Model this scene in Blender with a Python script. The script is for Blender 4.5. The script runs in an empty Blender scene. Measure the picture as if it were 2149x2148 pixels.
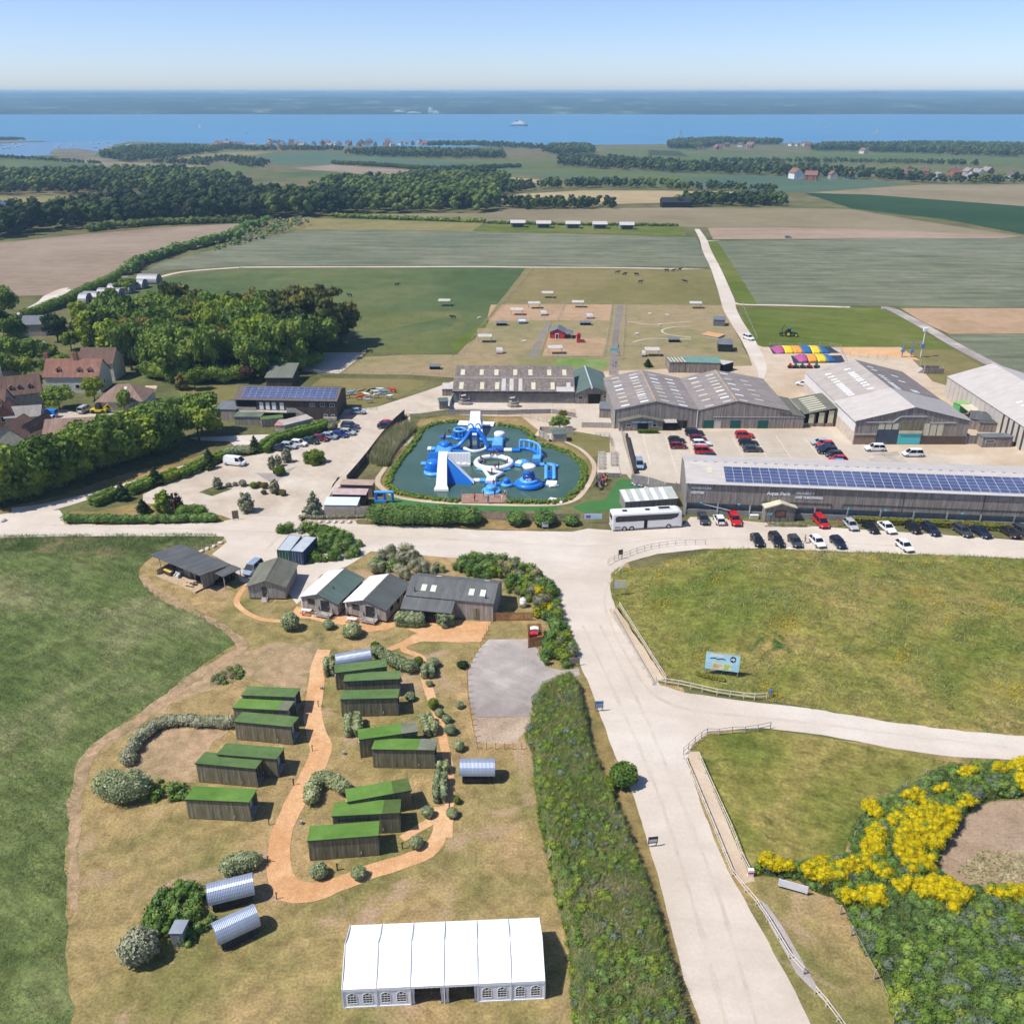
import bpy, bmesh, math, random
import numpy as np
from mathutils import Vector, Matrix
from mathutils.geometry import tessellate_polygon
from mathutils import noise as mnoise
R = math.radians
rnd = random.Random(7)
rng = np.random.default_rng(11)
sc = bpy.context.scene
C = sc.collection
# camera
FPX, CAMH, PITCH = 1910.0, 75.0, R(24.8)          # focal length in photo pixels, height above the yard, tilt
cam_d = bpy.data.cameras.new('camera')
cam = bpy.data.objects.new('camera', cam_d); C.objects.link(cam)
cam.location = (0, 0, CAMH); cam.rotation_euler = (R(90)-PITCH, 0, 0)
cam_d.sensor_fit = 'HORIZONTAL'; cam_d.sensor_width = 36
cam_d.lens = 36*FPX/2149
cam_d.clip_start = 1; cam_d.clip_end = 60000
sc.camera = cam
# sky and sun
SUN_EL, SUN_AZ = R(56), math.atan2(0.955, 0.295)     # light travels along +x and a little +y
sun_dir = Vector((-math.cos(SUN_EL)*0.955, -math.cos(SUN_EL)*0.295, math.sin(SUN_EL))).normalized()
w = bpy.data.worlds.new('World'); sc.world = w; w.use_nodes = True
wn = w.node_tree.nodes; wl = w.node_tree.links
bg = wn['Background']
sky = wn.new('ShaderNodeTexSky'); sky.sky_type = 'NISHITA'; sky.sun_disc = False
sky.sun_elevation = SUN_EL; sky.sun_rotation = math.atan2(sun_dir.x, sun_dir.y)
sky.altitude = 100; sky.air_density = 0.68; sky.dust_density = 0.45; sky.ozone_density = 5.0
tint = wn.new('ShaderNodeMix'); tint.data_type = 'RGBA'; tint.blend_type = 'MULTIPLY'; tint.inputs[0].default_value = 1; tint.inputs[7].default_value = (.97,.93,1.0,1)   # a hazy summer sky
wl.new(sky.outputs[0], tint.inputs[6]); wl.new(tint.outputs[2], bg.inputs[0]); bg.inputs[1].default_value = 0.115
sun_d = bpy.data.lights.new('sun', 'SUN'); sun_d.energy = 3.9; sun_d.angle = R(0.53); sun_d.color = (1, .955, .89)
sun = bpy.data.objects.new('sun', sun_d); C.objects.link(sun)
sun.rotation_euler = sun_dir.to_track_quat('Z', 'Y').to_euler(); sun.location = sun_dir*200
sc.view_settings.view_transform = 'Standard'; sc.view_settings.look = 'None'
sc.view_settings.exposure = 0.5; sc.view_settings.gamma = 1.0
sc.cycles.adaptive_threshold = .03; sc.cycles.max_bounces = 5; sc.cycles.diffuse_bounces = 2; sc.cycles.glossy_bounces = 3; sc.cycles.transparent_max_bounces = 8
sc.cycles.volume_bounces = 0; sc.cycles.use_denoising = True
# photo pixel -> place on the ground
TILE = dict(F=(0,0,2149/1932), A1=(0,150,720/1932), A2=(700,150,720/1932), A3=(1400,150,749/1932), A4=(0,450,500/1932), A5=(450,450,500/1932),
 A6=(950,540,500/1932), A7=(1400,450,380/1932), A8=(1700,550,449/1932), B1=(0,700,480/1932), B2=(400,740,460/1932), B3=(780,840,500/1932),
 B4=(860,740,440/1932), B5=(1250,740,500/1932), B6=(1200,950,500/1932), B7=(1650,740,499/1932), B8=(1650,950,499/1932), C1=(0,1020,560/1932),
 C2=(280,1110,440/1932), C3=(600,1110,640/1932), C4=(380,1360,600/1932), C5=(200,1650,760/1932), C6=(680,1880,540/1932), C7=(600,1560,560/1932),
 C8=(940,1300,500/1932), E1=(1240,1110,460/1932), E2=(1700,1110,449/1927), E3=(1400,1480,749/1932), E4=(1080,1500,420/1252), N=(0,0,1))
PROF_Y = [-500, 480, 900, 1500, 2450, 2620, 3000]
PROF_Z = [0, 0, -9, -25, -43, -45.5, -60]
SEA = -45.0
def hgt(y): return float(np.interp(y, PROF_Y, PROF_Z))
CP, SP = math.cos(PITCH), math.sin(PITCH)
def px(t, x, y):
    a, b, s = TILE[t]; return a+x*s, b+y*s
def ray(t, x, y):
    u, v = px(t, x, y)
    a = (u-1074.5)/FPX; b = (1074-v)/FPX
    return Vector((a, CP+b*SP, -SP+b*CP))
def g(t, x, y, z=None):
    """the point of the land (or of the level z) that the photo shows there"""
    d = ray(t, x, y)
    if z is not None:
        k = (z-CAMH)/d.z; return Vector((d.x*k, d.y*k, z))
    z = 0.0
    for i in range(40):
        k = (z-CAMH)/d.z; y2 = d.y*k; z2 = hgt(min(y2, 2600))
        if abs(z2-z) < 1e-3: break
        z = z+(z2-z)*.6
    k = (z-CAMH)/d.z
    return Vector((d.x*k, d.y*k, z))
def tall(t, x, y, ytop, z0=None):
    """how tall a thing standing at that spot is, from the pixel row of its top"""
    p = g(t, x, y, z0); u, v = px(t, x, ytop)
    b = (1074-v)/FPX; dy, dz = CP+b*SP, -SP+b*CP
    return CAMH+dz*p.y/dy-p.z

# mesh helpers
class Mb:
    """collects faces; obj() links them as ONE mesh object"""
    def __init__(s): s.v = []; s.f = []; s.mi = []; s.cur = 0
    def add(s, vs, fs):
        n = len(s.v); s.v += [tuple(p) for p in vs]
        for q in fs: s.f.append([n+i for i in q]); s.mi.append(s.cur)
        return s
    def face(s, *ps): return s.add(ps, [list(range(len(ps)))])
    def box(s, x0, x1, y0, y1, z0, z1):
        return s.add([(x0,y0,z0),(x1,y0,z0),(x1,y1,z0),(x0,y1,z0),(x0,y0,z1),(x1,y0,z1),(x1,y1,z1),(x0,y1,z1)],
                     [[0,3,2,1],[4,5,6,7],[0,1,5,4],[1,2,6,5],[2,3,7,6],[3,0,4,7]])
    def cbox(s, c, sx, sy, sz, rz=0, rx=0, ry=0):
        m = Matrix.Translation(Vector(c)) @ Matrix.Rotation(rz,4,'Z') @ Matrix.Rotation(ry,4,'Y') @ Matrix.Rotation(rx,4,'X')
        k = Mb().box(-sx/2,sx/2,-sy/2,sy/2,-sz/2,sz/2)
        return s.add([m @ Vector(p) for p in k.v], k.f)
    def prism(s, prof, axis, a, b):
        """prof: 2d outline; extruded along axis from a to b (y: prof is x,z; x: prof is y,z; z: prof is x,y)"""
        def P(p, t): return {'y':(p[0],t,p[1]), 'x':(t,p[0],p[1]), 'z':(p[0],p[1],t)}[axis]
        n = len(prof); vs = [P(p,a) for p in prof]+[P(p,b) for p in prof]
        fs = [list(range(n))[::-1], list(range(n,2*n))]+[[i,(i+1)%n,n+(i+1)%n,n+i] for i in range(n)]
        return s.add(vs, fs)
    def slab(s, ps, t):
        """a plate with the 3d outline ps and the thickness t (downwards)"""
        n = len(ps); vs = [Vector(p) for p in ps]+[Vector(p)-Vector((0,0,t)) for p in ps]
        return s.add(vs, [list(range(n)), list(range(n,2*n))[::-1]]+[[i,n+i,n+(i+1)%n,(i+1)%n] for i in range(n)])
    def tube(s, pts, r, n=6, closed=False, r2=None, cap=True):
        pts = [Vector(p) for p in pts]; rings = []; m = len(pts)
        for i, p in enumerate(pts):
            if closed: d = pts[(i+1)%m]-pts[i-1]
            else: d = pts[min(i+1,m-1)]-pts[max(i-1,0)]
            d.normalize()
            a = d.cross(Vector((0,0,1)) if abs(d.z) < .95 else Vector((1,0,0))).normalized(); b = a.cross(d)
            rr = r if r2 is None else r+(r2-r)*i/(m-1)
            rings.append([p+a*math.cos(2*math.pi*k/n)*rr+b*math.sin(2*math.pi*k/n)*rr for k in range(n)])
        fs = []
        for i in range(m if closed else m-1):
            j = (i+1)%m
            fs += [[i*n+k, i*n+(k+1)%n, j*n+(k+1)%n, j*n+k] for k in range(n)]
        if not closed and cap: fs += [list(range(n))[::-1], [(m-1)*n+k for k in range(n)]]
        return s.add([q for rg in rings for q in rg], fs)
    def cyl(s, p, q, r, n=8, r2=None): return s.tube([p,q], r, n, r2=r2)
    def ball(s, c, rx, ry=None, rz=None, n=10, m=6, lo=-1.0):
        ry = ry or rx; rz = rz or rx; vs = []; a0 = math.asin(lo)
        for j in range(m+1):
            a = a0+(math.pi/2-a0)*j/m
            vs += [(c[0]+rx*math.cos(a)*math.cos(2*math.pi*k/n), c[1]+ry*math.cos(a)*math.sin(2*math.pi*k/n), c[2]+rz*math.sin(a)) for k in range(n)]
        fs = [[j*n+k, j*n+(k+1)%n, (j+1)*n+(k+1)%n, (j+1)*n+k] for j in range(m) for k in range(n)]
        fs.append([k for k in range(n)][::-1])
        return s.add(vs, fs)
    def loft(s, rings, caps=True, closed=True):
        n = len(rings[0]); fs = []
        for i in range(len(rings)-1):
            fs += [[i*n+k, i*n+(k+1)%n, (i+1)*n+(k+1)%n, (i+1)*n+k] for k in range(n if closed else n-1)]
        if caps: fs += [list(range(n))[::-1], [(len(rings)-1)*n+k for k in range(n)]]
        return s.add([p for r in rings for p in r], fs)
    def tf(s, m):
        s.v = [tuple(m @ Vector(p)) for p in s.v]; return s
    def obj(s, name, mat, parent=None, smooth=False):
        me = bpy.data.meshes.new(name); me.from_pydata(s.v, [], s.f)
        for k in (mat if isinstance(mat, (list,tuple)) else [mat]): me.materials.append(k)
        if isinstance(mat, (list,tuple)): me.polygons.foreach_set('material_index', s.mi)
        if smooth: me.polygons.foreach_set('use_smooth', [True]*len(me.polygons))
        me.update()
        o = bpy.data.objects.new(name, me); C.objects.link(o)
        if parent is not None: o.parent = parent
        return o
BX, SL, CY, PR, TU, LO, BA = [(lambda k: lambda *a, **w: getattr(Mb(), k)(*a, **w))(k) for k in ('box','slab','cyl','prism','tube','loft','ball')]
Vc = Vector
def bm_fix(o):
    bm = bmesh.new(); bm.from_mesh(o.data); bmesh.ops.recalc_face_normals(bm, faces=bm.faces); bm.to_mesh(o.data); bm.free(); return o
def raw(name, V, Q, mat, parent=None, mi=None, link=True):
    """a mesh straight from numpy arrays: V (n,3), Q (m,4) or (m,3)"""
    me = bpy.data.meshes.new(name); k = Q.shape[1]
    me.vertices.add(len(V)); me.vertices.foreach_set('co', np.asarray(V, 'f').ravel())
    me.loops.add(Q.size); me.loops.foreach_set('vertex_index', Q.astype('i').ravel())
    me.polygons.add(len(Q)); me.polygons.foreach_set('loop_start', np.arange(0, Q.size, k, dtype='i'))
    for m in (mat if isinstance(mat,(list,tuple)) else [mat]): me.materials.append(m)
    if mi is not None: me.polygons.foreach_set('material_index', np.asarray(mi,'i'))
    me.update(calc_edges=True)
    if not link: return me
    o = bpy.data.objects.new(name, me); C.objects.link(o)
    if parent is not None: o.parent = parent
    return o
def tag(o, label=None, cat=None, group=None, kind=None):
    if label: o['label'] = label
    if cat: o['category'] = cat
    if group: o['group'] = group
    if kind: o['kind'] = kind
    return o
def thing(name, label, cat, loc=(0,0,0), rz=0, group=None):
    o = bpy.data.objects.new(name, None); C.objects.link(o); o.empty_display_size = .2
    o.location = loc; o.rotation_euler = (0,0,rz)
    return tag(o, label, cat, group)
KIDS = {}
def kids(o):
    return [c for c in o.children]
def dup(root, loc=None, rz=None, label=None, group=None, scale=None, mats=None):
    """a copy of a thing with copies of its parts and sub-parts; mats: {part name stem: material}"""
    r = root.copy(); C.objects.link(r)
    if loc is not None: r.location = loc
    if rz is not None: r.rotation_euler = (0,0,rz)
    if scale is not None: r.scale = scale if isinstance(scale,(tuple,list)) else (scale,)*3
    tag(r, label, None, group)
    def rec(a, b):
        for ch in TREE.get(a.name, ()):
            c = ch.copy(); C.objects.link(c); c.parent = b
            if mats:
                m = mats.get(ch.name.split('.')[0])
                if m: c.material_slots[0].link = 'OBJECT'; c.material_slots[0].material = m
            rec(ch, c)
    rec(root, r)
    return r
TREE = {}
def proto(root):
    """remember the children of a thing that will be copied (obj.children walks the whole file)"""
    def rec(o):
        TREE[o.name] = list(o.children)
        for c in o.children: rec(c)
    rec(root); return root
# materials
MATS = {}
def new_mat(name):
    m = bpy.data.materials.new(name); m.use_nodes = True
    nt = m.node_tree; b = nt.nodes['Principled BSDF']; b.inputs['Specular IOR Level'].default_value = .25
    MATS[name] = m; return m, nt, b
def srgb(*c):
    return tuple((x/12.92 if x <= .04045 else ((x+.055)/1.055)**2.4) for x in [k/255 for k in c])
def node(nt, typ, **kw):
    n = nt.nodes.new(typ)
    for k, v in kw.items():
        if k.startswith('i_'): n.inputs[k[2:].replace('_',' ')].default_value = v
        else: setattr(n, k, v)
    return n
def ramp(nt, fac, stops, interp='LINEAR'):
    r = nt.nodes.new('ShaderNodeValToRGB'); r.color_ramp.interpolation = interp
    e = r.color_ramp.elements
    while len(e) < len(stops): e.new(.5)
    for i, (p, c) in enumerate(stops): e[i].position = p; e[i].color = (*c, 1) if len(c) == 3 else c
    nt.links.new(fac, r.inputs[0]); return r
def mixc(nt, fac, a, b, mode='MIX'):
    m = nt.nodes.new('ShaderNodeMix'); m.data_type = 'RGBA'; m.blend_type = mode
    for k, x in ((0,fac),(6,a),(7,b)):
        if isinstance(x, (int,float)): m.inputs[k].default_value = x
        elif isinstance(x, tuple): m.inputs[k].default_value = (*x,1)
        else: nt.links.new(x, m.inputs[k])
    return m.outputs[2]
def coords(nt, world=True, scale=(1,1,1), rot=0):
    if world: src = node(nt,'ShaderNodeNewGeometry').outputs['Position']
    else: src = node(nt,'ShaderNodeTexCoord').outputs['Object']
    mp = node(nt,'ShaderNodeMapping'); mp.inputs['Scale'].default_value = scale; mp.inputs['Rotation'].default_value = (0,0,rot)
    nt.links.new(src, mp.inputs[0]); return mp.outputs[0]
def noise(nt, vec, scale, detail=4, rough=.55, dist=0):
    n = node(nt,'ShaderNodeTexNoise'); n.inputs['Scale'].default_value = scale; n.inputs['Detail'].default_value = detail
    n.inputs['Roughness'].default_value = rough; n.inputs['Distortion'].default_value = dist
    nt.links.new(vec, n.inputs['Vector']); return n.outputs['Fac']
def bump(nt, b, fac, strength=.3, dist=.1):
    k = node(nt,'ShaderNodeBump'); k.inputs['Strength'].default_value = strength; k.inputs['Distance'].default_value = dist
    nt.links.new(fac, k.inputs['Height']); nt.links.new(k.outputs[0], b.inputs['Normal'])
def plain(name, col, rough=.6, metal=0, var=.12, scale=.8, spec=.25):
    """one colour with a little weathering"""
    if name in MATS: return MATS[name]
    m, nt, b = new_mat(name)
    b.inputs['Roughness'].default_value = rough; b.inputs['Metallic'].default_value = metal; b.inputs['Specular IOR Level'].default_value = spec
    v = noise(nt, coords(nt), scale, 5)
    lo = tuple(c*(1-var) for c in col); hi = tuple(min(1,c*(1+var)) for c in col)
    nt.links.new(ramp(nt, v, [(.3,lo),(.7,hi)]).outputs[0], b.inputs['Base Color'])
    return m
def paint(name, col, rough=.25, coat=.5):
    if name in MATS: return MATS[name]
    m, nt, b = new_mat(name); b.inputs['Base Color'].default_value = (*col,1); b.inputs['Roughness'].default_value = rough
    b.inputs['Coat Weight'].default_value = coat; b.inputs['Specular IOR Level'].default_value = .5; return m
def glassy(name, col=(.012,.016,.02), rough=.08):
    if name in MATS: return MATS[name]
    m, nt, b = new_mat(name); b.inputs['Base Color'].default_value = (*col,1); b.inputs['Roughness'].default_value = rough
    b.inputs['Specular IOR Level'].default_value = .6; return m
def ground_mat(name, cols, s1=.05, s2=.6, s3=4., streak=None, bumps=.25, bdist=.12, mottle=.35, patch=None, fine=.3):
    """cols: three colours mixed by a wide and a middle noise, then fine speckle; streak=(angle, scale along, scale across, amount)
    patch=(colour, scale, threshold): blotches of another cover"""
    if name in MATS: return MATS[name]
    m, nt, b = new_mat(name); b.inputs['Roughness'].default_value = .95; b.inputs['Specular IOR Level'].default_value = .05
    v = coords(nt)
    a = noise(nt, v, s1, 3, .6, .6); c = noise(nt, v, s2, 4, .65, .4); f = noise(nt, v, s3, 4, .7)
    base = ramp(nt, a, [(.36,cols[0]),(.5,cols[1]),(.64,cols[2])]).outputs[0]
    r2 = ramp(nt, c, [(.32,(1-mottle,)*3),(.68,(1+mottle*.6,)*3)]).outputs[0]
    col = mixc(nt, 1.0, base, r2, 'MULTIPLY')
    r3 = ramp(nt, f, [(.3,(1-fine,)*3),(.7,(1+fine*.7,)*3)]).outputs[0]
    col = mixc(nt, 1.0, col, r3, 'MULTIPLY')
    h = f
    if streak:
        vs = coords(nt, True, (1,1,1), streak[0]); mp = node(nt,'ShaderNodeMapping'); mp.inputs['Scale'].default_value = (streak[1],streak[2],1)
        nt.links.new(vs, mp.inputs[0]); k = noise(nt, mp.outputs[0], 1.0, 4, .6, .3)
        rs = ramp(nt, k, [(.3,(1-streak[3],)*3),(.7,(1+streak[3]*.7,)*3)]).outputs[0]
        col = mixc(nt, 1.0, col, rs, 'MULTIPLY')
    if patch:
        pn = noise(nt, v, patch[1], 5, .6, 1.0)
        pf = ramp(nt, pn, [(patch[2],(0,0,0)),(patch[2]+.1,(1,1,1))]).outputs[0]
        pc = mixc(nt, 1.0, patch[0], r3, 'MULTIPLY'); col = mixc(nt, pf, col, pc)
    nt.links.new(col, b.inputs['Base Color'])
    if bumps: bump(nt, b, h, bumps, bdist)
    return m
def boards(name, c1, c2, width=.2, gap=.12, axis='xy', stain=.35, rough=.85, horizontal=False, groove=.5):
    """timber cladding: each board a tone of its own, dark joints, streaks along the grain"""
    if name in MATS: return MATS[name]
    m, nt, b = new_mat(name); b.inputs['Roughness'].default_value = rough
    tc = node(nt,'ShaderNodeTexCoord').outputs['Object']; sep = node(nt,'ShaderNodeSeparateXYZ'); nt.links.new(tc, sep.inputs[0])
    if horizontal: along = sep.outputs[2]
    else:
        ad = node(nt,'ShaderNodeMath', operation='ADD'); nt.links.new(sep.outputs[0], ad.inputs[0]); nt.links.new(sep.outputs[1], ad.inputs[1]); along = ad.outputs[0]
    dv = node(nt,'ShaderNodeMath', operation='DIVIDE'); nt.links.new(along, dv.inputs[0]); dv.inputs[1].default_value = width
    fl = node(nt,'ShaderNodeMath', operation='FLOOR'); nt.links.new(dv.outputs[0], fl.inputs[0])
    fr = node(nt,'ShaderNodeMath', operation='FRACT'); nt.links.new(dv.outputs[0], fr.inputs[0])
    wn_ = node(nt,'ShaderNodeTexWhiteNoise', noise_dimensions='1D'); nt.links.new(fl.outputs[0], wn_.inputs['W'])
    mp = node(nt,'ShaderNodeMapping'); mp.inputs['Scale'].default_value = (.5,.5,4) if horizontal else (3,3,.35); nt.links.new(tc, mp.inputs[0])
    st = noise(nt, mp.outputs[0], 1.2, 5, .65)
    col = ramp(nt, wn_.outputs['Value'], [(0,c1),(1,c2)]).outputs[0]
    col = mixc(nt, 1.0, col, ramp(nt, st, [(.3,(1-stain,)*3),(.7,(1+stain*.6,)*3)]).outputs[0], 'MULTIPLY')
    gp = ramp(nt, fr.outputs[0], [(0,(0,0,0)),(gap,(1,1,1)),(1-gap*.3,(1,1,1)),(1,(.2,.2,.2))]).outputs[0]
    dark = mixc(nt, 1.0, col, (.32,.30,.28), 'MULTIPLY')
    nt.links.new(mixc(nt, gp, dark, col), b.inputs['Base Color'])
    bump(nt, b, gp, groove, .03)
    return m
def sheeting(name, col, pitch=.18, axis=0, rough=.55, metal=0., stain=.25, spots=None, spec=.3, depth=.03, seam=0):
    """corrugated roofing: ribs across axis (0: x, 1: y in object space), lichen and streaks"""
    if name in MATS: return MATS[name]
    m, nt, b = new_mat(name); b.inputs['Roughness'].default_value = rough; b.inputs['Metallic'].default_value = metal; b.inputs['Specular IOR Level'].default_value = spec
    tc = node(nt,'ShaderNodeTexCoord').outputs['Object']; sep = node(nt,'ShaderNodeSeparateXYZ'); nt.links.new(tc, sep.inputs[0])
    ml = node(nt,'ShaderNodeMath', operation='MULTIPLY'); nt.links.new(sep.outputs[axis], ml.inputs[0]); ml.inputs[1].default_value = 2*math.pi/pitch
    sn = node(nt,'ShaderNodeMath', operation='SINE'); nt.links.new(ml.outputs[0], sn.inputs[0])
    mp = node(nt,'ShaderNodeMapping'); mp.inputs['Scale'].default_value = (1.6,.25,.25) if axis == 0 else (.25,1.6,.25); nt.links.new(tc, mp.inputs[0])
    a = noise(nt, mp.outputs[0], .9, 5, .6); c = noise(nt, tc, .35, 6, .7)
    k = mixc(nt, 1.0, col, ramp(nt, a, [(.3,(1-stain,)*3),(.7,(1+stain*.5,)*3)]).outputs[0], 'MULTIPLY')
    k = mixc(nt, 1.0, k, ramp(nt, c, [(.3,(1-stain*.7,)*3),(.7,(1+stain*.4,)*3)]).outputs[0], 'MULTIPLY')
    if spots:
        sp = noise(nt, tc, spots[1], 6, .75); k = mixc(nt, ramp(nt, sp, [(spots[2],(0,0,0)),(spots[2]+.12,(1,1,1))]).outputs[0], k, spots[0])
    nt.links.new(k, b.inputs['Base Color'])
    bump(nt, b, sn.outputs[0], .5, depth)
    return m
def leafmat(name, c1, c2, c3=None, scale=.5, trans=.25, objvar=.25):
    """foliage: leaf colours drift between clumps and between plants"""
    if name in MATS: return MATS[name]
    m, nt, b = new_mat(name); b.inputs['Roughness'].default_value = .75; b.inputs['Specular IOR Level'].default_value = .12
    oi = node(nt,'ShaderNodeObjectInfo'); v = coords(nt)
    a = noise(nt, v, scale, 3, .6); f = noise(nt, v, scale*7, 3, .6)
    st = [(.32,c1),(.55,c2)]+([(.72,c3)] if c3 else [])
    col = ramp(nt, a, st).outputs[0]
    col = mixc(nt, 1.0, col, ramp(nt, f, [(.3,(.75,)*3),(.7,(1.25,)*3)]).outputs[0], 'MULTIPLY')
    col = mixc(nt, 1.0, col, ramp(nt, oi.outputs['Random'], [(0,(1-objvar,1-objvar*.8,1-objvar)),(.5,(1,1,1)),(1,(1+objvar*1.1,1+objvar*.8,1+objvar*.3))]).outputs[0], 'MULTIPLY')
    nt.links.new(col, b.inputs['Base Color'])
    if trans:
        tr = node(nt,'ShaderNodeBsdfTranslucent'); nt.links.new(col, tr.inputs[0])
        mx = node(nt,'ShaderNodeMixShader'); mx.inputs[0].default_value = trans
        nt.links.new(b.outputs[0], mx.inputs[1]); nt.links.new(tr.outputs[0], mx.inputs[2])
        nt.links.new(mx.outputs[0], nt.nodes['Material Output'].inputs['Surface'])
    return m

# ground sheets
LAYER = {}
def jag(pts, rough, step):
    """the outline with uneven edges"""
    if not rough: return pts
    out = []
    for i, a in enumerate(pts):
        b = pts[(i+1)%len(pts)]; d = b-a; L = d.length; far = max(1, (a.y+b.y)/2/110); st = step*far
        n = max(1, min(60, int(L/st))); nrm = Vc((-d.y, d.x, 0)).normalized() if L else Vector()
        for k in range(n):
            p = a+d*(k/n)
            off = mnoise.noise(Vc((p.x*.35/far, p.y*.35/far, 3.1)))*rough+mnoise.noise(Vc((p.x*1.3/far, p.y*1.3/far, 9.)))*rough*.6
            out.append(p+nrm*off*(1 if k else .4))
    return out
def smooth(pts, n=1):
    for _ in range(n):
        q = []
        for i, a in enumerate(pts):
            b = pts[(i+1)%len(pts)]; q += [a*.75+b*.25, a*.25+b*.75]
        pts = q
    return pts
def sheet(name, pts, mat, layer, rough=.25, step=1.2, sm=0, holes=(), kind='structure', parent=None, lift=0):
    pts = [p if isinstance(p, Vector) else g(*p) for p in pts]
    if sm: pts = smooth(pts, sm)
    loops = [jag([Vc((p.x,p.y,0)) for p in pts], rough, step)]
    for h in holes: loops.append(jag([Vc((p.x,p.y,0)) for p in [q if isinstance(q,Vector) else g(*q) for q in h]], rough, step))
    flat = [p for l in loops for p in l]
    bm = bmesh.new(); vs = [bm.verts.new(p) for p in flat]
    for t in tessellate_polygon(loops):
        try: bm.faces.new([vs[i] for i in t])
        except ValueError: pass
    ys = [p.y for p in flat]
    for yb in PROF_Y[1:-1]:
        if min(ys) < yb < max(ys):
            bmesh.ops.bisect_plane(bm, geom=bm.verts[:]+bm.edges[:]+bm.faces[:], plane_co=(0,yb,0), plane_no=(0,1,0))
    for v in bm.verts: v.co.z = hgt(v.co.y)+lift+layer*(.004+max(0,v.co.y-200)*.00005)
    bmesh.ops.recalc_face_normals(bm, faces=bm.faces)
    for f in bm.faces:
        if f.normal.z < 0: f.normal_flip()
    me = bpy.data.meshes.new(name); bm.to_mesh(me); bm.free(); me.materials.append(mat)
    o = bpy.data.objects.new(name, me); C.objects.link(o)
    if parent: o.parent = parent
    elif kind: o['kind'] = kind
    return o
def T(t, s):
    """'x,y x,y ...' read off one tile"""
    return [(t, *map(float, k.split(','))) for k in s.split()]
def catmull(P, n=6):
    out = []
    for i in range(len(P)-1):
        a, b, c, d = P[max(i-1,0)], P[i], P[i+1], P[min(i+2,len(P)-1)]
        for k in range(n):
            t = k/n; out.append(.5*((2*b)+(c-a)*t+(2*a-5*b+4*c-d)*t*t+(3*b-a-3*c+d)*t**3))
    return out+[P[-1]]
def ribbon_pts(pts, w):
    P = catmull([q if isinstance(q,Vector) else g(*q) for q in pts], 5); L, Rr = [], []
    ws = w if isinstance(w,(list,tuple)) else [w]*len(pts)
    for i, p in enumerate(P):
        d = P[min(i+1,len(P)-1)]-P[max(i-1,0)]; d.z = 0; d.normalize(); n = Vc((-d.y,d.x,0))
        k = min(i/5, len(ws)-1.001); ww = ws[int(k)]+(ws[int(k)+1]-ws[int(k)])*(k-int(k)); L.append(p+n*ww/2); Rr.append(p-n*ww/2)
    return L+Rr[::-1]
def ribbon(name, pts, w, mat, layer, rough=.2, step=1.2, **kw): return sheet(name, ribbon_pts(pts, w), mat, layer, rough, step, **kw)
# base colours of the ground covers (albedo)
GM = ground_mat
m_dry = GM('dry_grass', [(.40,.275,.13),(.315,.24,.10),(.205,.188,.064)], .055, .5, 3.5, bumps=.6, bdist=.1, patch=((.385,.272,.165),.09,.56), mottle=.35, fine=.42)
m_land = GM('farmland', [(0.110,0.126,0.047),(0.143,0.137,0.058),(0.176,0.147,0.074)], .004, .05, .6, bumps=0)
m_meadow = GM('meadow_grass', [(0.104,0.143,0.042),(0.151,0.186,0.062),(0.223,0.222,0.101)], .05, .35, 2.6, streak=(.6,.25,1.1,.35), bumps=.8, bdist=.25, mottle=.35, fine=.4)
m_rough = GM('rough_grass', [(0.068,0.091,0.029),(0.112,0.130,0.046),(0.195,0.163,0.078)], .12, .7, 3.5, bumps=.8, bdist=.2, mottle=.4, fine=.4)
m_verge = GM('verge_grass', [(0.203,0.169,0.062),(0.263,0.195,0.077),(0.344,0.237,0.110)], .08, .6, 3.5, bumps=.5, bdist=.12, mottle=.25)
m_mound = GM('mound_grass', [(0.135,0.165,0.031),(0.219,0.207,0.050),(0.322,0.253,0.085)], .05, .45, 2.2, streak=(.4,.5,1.2,.25), bumps=.7, bdist=.2, mottle=.35, patch=((.045,.085,.018),.14,.62), fine=.4)
m_chalk = GM('chalk_track', [(0.513,0.440,0.357),(0.565,0.495,0.416),(0.607,0.546,0.470)], .03, .22, 2.5, bumps=.15, bdist=.03, mottle=.07, fine=.07, streak=(.15,.03,.35,.06))
m_sand = GM('sandy_yard', [(0.451,0.348,0.239),(0.514,0.410,0.298),(0.560,0.469,0.361)], .04, .3, 3., bumps=.2, bdist=.04, mottle=.1, fine=.12)
m_conc = GM('pale_concrete', [(0.451,0.388,0.305),(0.496,0.428,0.340),(0.541,0.478,0.389)], .03, .2, 2., bumps=.1, bdist=.02, mottle=.08, fine=.06, streak=(0,.4,.05,.05))
m_chip = GM('wood_chip', [(0.550,0.302,0.138),(0.616,0.358,0.180),(0.660,0.414,0.228)], .12, 1.2, 9., bumps=.5, bdist=.04, mottle=.15, fine=.35)
m_grav = GM('grey_gravel', [(.30,.26,.235),(.36,.32,.29),(.47,.42,.37)], .06, .4, 5., bumps=.3, bdist=.03, mottle=.16, fine=.15, streak=(.5,.08,.6,.1))
m_soil = GM('bare_soil', [(.33,.235,.155),(.40,.30,.21),(.47,.38,.285)], .05, .45, 3.5, bumps=.7, bdist=.12, mottle=.2, fine=.3)
m_plough = GM('ploughed_soil', [(.235,.175,.125),(.275,.21,.15),(.31,.245,.18)], .012, .15, 1.3, streak=(.15,.02,.3,.12), bumps=.3, bdist=.1, mottle=.12, fine=.12)
m_pink = GM('pale_seedbed', [(.29,.205,.145),(.325,.24,.175),(.35,.275,.20)], .01, .12, 1.2, streak=(0,.01,.12,.14), bumps=.2, mottle=.1, fine=.1)
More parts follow.
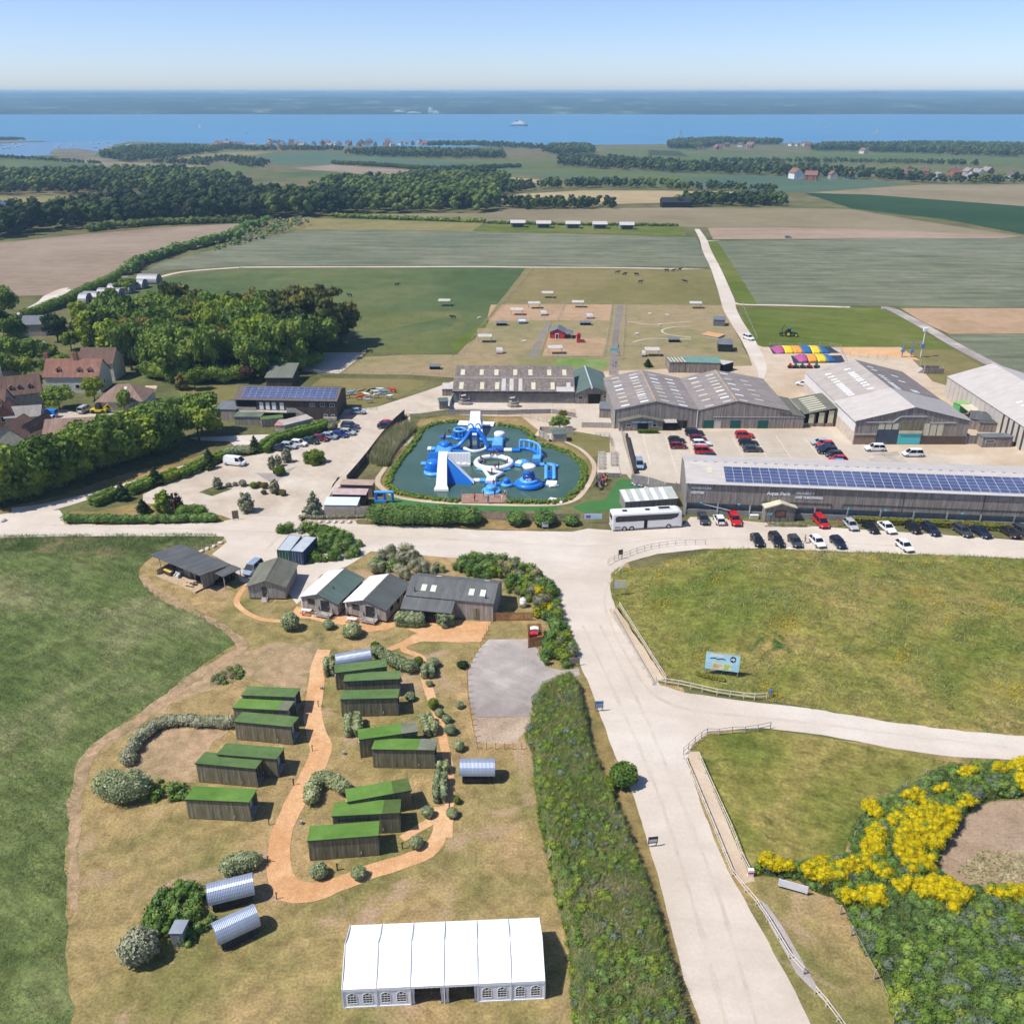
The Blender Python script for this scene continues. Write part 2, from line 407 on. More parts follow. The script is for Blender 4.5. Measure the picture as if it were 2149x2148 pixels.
m_stub = GM('tan_stubble', [(.21,.175,.105),(.24,.195,.115),(.265,.22,.14)], .008, .1, 1.0, streak=(.03,.008,.12,.1), bumps=.2, mottle=.1, fine=.12)
m_hay = GM('pale_stubble', [(.34,.26,.14),(.37,.285,.155),(.39,.31,.18)], .01, .1, .8, streak=(.1,.01,.15,.1), bumps=.1, mottle=.08, fine=.1)
m_wheat = GM('green_wheat', [(0.146,0.163,0.103),(0.167,0.179,0.113),(0.189,0.194,0.130)], .015, .12, 1.1, streak=(.05,.03,.22,.32), bumps=.4, bdist=.2, mottle=.14, fine=.16)
m_past = GM('green_pasture', [(0.071,0.106,0.040),(0.094,0.127,0.048),(0.132,0.146,0.058)], .014, .12, 1.2, bumps=.3, bdist=.15, mottle=.16, fine=.16)
m_olive = GM('olive_pasture', [(0.170,0.152,0.057),(0.195,0.169,0.066),(0.227,0.184,0.083)], .02, .16, 1.3, bumps=.3, bdist=.12, mottle=.14, fine=.14)
m_padd = GM('worn_paddock', [(0.309,0.235,0.131),(0.279,0.229,0.119),(0.214,0.197,0.088)], .03, .25, 2., bumps=.3, mottle=.16, fine=.15)
m_bare = GM('brown_paddock', [(0.380,0.252,0.149),(0.414,0.280,0.172),(0.345,0.241,0.138)], .04, .3, 2., bumps=.2, mottle=.12, fine=.12)
m_lush = GM('bright_grass', [(0.098,0.131,0.022),(0.121,0.147,0.030),(0.155,0.163,0.042)], .02, .14, 1.4, streak=(.5,.03,.2,.18), bumps=.3, mottle=.15, fine=.15)
m_dkgreen = GM('dark_green_crop', [(.024,.055,.022),(.028,.062,.025),(.034,.07,.028)], .01, .1, 1., bumps=.2, mottle=.12, fine=.12)
m_blue = GM('blue_green_crop', [(.072,.118,.075),(.085,.13,.08),(.095,.145,.075)], .006, .08, .7, bumps=.2, mottle=.1, fine=.1)
m_yell = GM('yellow_grass', [(.20,.18,.07),(.235,.205,.085),(.18,.175,.07)], .015, .15, 1.2, bumps=.2, mottle=.14, fine=.15)
m_fgrass = GM('far_pasture', [(.09,.12,.038),(.105,.135,.045),(.12,.14,.052)], .006, .08, .7, bumps=0, mottle=.1, fine=.1)
m_tarmac = GM('grey_path', [(.19,.17,.155),(.215,.195,.175),(.24,.215,.195)], .05, .3, 2.5, bumps=.1, bdist=.02, mottle=.1, fine=.08)
m_turf = GM('artificial_turf', [(.055,.155,.045),(.06,.165,.05),(.066,.175,.055)], .06, .6, 5., bumps=.2, bdist=.02, mottle=.08, fine=.1)
m_mud = GM('mud_flat', [(.20,.17,.12),(.16,.15,.10),(.24,.20,.15)], .004, .03, .3, bumps=0)
m_sandpit = GM('orange_sand', [(.55,.32,.15),(.60,.36,.18),(.63,.40,.21)], .05, .4, 4., bumps=.3, mottle=.1, fine=.14)
# the land: one sheet from behind the camera to the shore
shore = T('F','-900,275 -300,268 0,262 120,270 250,268 420,274 640,280 850,284 1000,280 1150,276 1300,274 1500,272 1700,268 1932,268 2300,268 3000,270')
shore = [g(t,x,y,SEA+.3) for t,x,y in shore]
land = [Vc((-6000,-300,0)), Vc((-6000,2600,0))]+shore+[Vc((6000,2600,0)), Vc((6000,-300,0))]
sheet('ground', land, m_land, 0, 0)
camp = T('F','-500,1000 0,1000 700,995 1180,1050 1320,1370 1932,1430 2500,1460 2700,2400 -800,2400')
sheet('camp_grass', camp, m_dry, 1, 0)
# farmland, nearest fields last
f = lambda n, t, s, m, l, r=.5, st=2., **k: sheet(n, T(t,s) if isinstance(s,str) else s, m, l, r, st, **k)
f('field_far_pasture','A3','-100,425 690,455 800,430 1400,440 2000,470 2000,505 1700,512 900,490 -100,475',m_fgrass,1)
f('field_far_strip','A3','340,500 900,507 1640,525 1400,552 900,535 500,520',m_fgrass,1)
f('field_far_green','A2','1450,450 1600,435 1932,440 2000,480 1500,465',m_fgrass,1)
f('field_pale_green','A2','50,465 1250,510 1240,537 830,522',m_fgrass,1)
f('field_blue_green',None,T('A1','1380,487 1700,455 1932,455')+T('A2','0,468 820,520 600,556 400,540 0,518')+T('A1','1850,525 1570,527 1500,500'),m_blue,2)
f('field_brown_far',None,T('A1','1640,545 1860,527')+T('A2','0,528 510,562 300,592 0,565'),m_plough,3)
f('field_green_far',None,T('A1','1500,580 1700,560 1932,562')+T('A2','0,560 300,595 150,606 0,612')+T('A1','1800,608 1650,600'),m_past,2)
f('field_left_green','A1','-200,490 0,492 400,505 580,520 600,540 0,556 -200,556',m_past,1)
f('field_left_tan','A1','330,482 560,480 700,512 1200,528 1150,540 600,537',m_stub,2)
f('field_yellow_curve','A1','850,510 1150,455 1560,452 1300,490 1060,500',m_yell,2)
f('field_scrub_green','A1','1040,545 1330,535 1520,505 1380,560 1200,580',m_fgrass,2)
f('field_left_pale','A1','-300,708 0,706 720,700 420,765 100,762 -300,770',m_yell,2)
f('pond_far','A1','-200,700 0,722 95,766 60,774 -200,775',glassy('far_pond',(.06,.10,.15),.2),3,0)
f('field_bluish',None,T('A2','640,578 840,545 1932,570')+T('A3','0,548 400,560 850,575 1330,608 830,652 640,656')+T('A2','1932,640 1500,620 1000,575'),m_blue,2)
f('field_bluish_strip',None,T('A2','700,562 1300,548 1932,585')+T('A3','0,555 400,565 0,590')+T('A2','1500,590 1000,570'),m_fgrass,3)
f('field_tan_right','A3','780,655 1370,614 1700,612 2200,612 2200,740 1932,730',m_stub,2)
f('field_dark_green','A3','740,658 1100,668 1932,730 2300,760 2300,930 1932,882 1500,800 1000,742',m_dkgreen,3)
f('field_pale_stubble',None,T('A2','935,722 1050,690 1400,671 1932,672')+T('A3','0,648 300,650 590,662 300,682 30,692')+T('A2','1932,738 1600,747 1250,740'),m_hay,2)
f('field_small_hay','A2','1000,598 1190,612 1170,630 1020,625',m_hay,3)
f('field_tan_mid',None,T('A2','30,803 400,803 900,795 1000,775 1500,770 1932,768')+T('A3','0,738 640,740 980,745 1500,830 1920,892 1840,903 250,908 220,845 0,838')+T('A2','1932,872 860,852 300,822'),m_stub,3)
f('field_seedbed','A3','222,850 600,846 1100,855 1890,892 1820,903 248,909',m_pink,4)
f('field_yellow','A2','-250,820 0,832 850,850 780,902 0,892 -260,890',m_yell,3)
f('field_cabin_grass','A2','800,880 870,858 1932,872 1980,880 1985,930 1932,927 1300,912 790,902',m_lush,4)
f('field_ploughed',None,T('F','-300,480 0,458 150,443 300,430 470,421 482,424 400,460 280,500 200,545 130,556 0,559 -300,570'),m_plough,2)
f('field_wheat',None,T('F','560,437 700,434 900,437 1180,444 1312,448 1326,470 1342,504 1000,502 700,501 440,502 270,514 300,497 400,472 480,450'),m_wheat,3)
f('field_pasture',None,T('F','230,560 290,528 440,508 700,504 1000,506 985,530 930,590 872,668 690,665 560,670 400,640 250,600'),m_past,3)
f('field_pasture_worn','A5','600,640 1100,930 1300,960 1932,820 1932,900 1300,1060 1250,1120 1932,1140 2050,900 1980,790 1300,790',GM('pale_pasture',[(.10,.125,.042),(.125,.14,.05),(.15,.155,.06)],.02,.16,1.3,bumps=.2,mottle=.15),4,3.,4.)
f('field_olive',None,T('F','1002,506 1340,509 1352,540 1364,576 952,572'),m_olive,4)
f('field_paddock',None,T('F','952,572 1364,576 1375,600 1420,690 1440,760 870,700 860,672 930,590'),m_padd,4)
f('field_wheat_right',None,T('F','1344,456 1700,450 1932,449 2400,448 2400,592 1932,581 1650,577 1425,573'),m_wheat,3)
f('field_verge',None,T('F','1328,455 1352,455 1428,573 1396,576 1362,520'),m_lush,4)
f('field_bright',None,T('F','1396,580 1660,581 1705,600 1850,695 1800,720 1750,690 1690,660 1420,652'),m_lush,5)
f('field_brown_right','A8','820,418 1932,418 2700,430 2700,655 1932,646 1260,650 1050,560',m_bare,5)
f('field_green_right','A8','1240,655 1932,648 2700,655 2700,1200 1932,1010 1700,950 1450,800',m_wheat,5)
f('lawn_right','A8','700,790 1290,790 1600,970 1290,1040 1290,1150 980,1120 850,950',m_olive,6)
# paddocks
for i, (s, m) in enumerate([('310,385 640,385 1290,385 1275,515 860,512 280,515',m_bare),('780,650 1245,660 1215,800 720,800',m_bare),('1420,390 1932,390 2080,395 2120,510 1420,505',m_padd),('200,575 640,560 600,640 190,650',m_padd)]):
    f('paddock_soil','A6',s,m,5+i%2,.6)
for s in ('760,530 795,530 670,812 612,810','1335,390 1385,390 1345,640 1345,960 1265,960 1290,700'):
    f('paved_path','A6',s,m_tarmac,7,.1)
f('paddock_lane','A6','590,90 650,88 320,480 250,530',m_olive,6,.3)
f('paddock_lane_verge','A6','0,800 250,600 300,500 250,530 -20,700',m_lush,5,.5)
f('dry_lawn',None,T('B4','-700,60 -400,40 0,20 430,20 800,40 1330,50 1500,150 400,230 0,205 -700,190'),m_padd,5,.3)
f('craft_lawn','B2','1060,300 1150,225 1932,235 2100,250 1932,350 1640,480 1400,480 1350,420 1350,300',m_olive,5,.3)
f('lawn_west','B2','-120,330 430,265 400,400 160,470 -60,420',m_olive,5,.3)
f('riding_arena',None,T('A5','700,1180 840,1120 1225,1120 1010,1290 690,1270'),m_chalk,6,.1)
# the yard and the tracks
ribbon('farm_track',T('A7','318,158 385,270 430,400 510,560 590,760 640,900 668,1010 730,1130 800,1240 865,1340 905,1420 960,1520 1010,1640 1000,1760'),[3,4,4.5,4.5,5,5.5,5,4.5,4.5,4.5,4.5,4,3,1],m_chalk,8)
ribbon('cross_track',T('A4','900,590 1100,548 1270,515 1500,465 1932,432')+T('A5','250,430 800,428 1400,427 1932,425')+T('A6','300,78 600,82 1200,85 1932,96')+T('A7','0,580 300,588 480,596'),[3,3,3,3,3]+[2.6]*11,m_chalk,7)
ribbon('lane_east',T('A7','690,935 800,962 1200,970 1932,990')+T('A8','300,405 640,415'),2.2,m_chalk,7)
ribbon('lane_grey',T('A8','640,412 730,425 860,490 1080,610 1300,742 1500,850 1740,975'),4.2,m_grav,8)
ribbon('spur_track',T('A7','400,285 480,282 560,280'),[3,2,1],m_chalk,7)
ribbon('west_track',T('A4','100,850 250,765 370,710 450,660 560,605 650,600 760,590'),[4,4,6,9,7,4,3],m_chalk,6)
f('barn_yard',None,T('F','1400,640 1440,655 1700,655 1760,720 1900,760 2149,790 2149,905 1932,897 1295,876 1290,915 1200,915 1150,860 860,780 850,740 1150,700 1420,690'),m_sand,7,.2)
f('yard_concrete',None,T('F','1160,813 1245,815 1520,812 1580,812 1640,852 1780,856 1800,880 1300,874 1292,912 1205,910 1180,860'),m_conc,9,.05)
f('yard_walk','B5','0,640 120,625 200,640 300,985 210,985 140,700',m_conc,8,.05)
f('car_park',None,T('B2','-420,1250 -150,1120 0,1078 300,965 640,880 1200,720 1330,600 1300,590 1350,500 1500,495 1640,480 1932,385 2100,330 2350,240 2500,260 2600,420 2400,480 1990,540 1890,545 1640,840 1385,1130 1200,1260 1180,1450 1450,1475 1500,1560 400,1560 250,1455 0,1420 -300,1440 -420,1400'),GM('gravel_lot',[(.46,.385,.30),(.52,.445,.355),(.57,.50,.41)],.05,.3,3.,bumps=.15,mottle=.1,fine=.1,streak=(.9,.05,.4,.07)),8,.15)
f('main_road',None,T('F','-400,990 0,970 60,964 112,962 128,985 200,991 330,988 420,985 440,975 560,975 600,985 700,990 800,992 900,1000 1080,1003 1110,997 1150,1000 1290,990 1305,972 1430,985 1520,992 1750,1007 1932,1020 2300,1040 2300,1085 1932,1054 1700,1046 1480,1036 1330,1035 1240,1045 1180,1062 1157,1087 1152,1112 1162,1150 1205,1225 1245,1292 1290,1306 1400,1322 1500,1333 1650,1352 1800,1376 1932,1386 2300,1400 2300,1452 1932,1434 1800,1428 1680,1411 1550,1386 1440,1373 1340,1379 1305,1405 1298,1432 1330,1540 1372,1640 1440,1760 1500,1870 1530,1931 1640,2180 1390,2180 1322,1931 1290,1845 1240,1645 1195,1500 1160,1425 1115,1300 1098,1262 1090,1238 1060,1160 1045,1130 1000,1082 950,1058 850,1052 760,1045 700,1040 655,1068 605,1085 580,1120 560,1140 545,1120 480,1098 455,1098 440,1068 400,1046 428,1022 422,1012 290,1011 130,1011 0,1015 -400,1035'),m_chalk,10,.12,1.)
f('gravel_bay','C8','330,160 640,158 725,240 790,380 920,412 1060,395 1070,450 1010,470 770,560 690,690 690,790 222,790 185,700 168,560 165,420 200,330 260,230',m_grav,11,.25)
f('bay_rubble','C8','215,790 690,785 680,860 580,960 560,1010 230,1000 200,860',m_soil,6,.4)
f('hedge_verge',None,T('C8','1090,540 1160,540 1230,660 1330,860 1390,1000 1410,1100 1340,1140 1500,1240 1540,1290 1500,1340 1570,1546')+T('E4','860,750 910,880 960,1080 1000,1300 1090,1560 1200,1931 1280,2100 1000,2100 700,1300 500,500'),m_verge,9,.25)
f('road_verge_north',None,T('C1','-300,360 0,352 300,345 800,340 1400,335 1560,340 1640,355 1600,400 1450,475 1120,480 1050,520 1010,510 0,470 -300,500'),m_rough,6,.4)
f('meadow',None,T('C1','-900,440 0,462 600,455 1080,470 1110,510 1010,590 1000,650 1030,700 1130,760 1250,810 1400,880 1600,990 1720,1060 1745,1100 1700,1150 1560,1230 1380,1370 1230,1500 1100,1590')+T('F','190,1392 160,1432 138,1500 128,1560 126,1700 132,1931 150,2400 -900,2400 -900,1100'),m_meadow,5,.7,1.5)
ribbon('worn_track',T('F','270,1085 300,1120 400,1170 455,1215 430,1240 350,1290 250,1365 180,1410 150,1470 140,1560 140,1720'),[1.5,1.5,1.3,1.6,2,2,2,1.8,1.6,1.2,1],GM('worn_turf',[(.43,.29,.175),(.37,.26,.15),(.28,.215,.11)],.15,.9,4.,bumps=.4,mottle=.3,fine=.3),7,1.0,.8)
f('dirt_patch','C4','420,20 900,-60 1000,60 860,170 800,330 560,240 430,180 150,300 0,330 -150,470 -100,200',GM('bare_turf',[(.43,.295,.175),(.37,.265,.15),(.29,.225,.115)],.1,.7,4.,bumps=.4,mottle=.3,fine=.3),2,1.5,1.5)
f('dirt_ring','C4','-320,560 -200,520 20,520 330,530 120,760 100,900 -80,900 -330,880 -420,760',MATS['bare_turf'],2,1.2,1.5)
# wood chip paths
ribbon('chip_path',T('F','612,1225 600,1262 596,1300 590,1340 597,1385 606,1415 590,1455 570,1490 550,1530 532,1570 527,1610 528,1650 548,1678 590,1683 640,1667 700,1644 760,1625 800,1610 824,1586 832,1550 828,1520'),[2,2.2,2.2,2.3,2.6,2.7,2.6,2.6,2.4,2.3,2.4,2.6,3,2.6,2,2,2,2,1.8,1.5,1.2],m_chip,9,.3,.6)
ribbon('chip_path',T('F','845,1580 846,1540 848,1495 846,1445 838,1405 828,1360 812,1310 800,1270 795,1240 760,1222 800,1195'),[1,1.2,1.2,1.2,1.1,1.3,1.3,1.2,1,1,1.3],m_chip,8,.25,.6)
ribbon('chip_path',T('C7','840,690 950,620 1050,560 1130,500'),[1,1.1,1.2,1],m_chip,7,.2,.6)
ribbon('chip_path',T('C2','1060,500 990,580 950,660 980,720 1060,780 1180,830 1300,845 1400,850'),[.9,1,1,.9,.9,.9,.8,.6],m_chip,8,.15,.6)
f('chip_yard','C3','720,610 850,590 1060,580 1300,585 1280,640 1250,690 1238,715 1000,712 850,712 640,780 600,770 720,720 830,660',m_chip,7,.35,.8)
f('chip_yard','C3','70,490 20,560 150,570 240,590 380,610 500,650 640,640 700,610 720,560 640,500 400,480 200,520',m_chip,7,.35,.8)
f('pit_soil','E3','1760,520 1932,515 2300,520 2300,1100 1932,1035 1700,1010 1560,970 1440,880 1480,800 1540,680 1600,590 1680,560',m_soil,4,.6)
f('roadside_path','E3','480,1040 540,1080 620,1190 720,1360 800,1500 860,1600 830,1580 700,1450 640,1340 520,1120',m_grav,11,.1)
ribbon('footway',T('E1','200,700 290,850 420,1040 530,1230 600,1330'),1.7,m_sand,11,.1)
ribbon('footway',T('E3','140,250 190,400 280,620 380,860 440,960'),1.6,m_sand,11,.1)
f('west_drive',None,T('B1','130,800 200,770 300,740 420,640 560,640 680,680 1100,670 1150,690 900,720 700,740 520,780 350,790'),m_conc,6,.2)
f('drive_gap','B1','1200,490 1230,440 1330,440 1300,520 1250,560',m_sand,6,.2)
f('east_gravel','B1','1600,880 1932,865 2300,850 2400,870 2000,960 1932,910 1700,905',m_chalk,6,.2)
ribbon('hedge_lane',T('B1','100,1520 400,1465 780,1365 1000,1300 1260,1215 1580,1110 1900,1010'),[6,4.5,3,2.4,1.6,1,.4],m_chalk,7,.2)
f('tree_verge',None,T('B1','-300,1500 0,1480 500,1370 1000,1200 1500,1080 1932,960')+T('B2','200,800 380,810 370,850 200,930 0,990')+T('B1','1500,1130 1250,1210 900,1310 500,1420 300,1480 100,1515 -300,1520'),m_verge,6,.3)
f('play_turf',None,T('B6','380,215 480,215 480,260 720,290 830,330 830,360 430,370 430,460 100,490 0,440 110,400 270,380'),m_turf,9,.03)
f('play_turf_pond','B3','130,770 300,800 700,850 1500,860 1520,890 700,900 150,880',m_turf,9,.1)
f('minigolf_turf','A6','850,825 900,820 1250,830 1250,900 820,890',GM('golf_turf',[(.12,.20,.045),(.15,.23,.06),(.20,.26,.09)],.1,.6,3.,bumps=.1,mottle=.15,fine=.1),8,.05)
ribbon('pond_path',T('B3','250,-10 330,270 220,400 100,560 50,640 70,700 200,780 450,820 800,840 1200,850 1500,845 1640,810 1720,740 1790,620 1800,510 1700,400 1560,330 1380,240'),[.5,.8,1,1,1.2,1.2,1,1,1,1,1,1,1,1,1,.8,.7],m_sand,10,.15,.8)
f('pond_bank','B3','390,160 560,130 700,120 1000,130 1210,130 1350,240 1300,330 1560,340 1700,420 1790,520 1790,640 1700,760 1560,840 1100,840 700,840 300,800 100,720 80,640 180,480 300,280',m_verge,8,.3)
f('pond_lawn','B3','1450,300 1640,250 1932,300 1932,420 1760,470 1600,380',m_olive,9,.15)
f('arena_strip','A7','1830,1420 2500,1430 2700,1560 2400,1520 1930,1500',m_sandpit,9,.1)
f('soil_heap','A4','540,605 600,570 650,565 680,590 600,610',m_plough,8,.1)
f('junction_lawn','E3','130,240 230,160 560,130 900,180 1300,250 1500,300 1500,345 1250,480 1090,545 1000,700 960,830 480,860 330,700',m_mound,2,.4)
m_rut = GM('worn_chalk',[(0.490,0.415,0.329),(0.529,0.456,0.369),(0.568,0.499,0.414)],.03,.3,3.,bumps=.1,mottle=.1,fine=.1)
for s_, w_ in (('1100,1180 1170,1330 1235,1480 1300,1680 1370,1931 1420,2100',.45),('1132,1180 1207,1330 1272,1480 1352,1680 1427,1931 1480,2100',.45),('1180,1060 1140,1130 1190,1250 1270,1330 1500,1360 1900,1410',.5),('100,990 400,1000 800,1015 1100,1030 1300,1015 1700,1030',.5),('640,900 600,960 540,1000 500,1040',.6),('700,830 640,900 590,960',.5)): ribbon('wheel_rut', T('F',s_), w_, m_rut, 12, .25, .8)

# sea, far coast, haze
m_sea, nt, b = new_mat('sea_water'); b.inputs['Roughness'].default_value = .35; b.inputs['Specular IOR Level'].default_value = .3
v = coords(nt, True, (1,4,1)); a = noise(nt, v, .0016, 5, .6); c = noise(nt, v, .012, 4, .6)
col = ramp(nt, a, [(.35,(.05,.19,.33)),(.65,(.08,.24,.39))]).outputs[0]
nt.links.new(mixc(nt, 1., col, ramp(nt, c, [(.3,(.82,.86,.9)),(.7,(1.16,1.12,1.08))]).outputs[0], 'MULTIPLY'), b.inputs['Base Color'])
bump(nt, b, noise(nt, v, .05, 4), .15, 1.)
tag(Mb().face((-9000,1800,SEA),(9000,1800,SEA),(9000,7000,SEA),(-9000,7000,SEA)).obj('sea', m_sea), kind='structure')
f('estuary_water','A1','-500,400 0,408 150,400 380,398 560,392 730,395 600,425 560,460 330,470 0,485 -500,490',glassy('estuary',(.09,.19,.30),.3),2,0)
f('mud_flat','A1','300,440 440,436 560,455 520,478 330,478 280,462',m_mud,4,3)
f('mud_flat','A1','-300,395 0,385 120,372 220,385 250,395 60,400 -300,420',m_mud,4,3)
f('mud_flat','A1','330,483 560,482 700,500 640,512 350,500',m_mud,4,3)
# far coast: a long low land with wooded ridges
m_coast, nt, b = new_mat('far_coast'); b.inputs['Roughness'].default_value = 1; b.inputs['Specular IOR Level'].default_value = 0
v = coords(nt, True, (1,.5,2)); a = noise(nt, v, .0035, 7, .68); c = noise(nt, v, .03, 4, .7)
col = ramp(nt, a, [(.40,(.014,.026,.02)),(.54,(.035,.055,.034)),(.61,(.10,.12,.065)),(.70,(.34,.31,.22))]).outputs[0]
nt.links.new(mixc(nt, 1., col, ramp(nt, c, [(.3,(.5,.5,.5)),(.7,(1.4,1.4,1.4))]).outputs[0], 'MULTIPLY'), b.inputs['Base Color'])
def coast(name, y0, y1, z0, z1, amp, seed, nx=260, ny=14):
    X = np.linspace(-9500, 9500, nx); Y = np.linspace(0, 1, ny); V = []
    for j, t in enumerate(Y):
        for x in X:
            n = mnoise.fractal(Vc((x*.0009, t*1.3+seed, seed)), .9, 2., 5)
            yy = y0+(y1-y0)*t+mnoise.noise(Vc((x*.0012, seed, t)))*120*(1-t)
            z = z0+(z1-z0)*t**.8+n*amp*(.15+t)+mnoise.noise(Vc((x*.02, t*9, seed)))*9*min(1,t*6)
            if t == 0: z = z0-2
            V.append((x, yy, z))
    V = np.array(V); q = [(j*nx+i, j*nx+i+1, (j+1)*nx+i+1, (j+1)*nx+i) for j in range(ny-1) for i in range(nx-1)]
    return tag(raw(name, V, np.array(q), m_coast), kind='structure')
coast('hills_coast', 5600, 9000, SEA, 20, 12, 1.3)
coast('hills_inland', 9000, 13000, -20, 46, 22, 4.1)
coast('hills_far', 13000, 17000, 0, 58, 18, 8.7)
m_hz = bpy.data.materials.new('haze_air'); m_hz.use_nodes = True; nt = m_hz.node_tree
nt.nodes.remove(nt.nodes['Principled BSDF'])
pv = node(nt,'ShaderNodeVolumePrincipled'); pv.inputs['Color'].default_value = (.46,.76,1,1); pv.inputs['Density'].default_value = 1.3e-4; pv.inputs['Anisotropy'].default_value = 0
nt.links.new(pv.outputs[0], nt.nodes['Material Output'].inputs['Volume'])
hz = BX(-9800,9800,-600,18000,-64,80).obj('haze', m_hz); hz['kind'] = 'stuff'

# foliage
def ppm(p): return FPX/((p.y)*CP+(CAMH-p.z)*SP)             # photo pixels per metre at a place
def leafquads(P, N, size, asp=1.0, r=rng):
    """a small quad at each point P facing about N"""
    n = len(P); N = N+r.normal(0,.55,(n,3)); N /= np.linalg.norm(N,axis=1)[:,None]+1e-9
    t = r.normal(0,1,(n,3)); t -= (t*N).sum(1)[:,None]*N; t /= np.linalg.norm(t,axis=1)[:,None]+1e-9
    b = np.cross(N,t); s = (size*(.55+.9*r.random(n)))[:,None]*.5
    a, c = t*s*asp, b*s
    V = np.stack([P-a-c*.6, P+a-c*.35, P+a*.6+c, P-a*.7+c*.8],1).reshape(-1,3)
    return V, np.arange(4*n).reshape(-1,4)
def blades(P, h, w, r=rng, lean=.35):
    """upright blades of grass or reed"""
    n = len(P); a = r.random(n)*6.283; d = np.stack([np.cos(a),np.sin(a),np.zeros(n)],1)
    top = P+np.stack([r.normal(0,lean,n),r.normal(0,lean,n),np.ones(n)],1)*(h*(.6+.7*r.random(n)))[:,None]
    V = np.stack([P-d*w, P+d*w, top+d*w*.3, top-d*w*.3],1).reshape(-1,3)
    return V, np.arange(4*n).reshape(-1,4)
_ico = None
def core_balls(L, k=.8):  # opaque cores added inside the foliage to block light
    """a low closed lump inside each lump of leaves"""
    global _ico
    if _ico is None:
        bm = bmesh.new(); bmesh.ops.create_icosphere(bm, subdivisions=1, radius=1)
        _ico = (np.array([v.co for v in bm.verts]), np.array([[v.index for v in f.verts] for f in bm.faces])); bm.free()
    V0, F0 = _ico
    V = (V0[None]*np.stack([L[:,3],L[:,3],L[:,4]],1)[:,None]*k+L[:,None,:3]).reshape(-1,3)
    F = (F0[None]+(np.arange(len(L))*len(V0))[:,None,None]).reshape(-1,3)
    return V, np.concatenate([F, F[:,2:3]],1)
def lumps_leaves(L, size, dens, lo=-.45, asp=1., r=rng):
    """leaves over ellipsoid lumps L: x,y,z,rx,rz"""
    area = 4*np.pi*L[:,3]*np.sqrt(L[:,3]*L[:,4]); cnt = np.maximum(3,(area*dens*(1-lo)/2)).astype(int)
    idx = np.repeat(np.arange(len(L)),cnt); n = len(idx)
    z = lo+(1-lo)*r.random(n); a = r.random(n)*6.283; q = np.sqrt(1-z*z)
    D = np.stack([q*np.cos(a),q*np.sin(a),z],1); k = (.82+.3*r.random(n))[:,None]
    P = L[idx,:3]+D*np.stack([L[idx,3],L[idx,3],L[idx,4]],1)*k
    V, Q = leafquads(P, D, size, asp, r)
    return V, Q, idx
def join(parts):
    Vs, Qs, off = [], [], 0
    for V, Q in parts: Vs.append(V); Qs.append(Q+off); off += len(V)
    return np.concatenate(Vs), np.concatenate(Qs)
def bush_mesh(name, L, size, dens, mat, core=.8, lo=-.45, asp=1., pick=None, parent=None, link=True):
    """one mesh: leaves and inner lumps; pick: material index per lump"""
    L = np.asarray(L, float); V, Q, idx = lumps_leaves(L, size, dens, lo, asp); V2, Q2 = core_balls(L, core)
    VV, QQ = join([(V,Q),(V2,Q2)]); mi = None
    if pick is not None:
        pick = np.asarray(pick); mi = np.concatenate([pick[idx], np.repeat(pick, len(Q2)//len(L))])
    return raw(name, VV, QQ, mat, parent, mi, link)
def crown_lumps(seed, kind):
    r = np.random.default_rng(seed); L = []
    if kind == 'round':
        L.append((0,0,.62,.36,.32))
        for i in range(15):
            a = i*2.4+r.random()*.6; h = .38+.5*r.random(); q = .40*math.sqrt(max(.05,1-((h-.60)/.42)**2))*(.75+.4*r.random()); s = .15+.10*r.random()
            L.append((q*math.cos(a),q*math.sin(a),h,s,s*.85))
        L += [(r.normal(0,.08),r.normal(0,.08),.86,.17,.13)]
    elif kind == 'tall':
        for i in range(13):
            h = .22+.68*i/12; q = .17*(1.15-abs(h-.45)); a = i*2.4; s = .17*(1.25-h)+.03*r.random()
            L.append((q*math.cos(a),q*math.sin(a),h,s,s*1.25))
    elif kind == 'conifer':
        for i in range(16):
            h = .12+.83*i/15; q = .16*(1-h); a = i*2.4; s = .20*(1.02-h)+.03
            L.append((q*math.cos(a),q*math.sin(a),h,s,s*.7))
    elif kind == 'cypress':                                  # flat layered limbs of an old cypress
        for i in range(20):
            h = .45+.5*r.random(); a = i*2.4; q = .45*r.random()**.5*(1.15-.4*abs(h-.7)); s = .13+.1*r.random()
            L.append((q*math.cos(a),q*math.sin(a),h,s,s*.38))
        for i in range(7): L.append((r.normal(0,.16),r.normal(0,.16),.3+.07*i,.2,.15))
    return np.array(L)
CROWN = {}
def crown(kind, seed, size=.075, dens=190, core=.84):
    k = (kind, seed)
    if k not in CROWN:
        L = crown_lumps(seed, kind); CROWN[k] = bush_mesh('crown', L, size, dens, leaf['oak'], core, -.75, link=False)
        CROWN[k].materials.clear(); CROWN[k].materials.append(leaf['oak'])
    return CROWN[k]
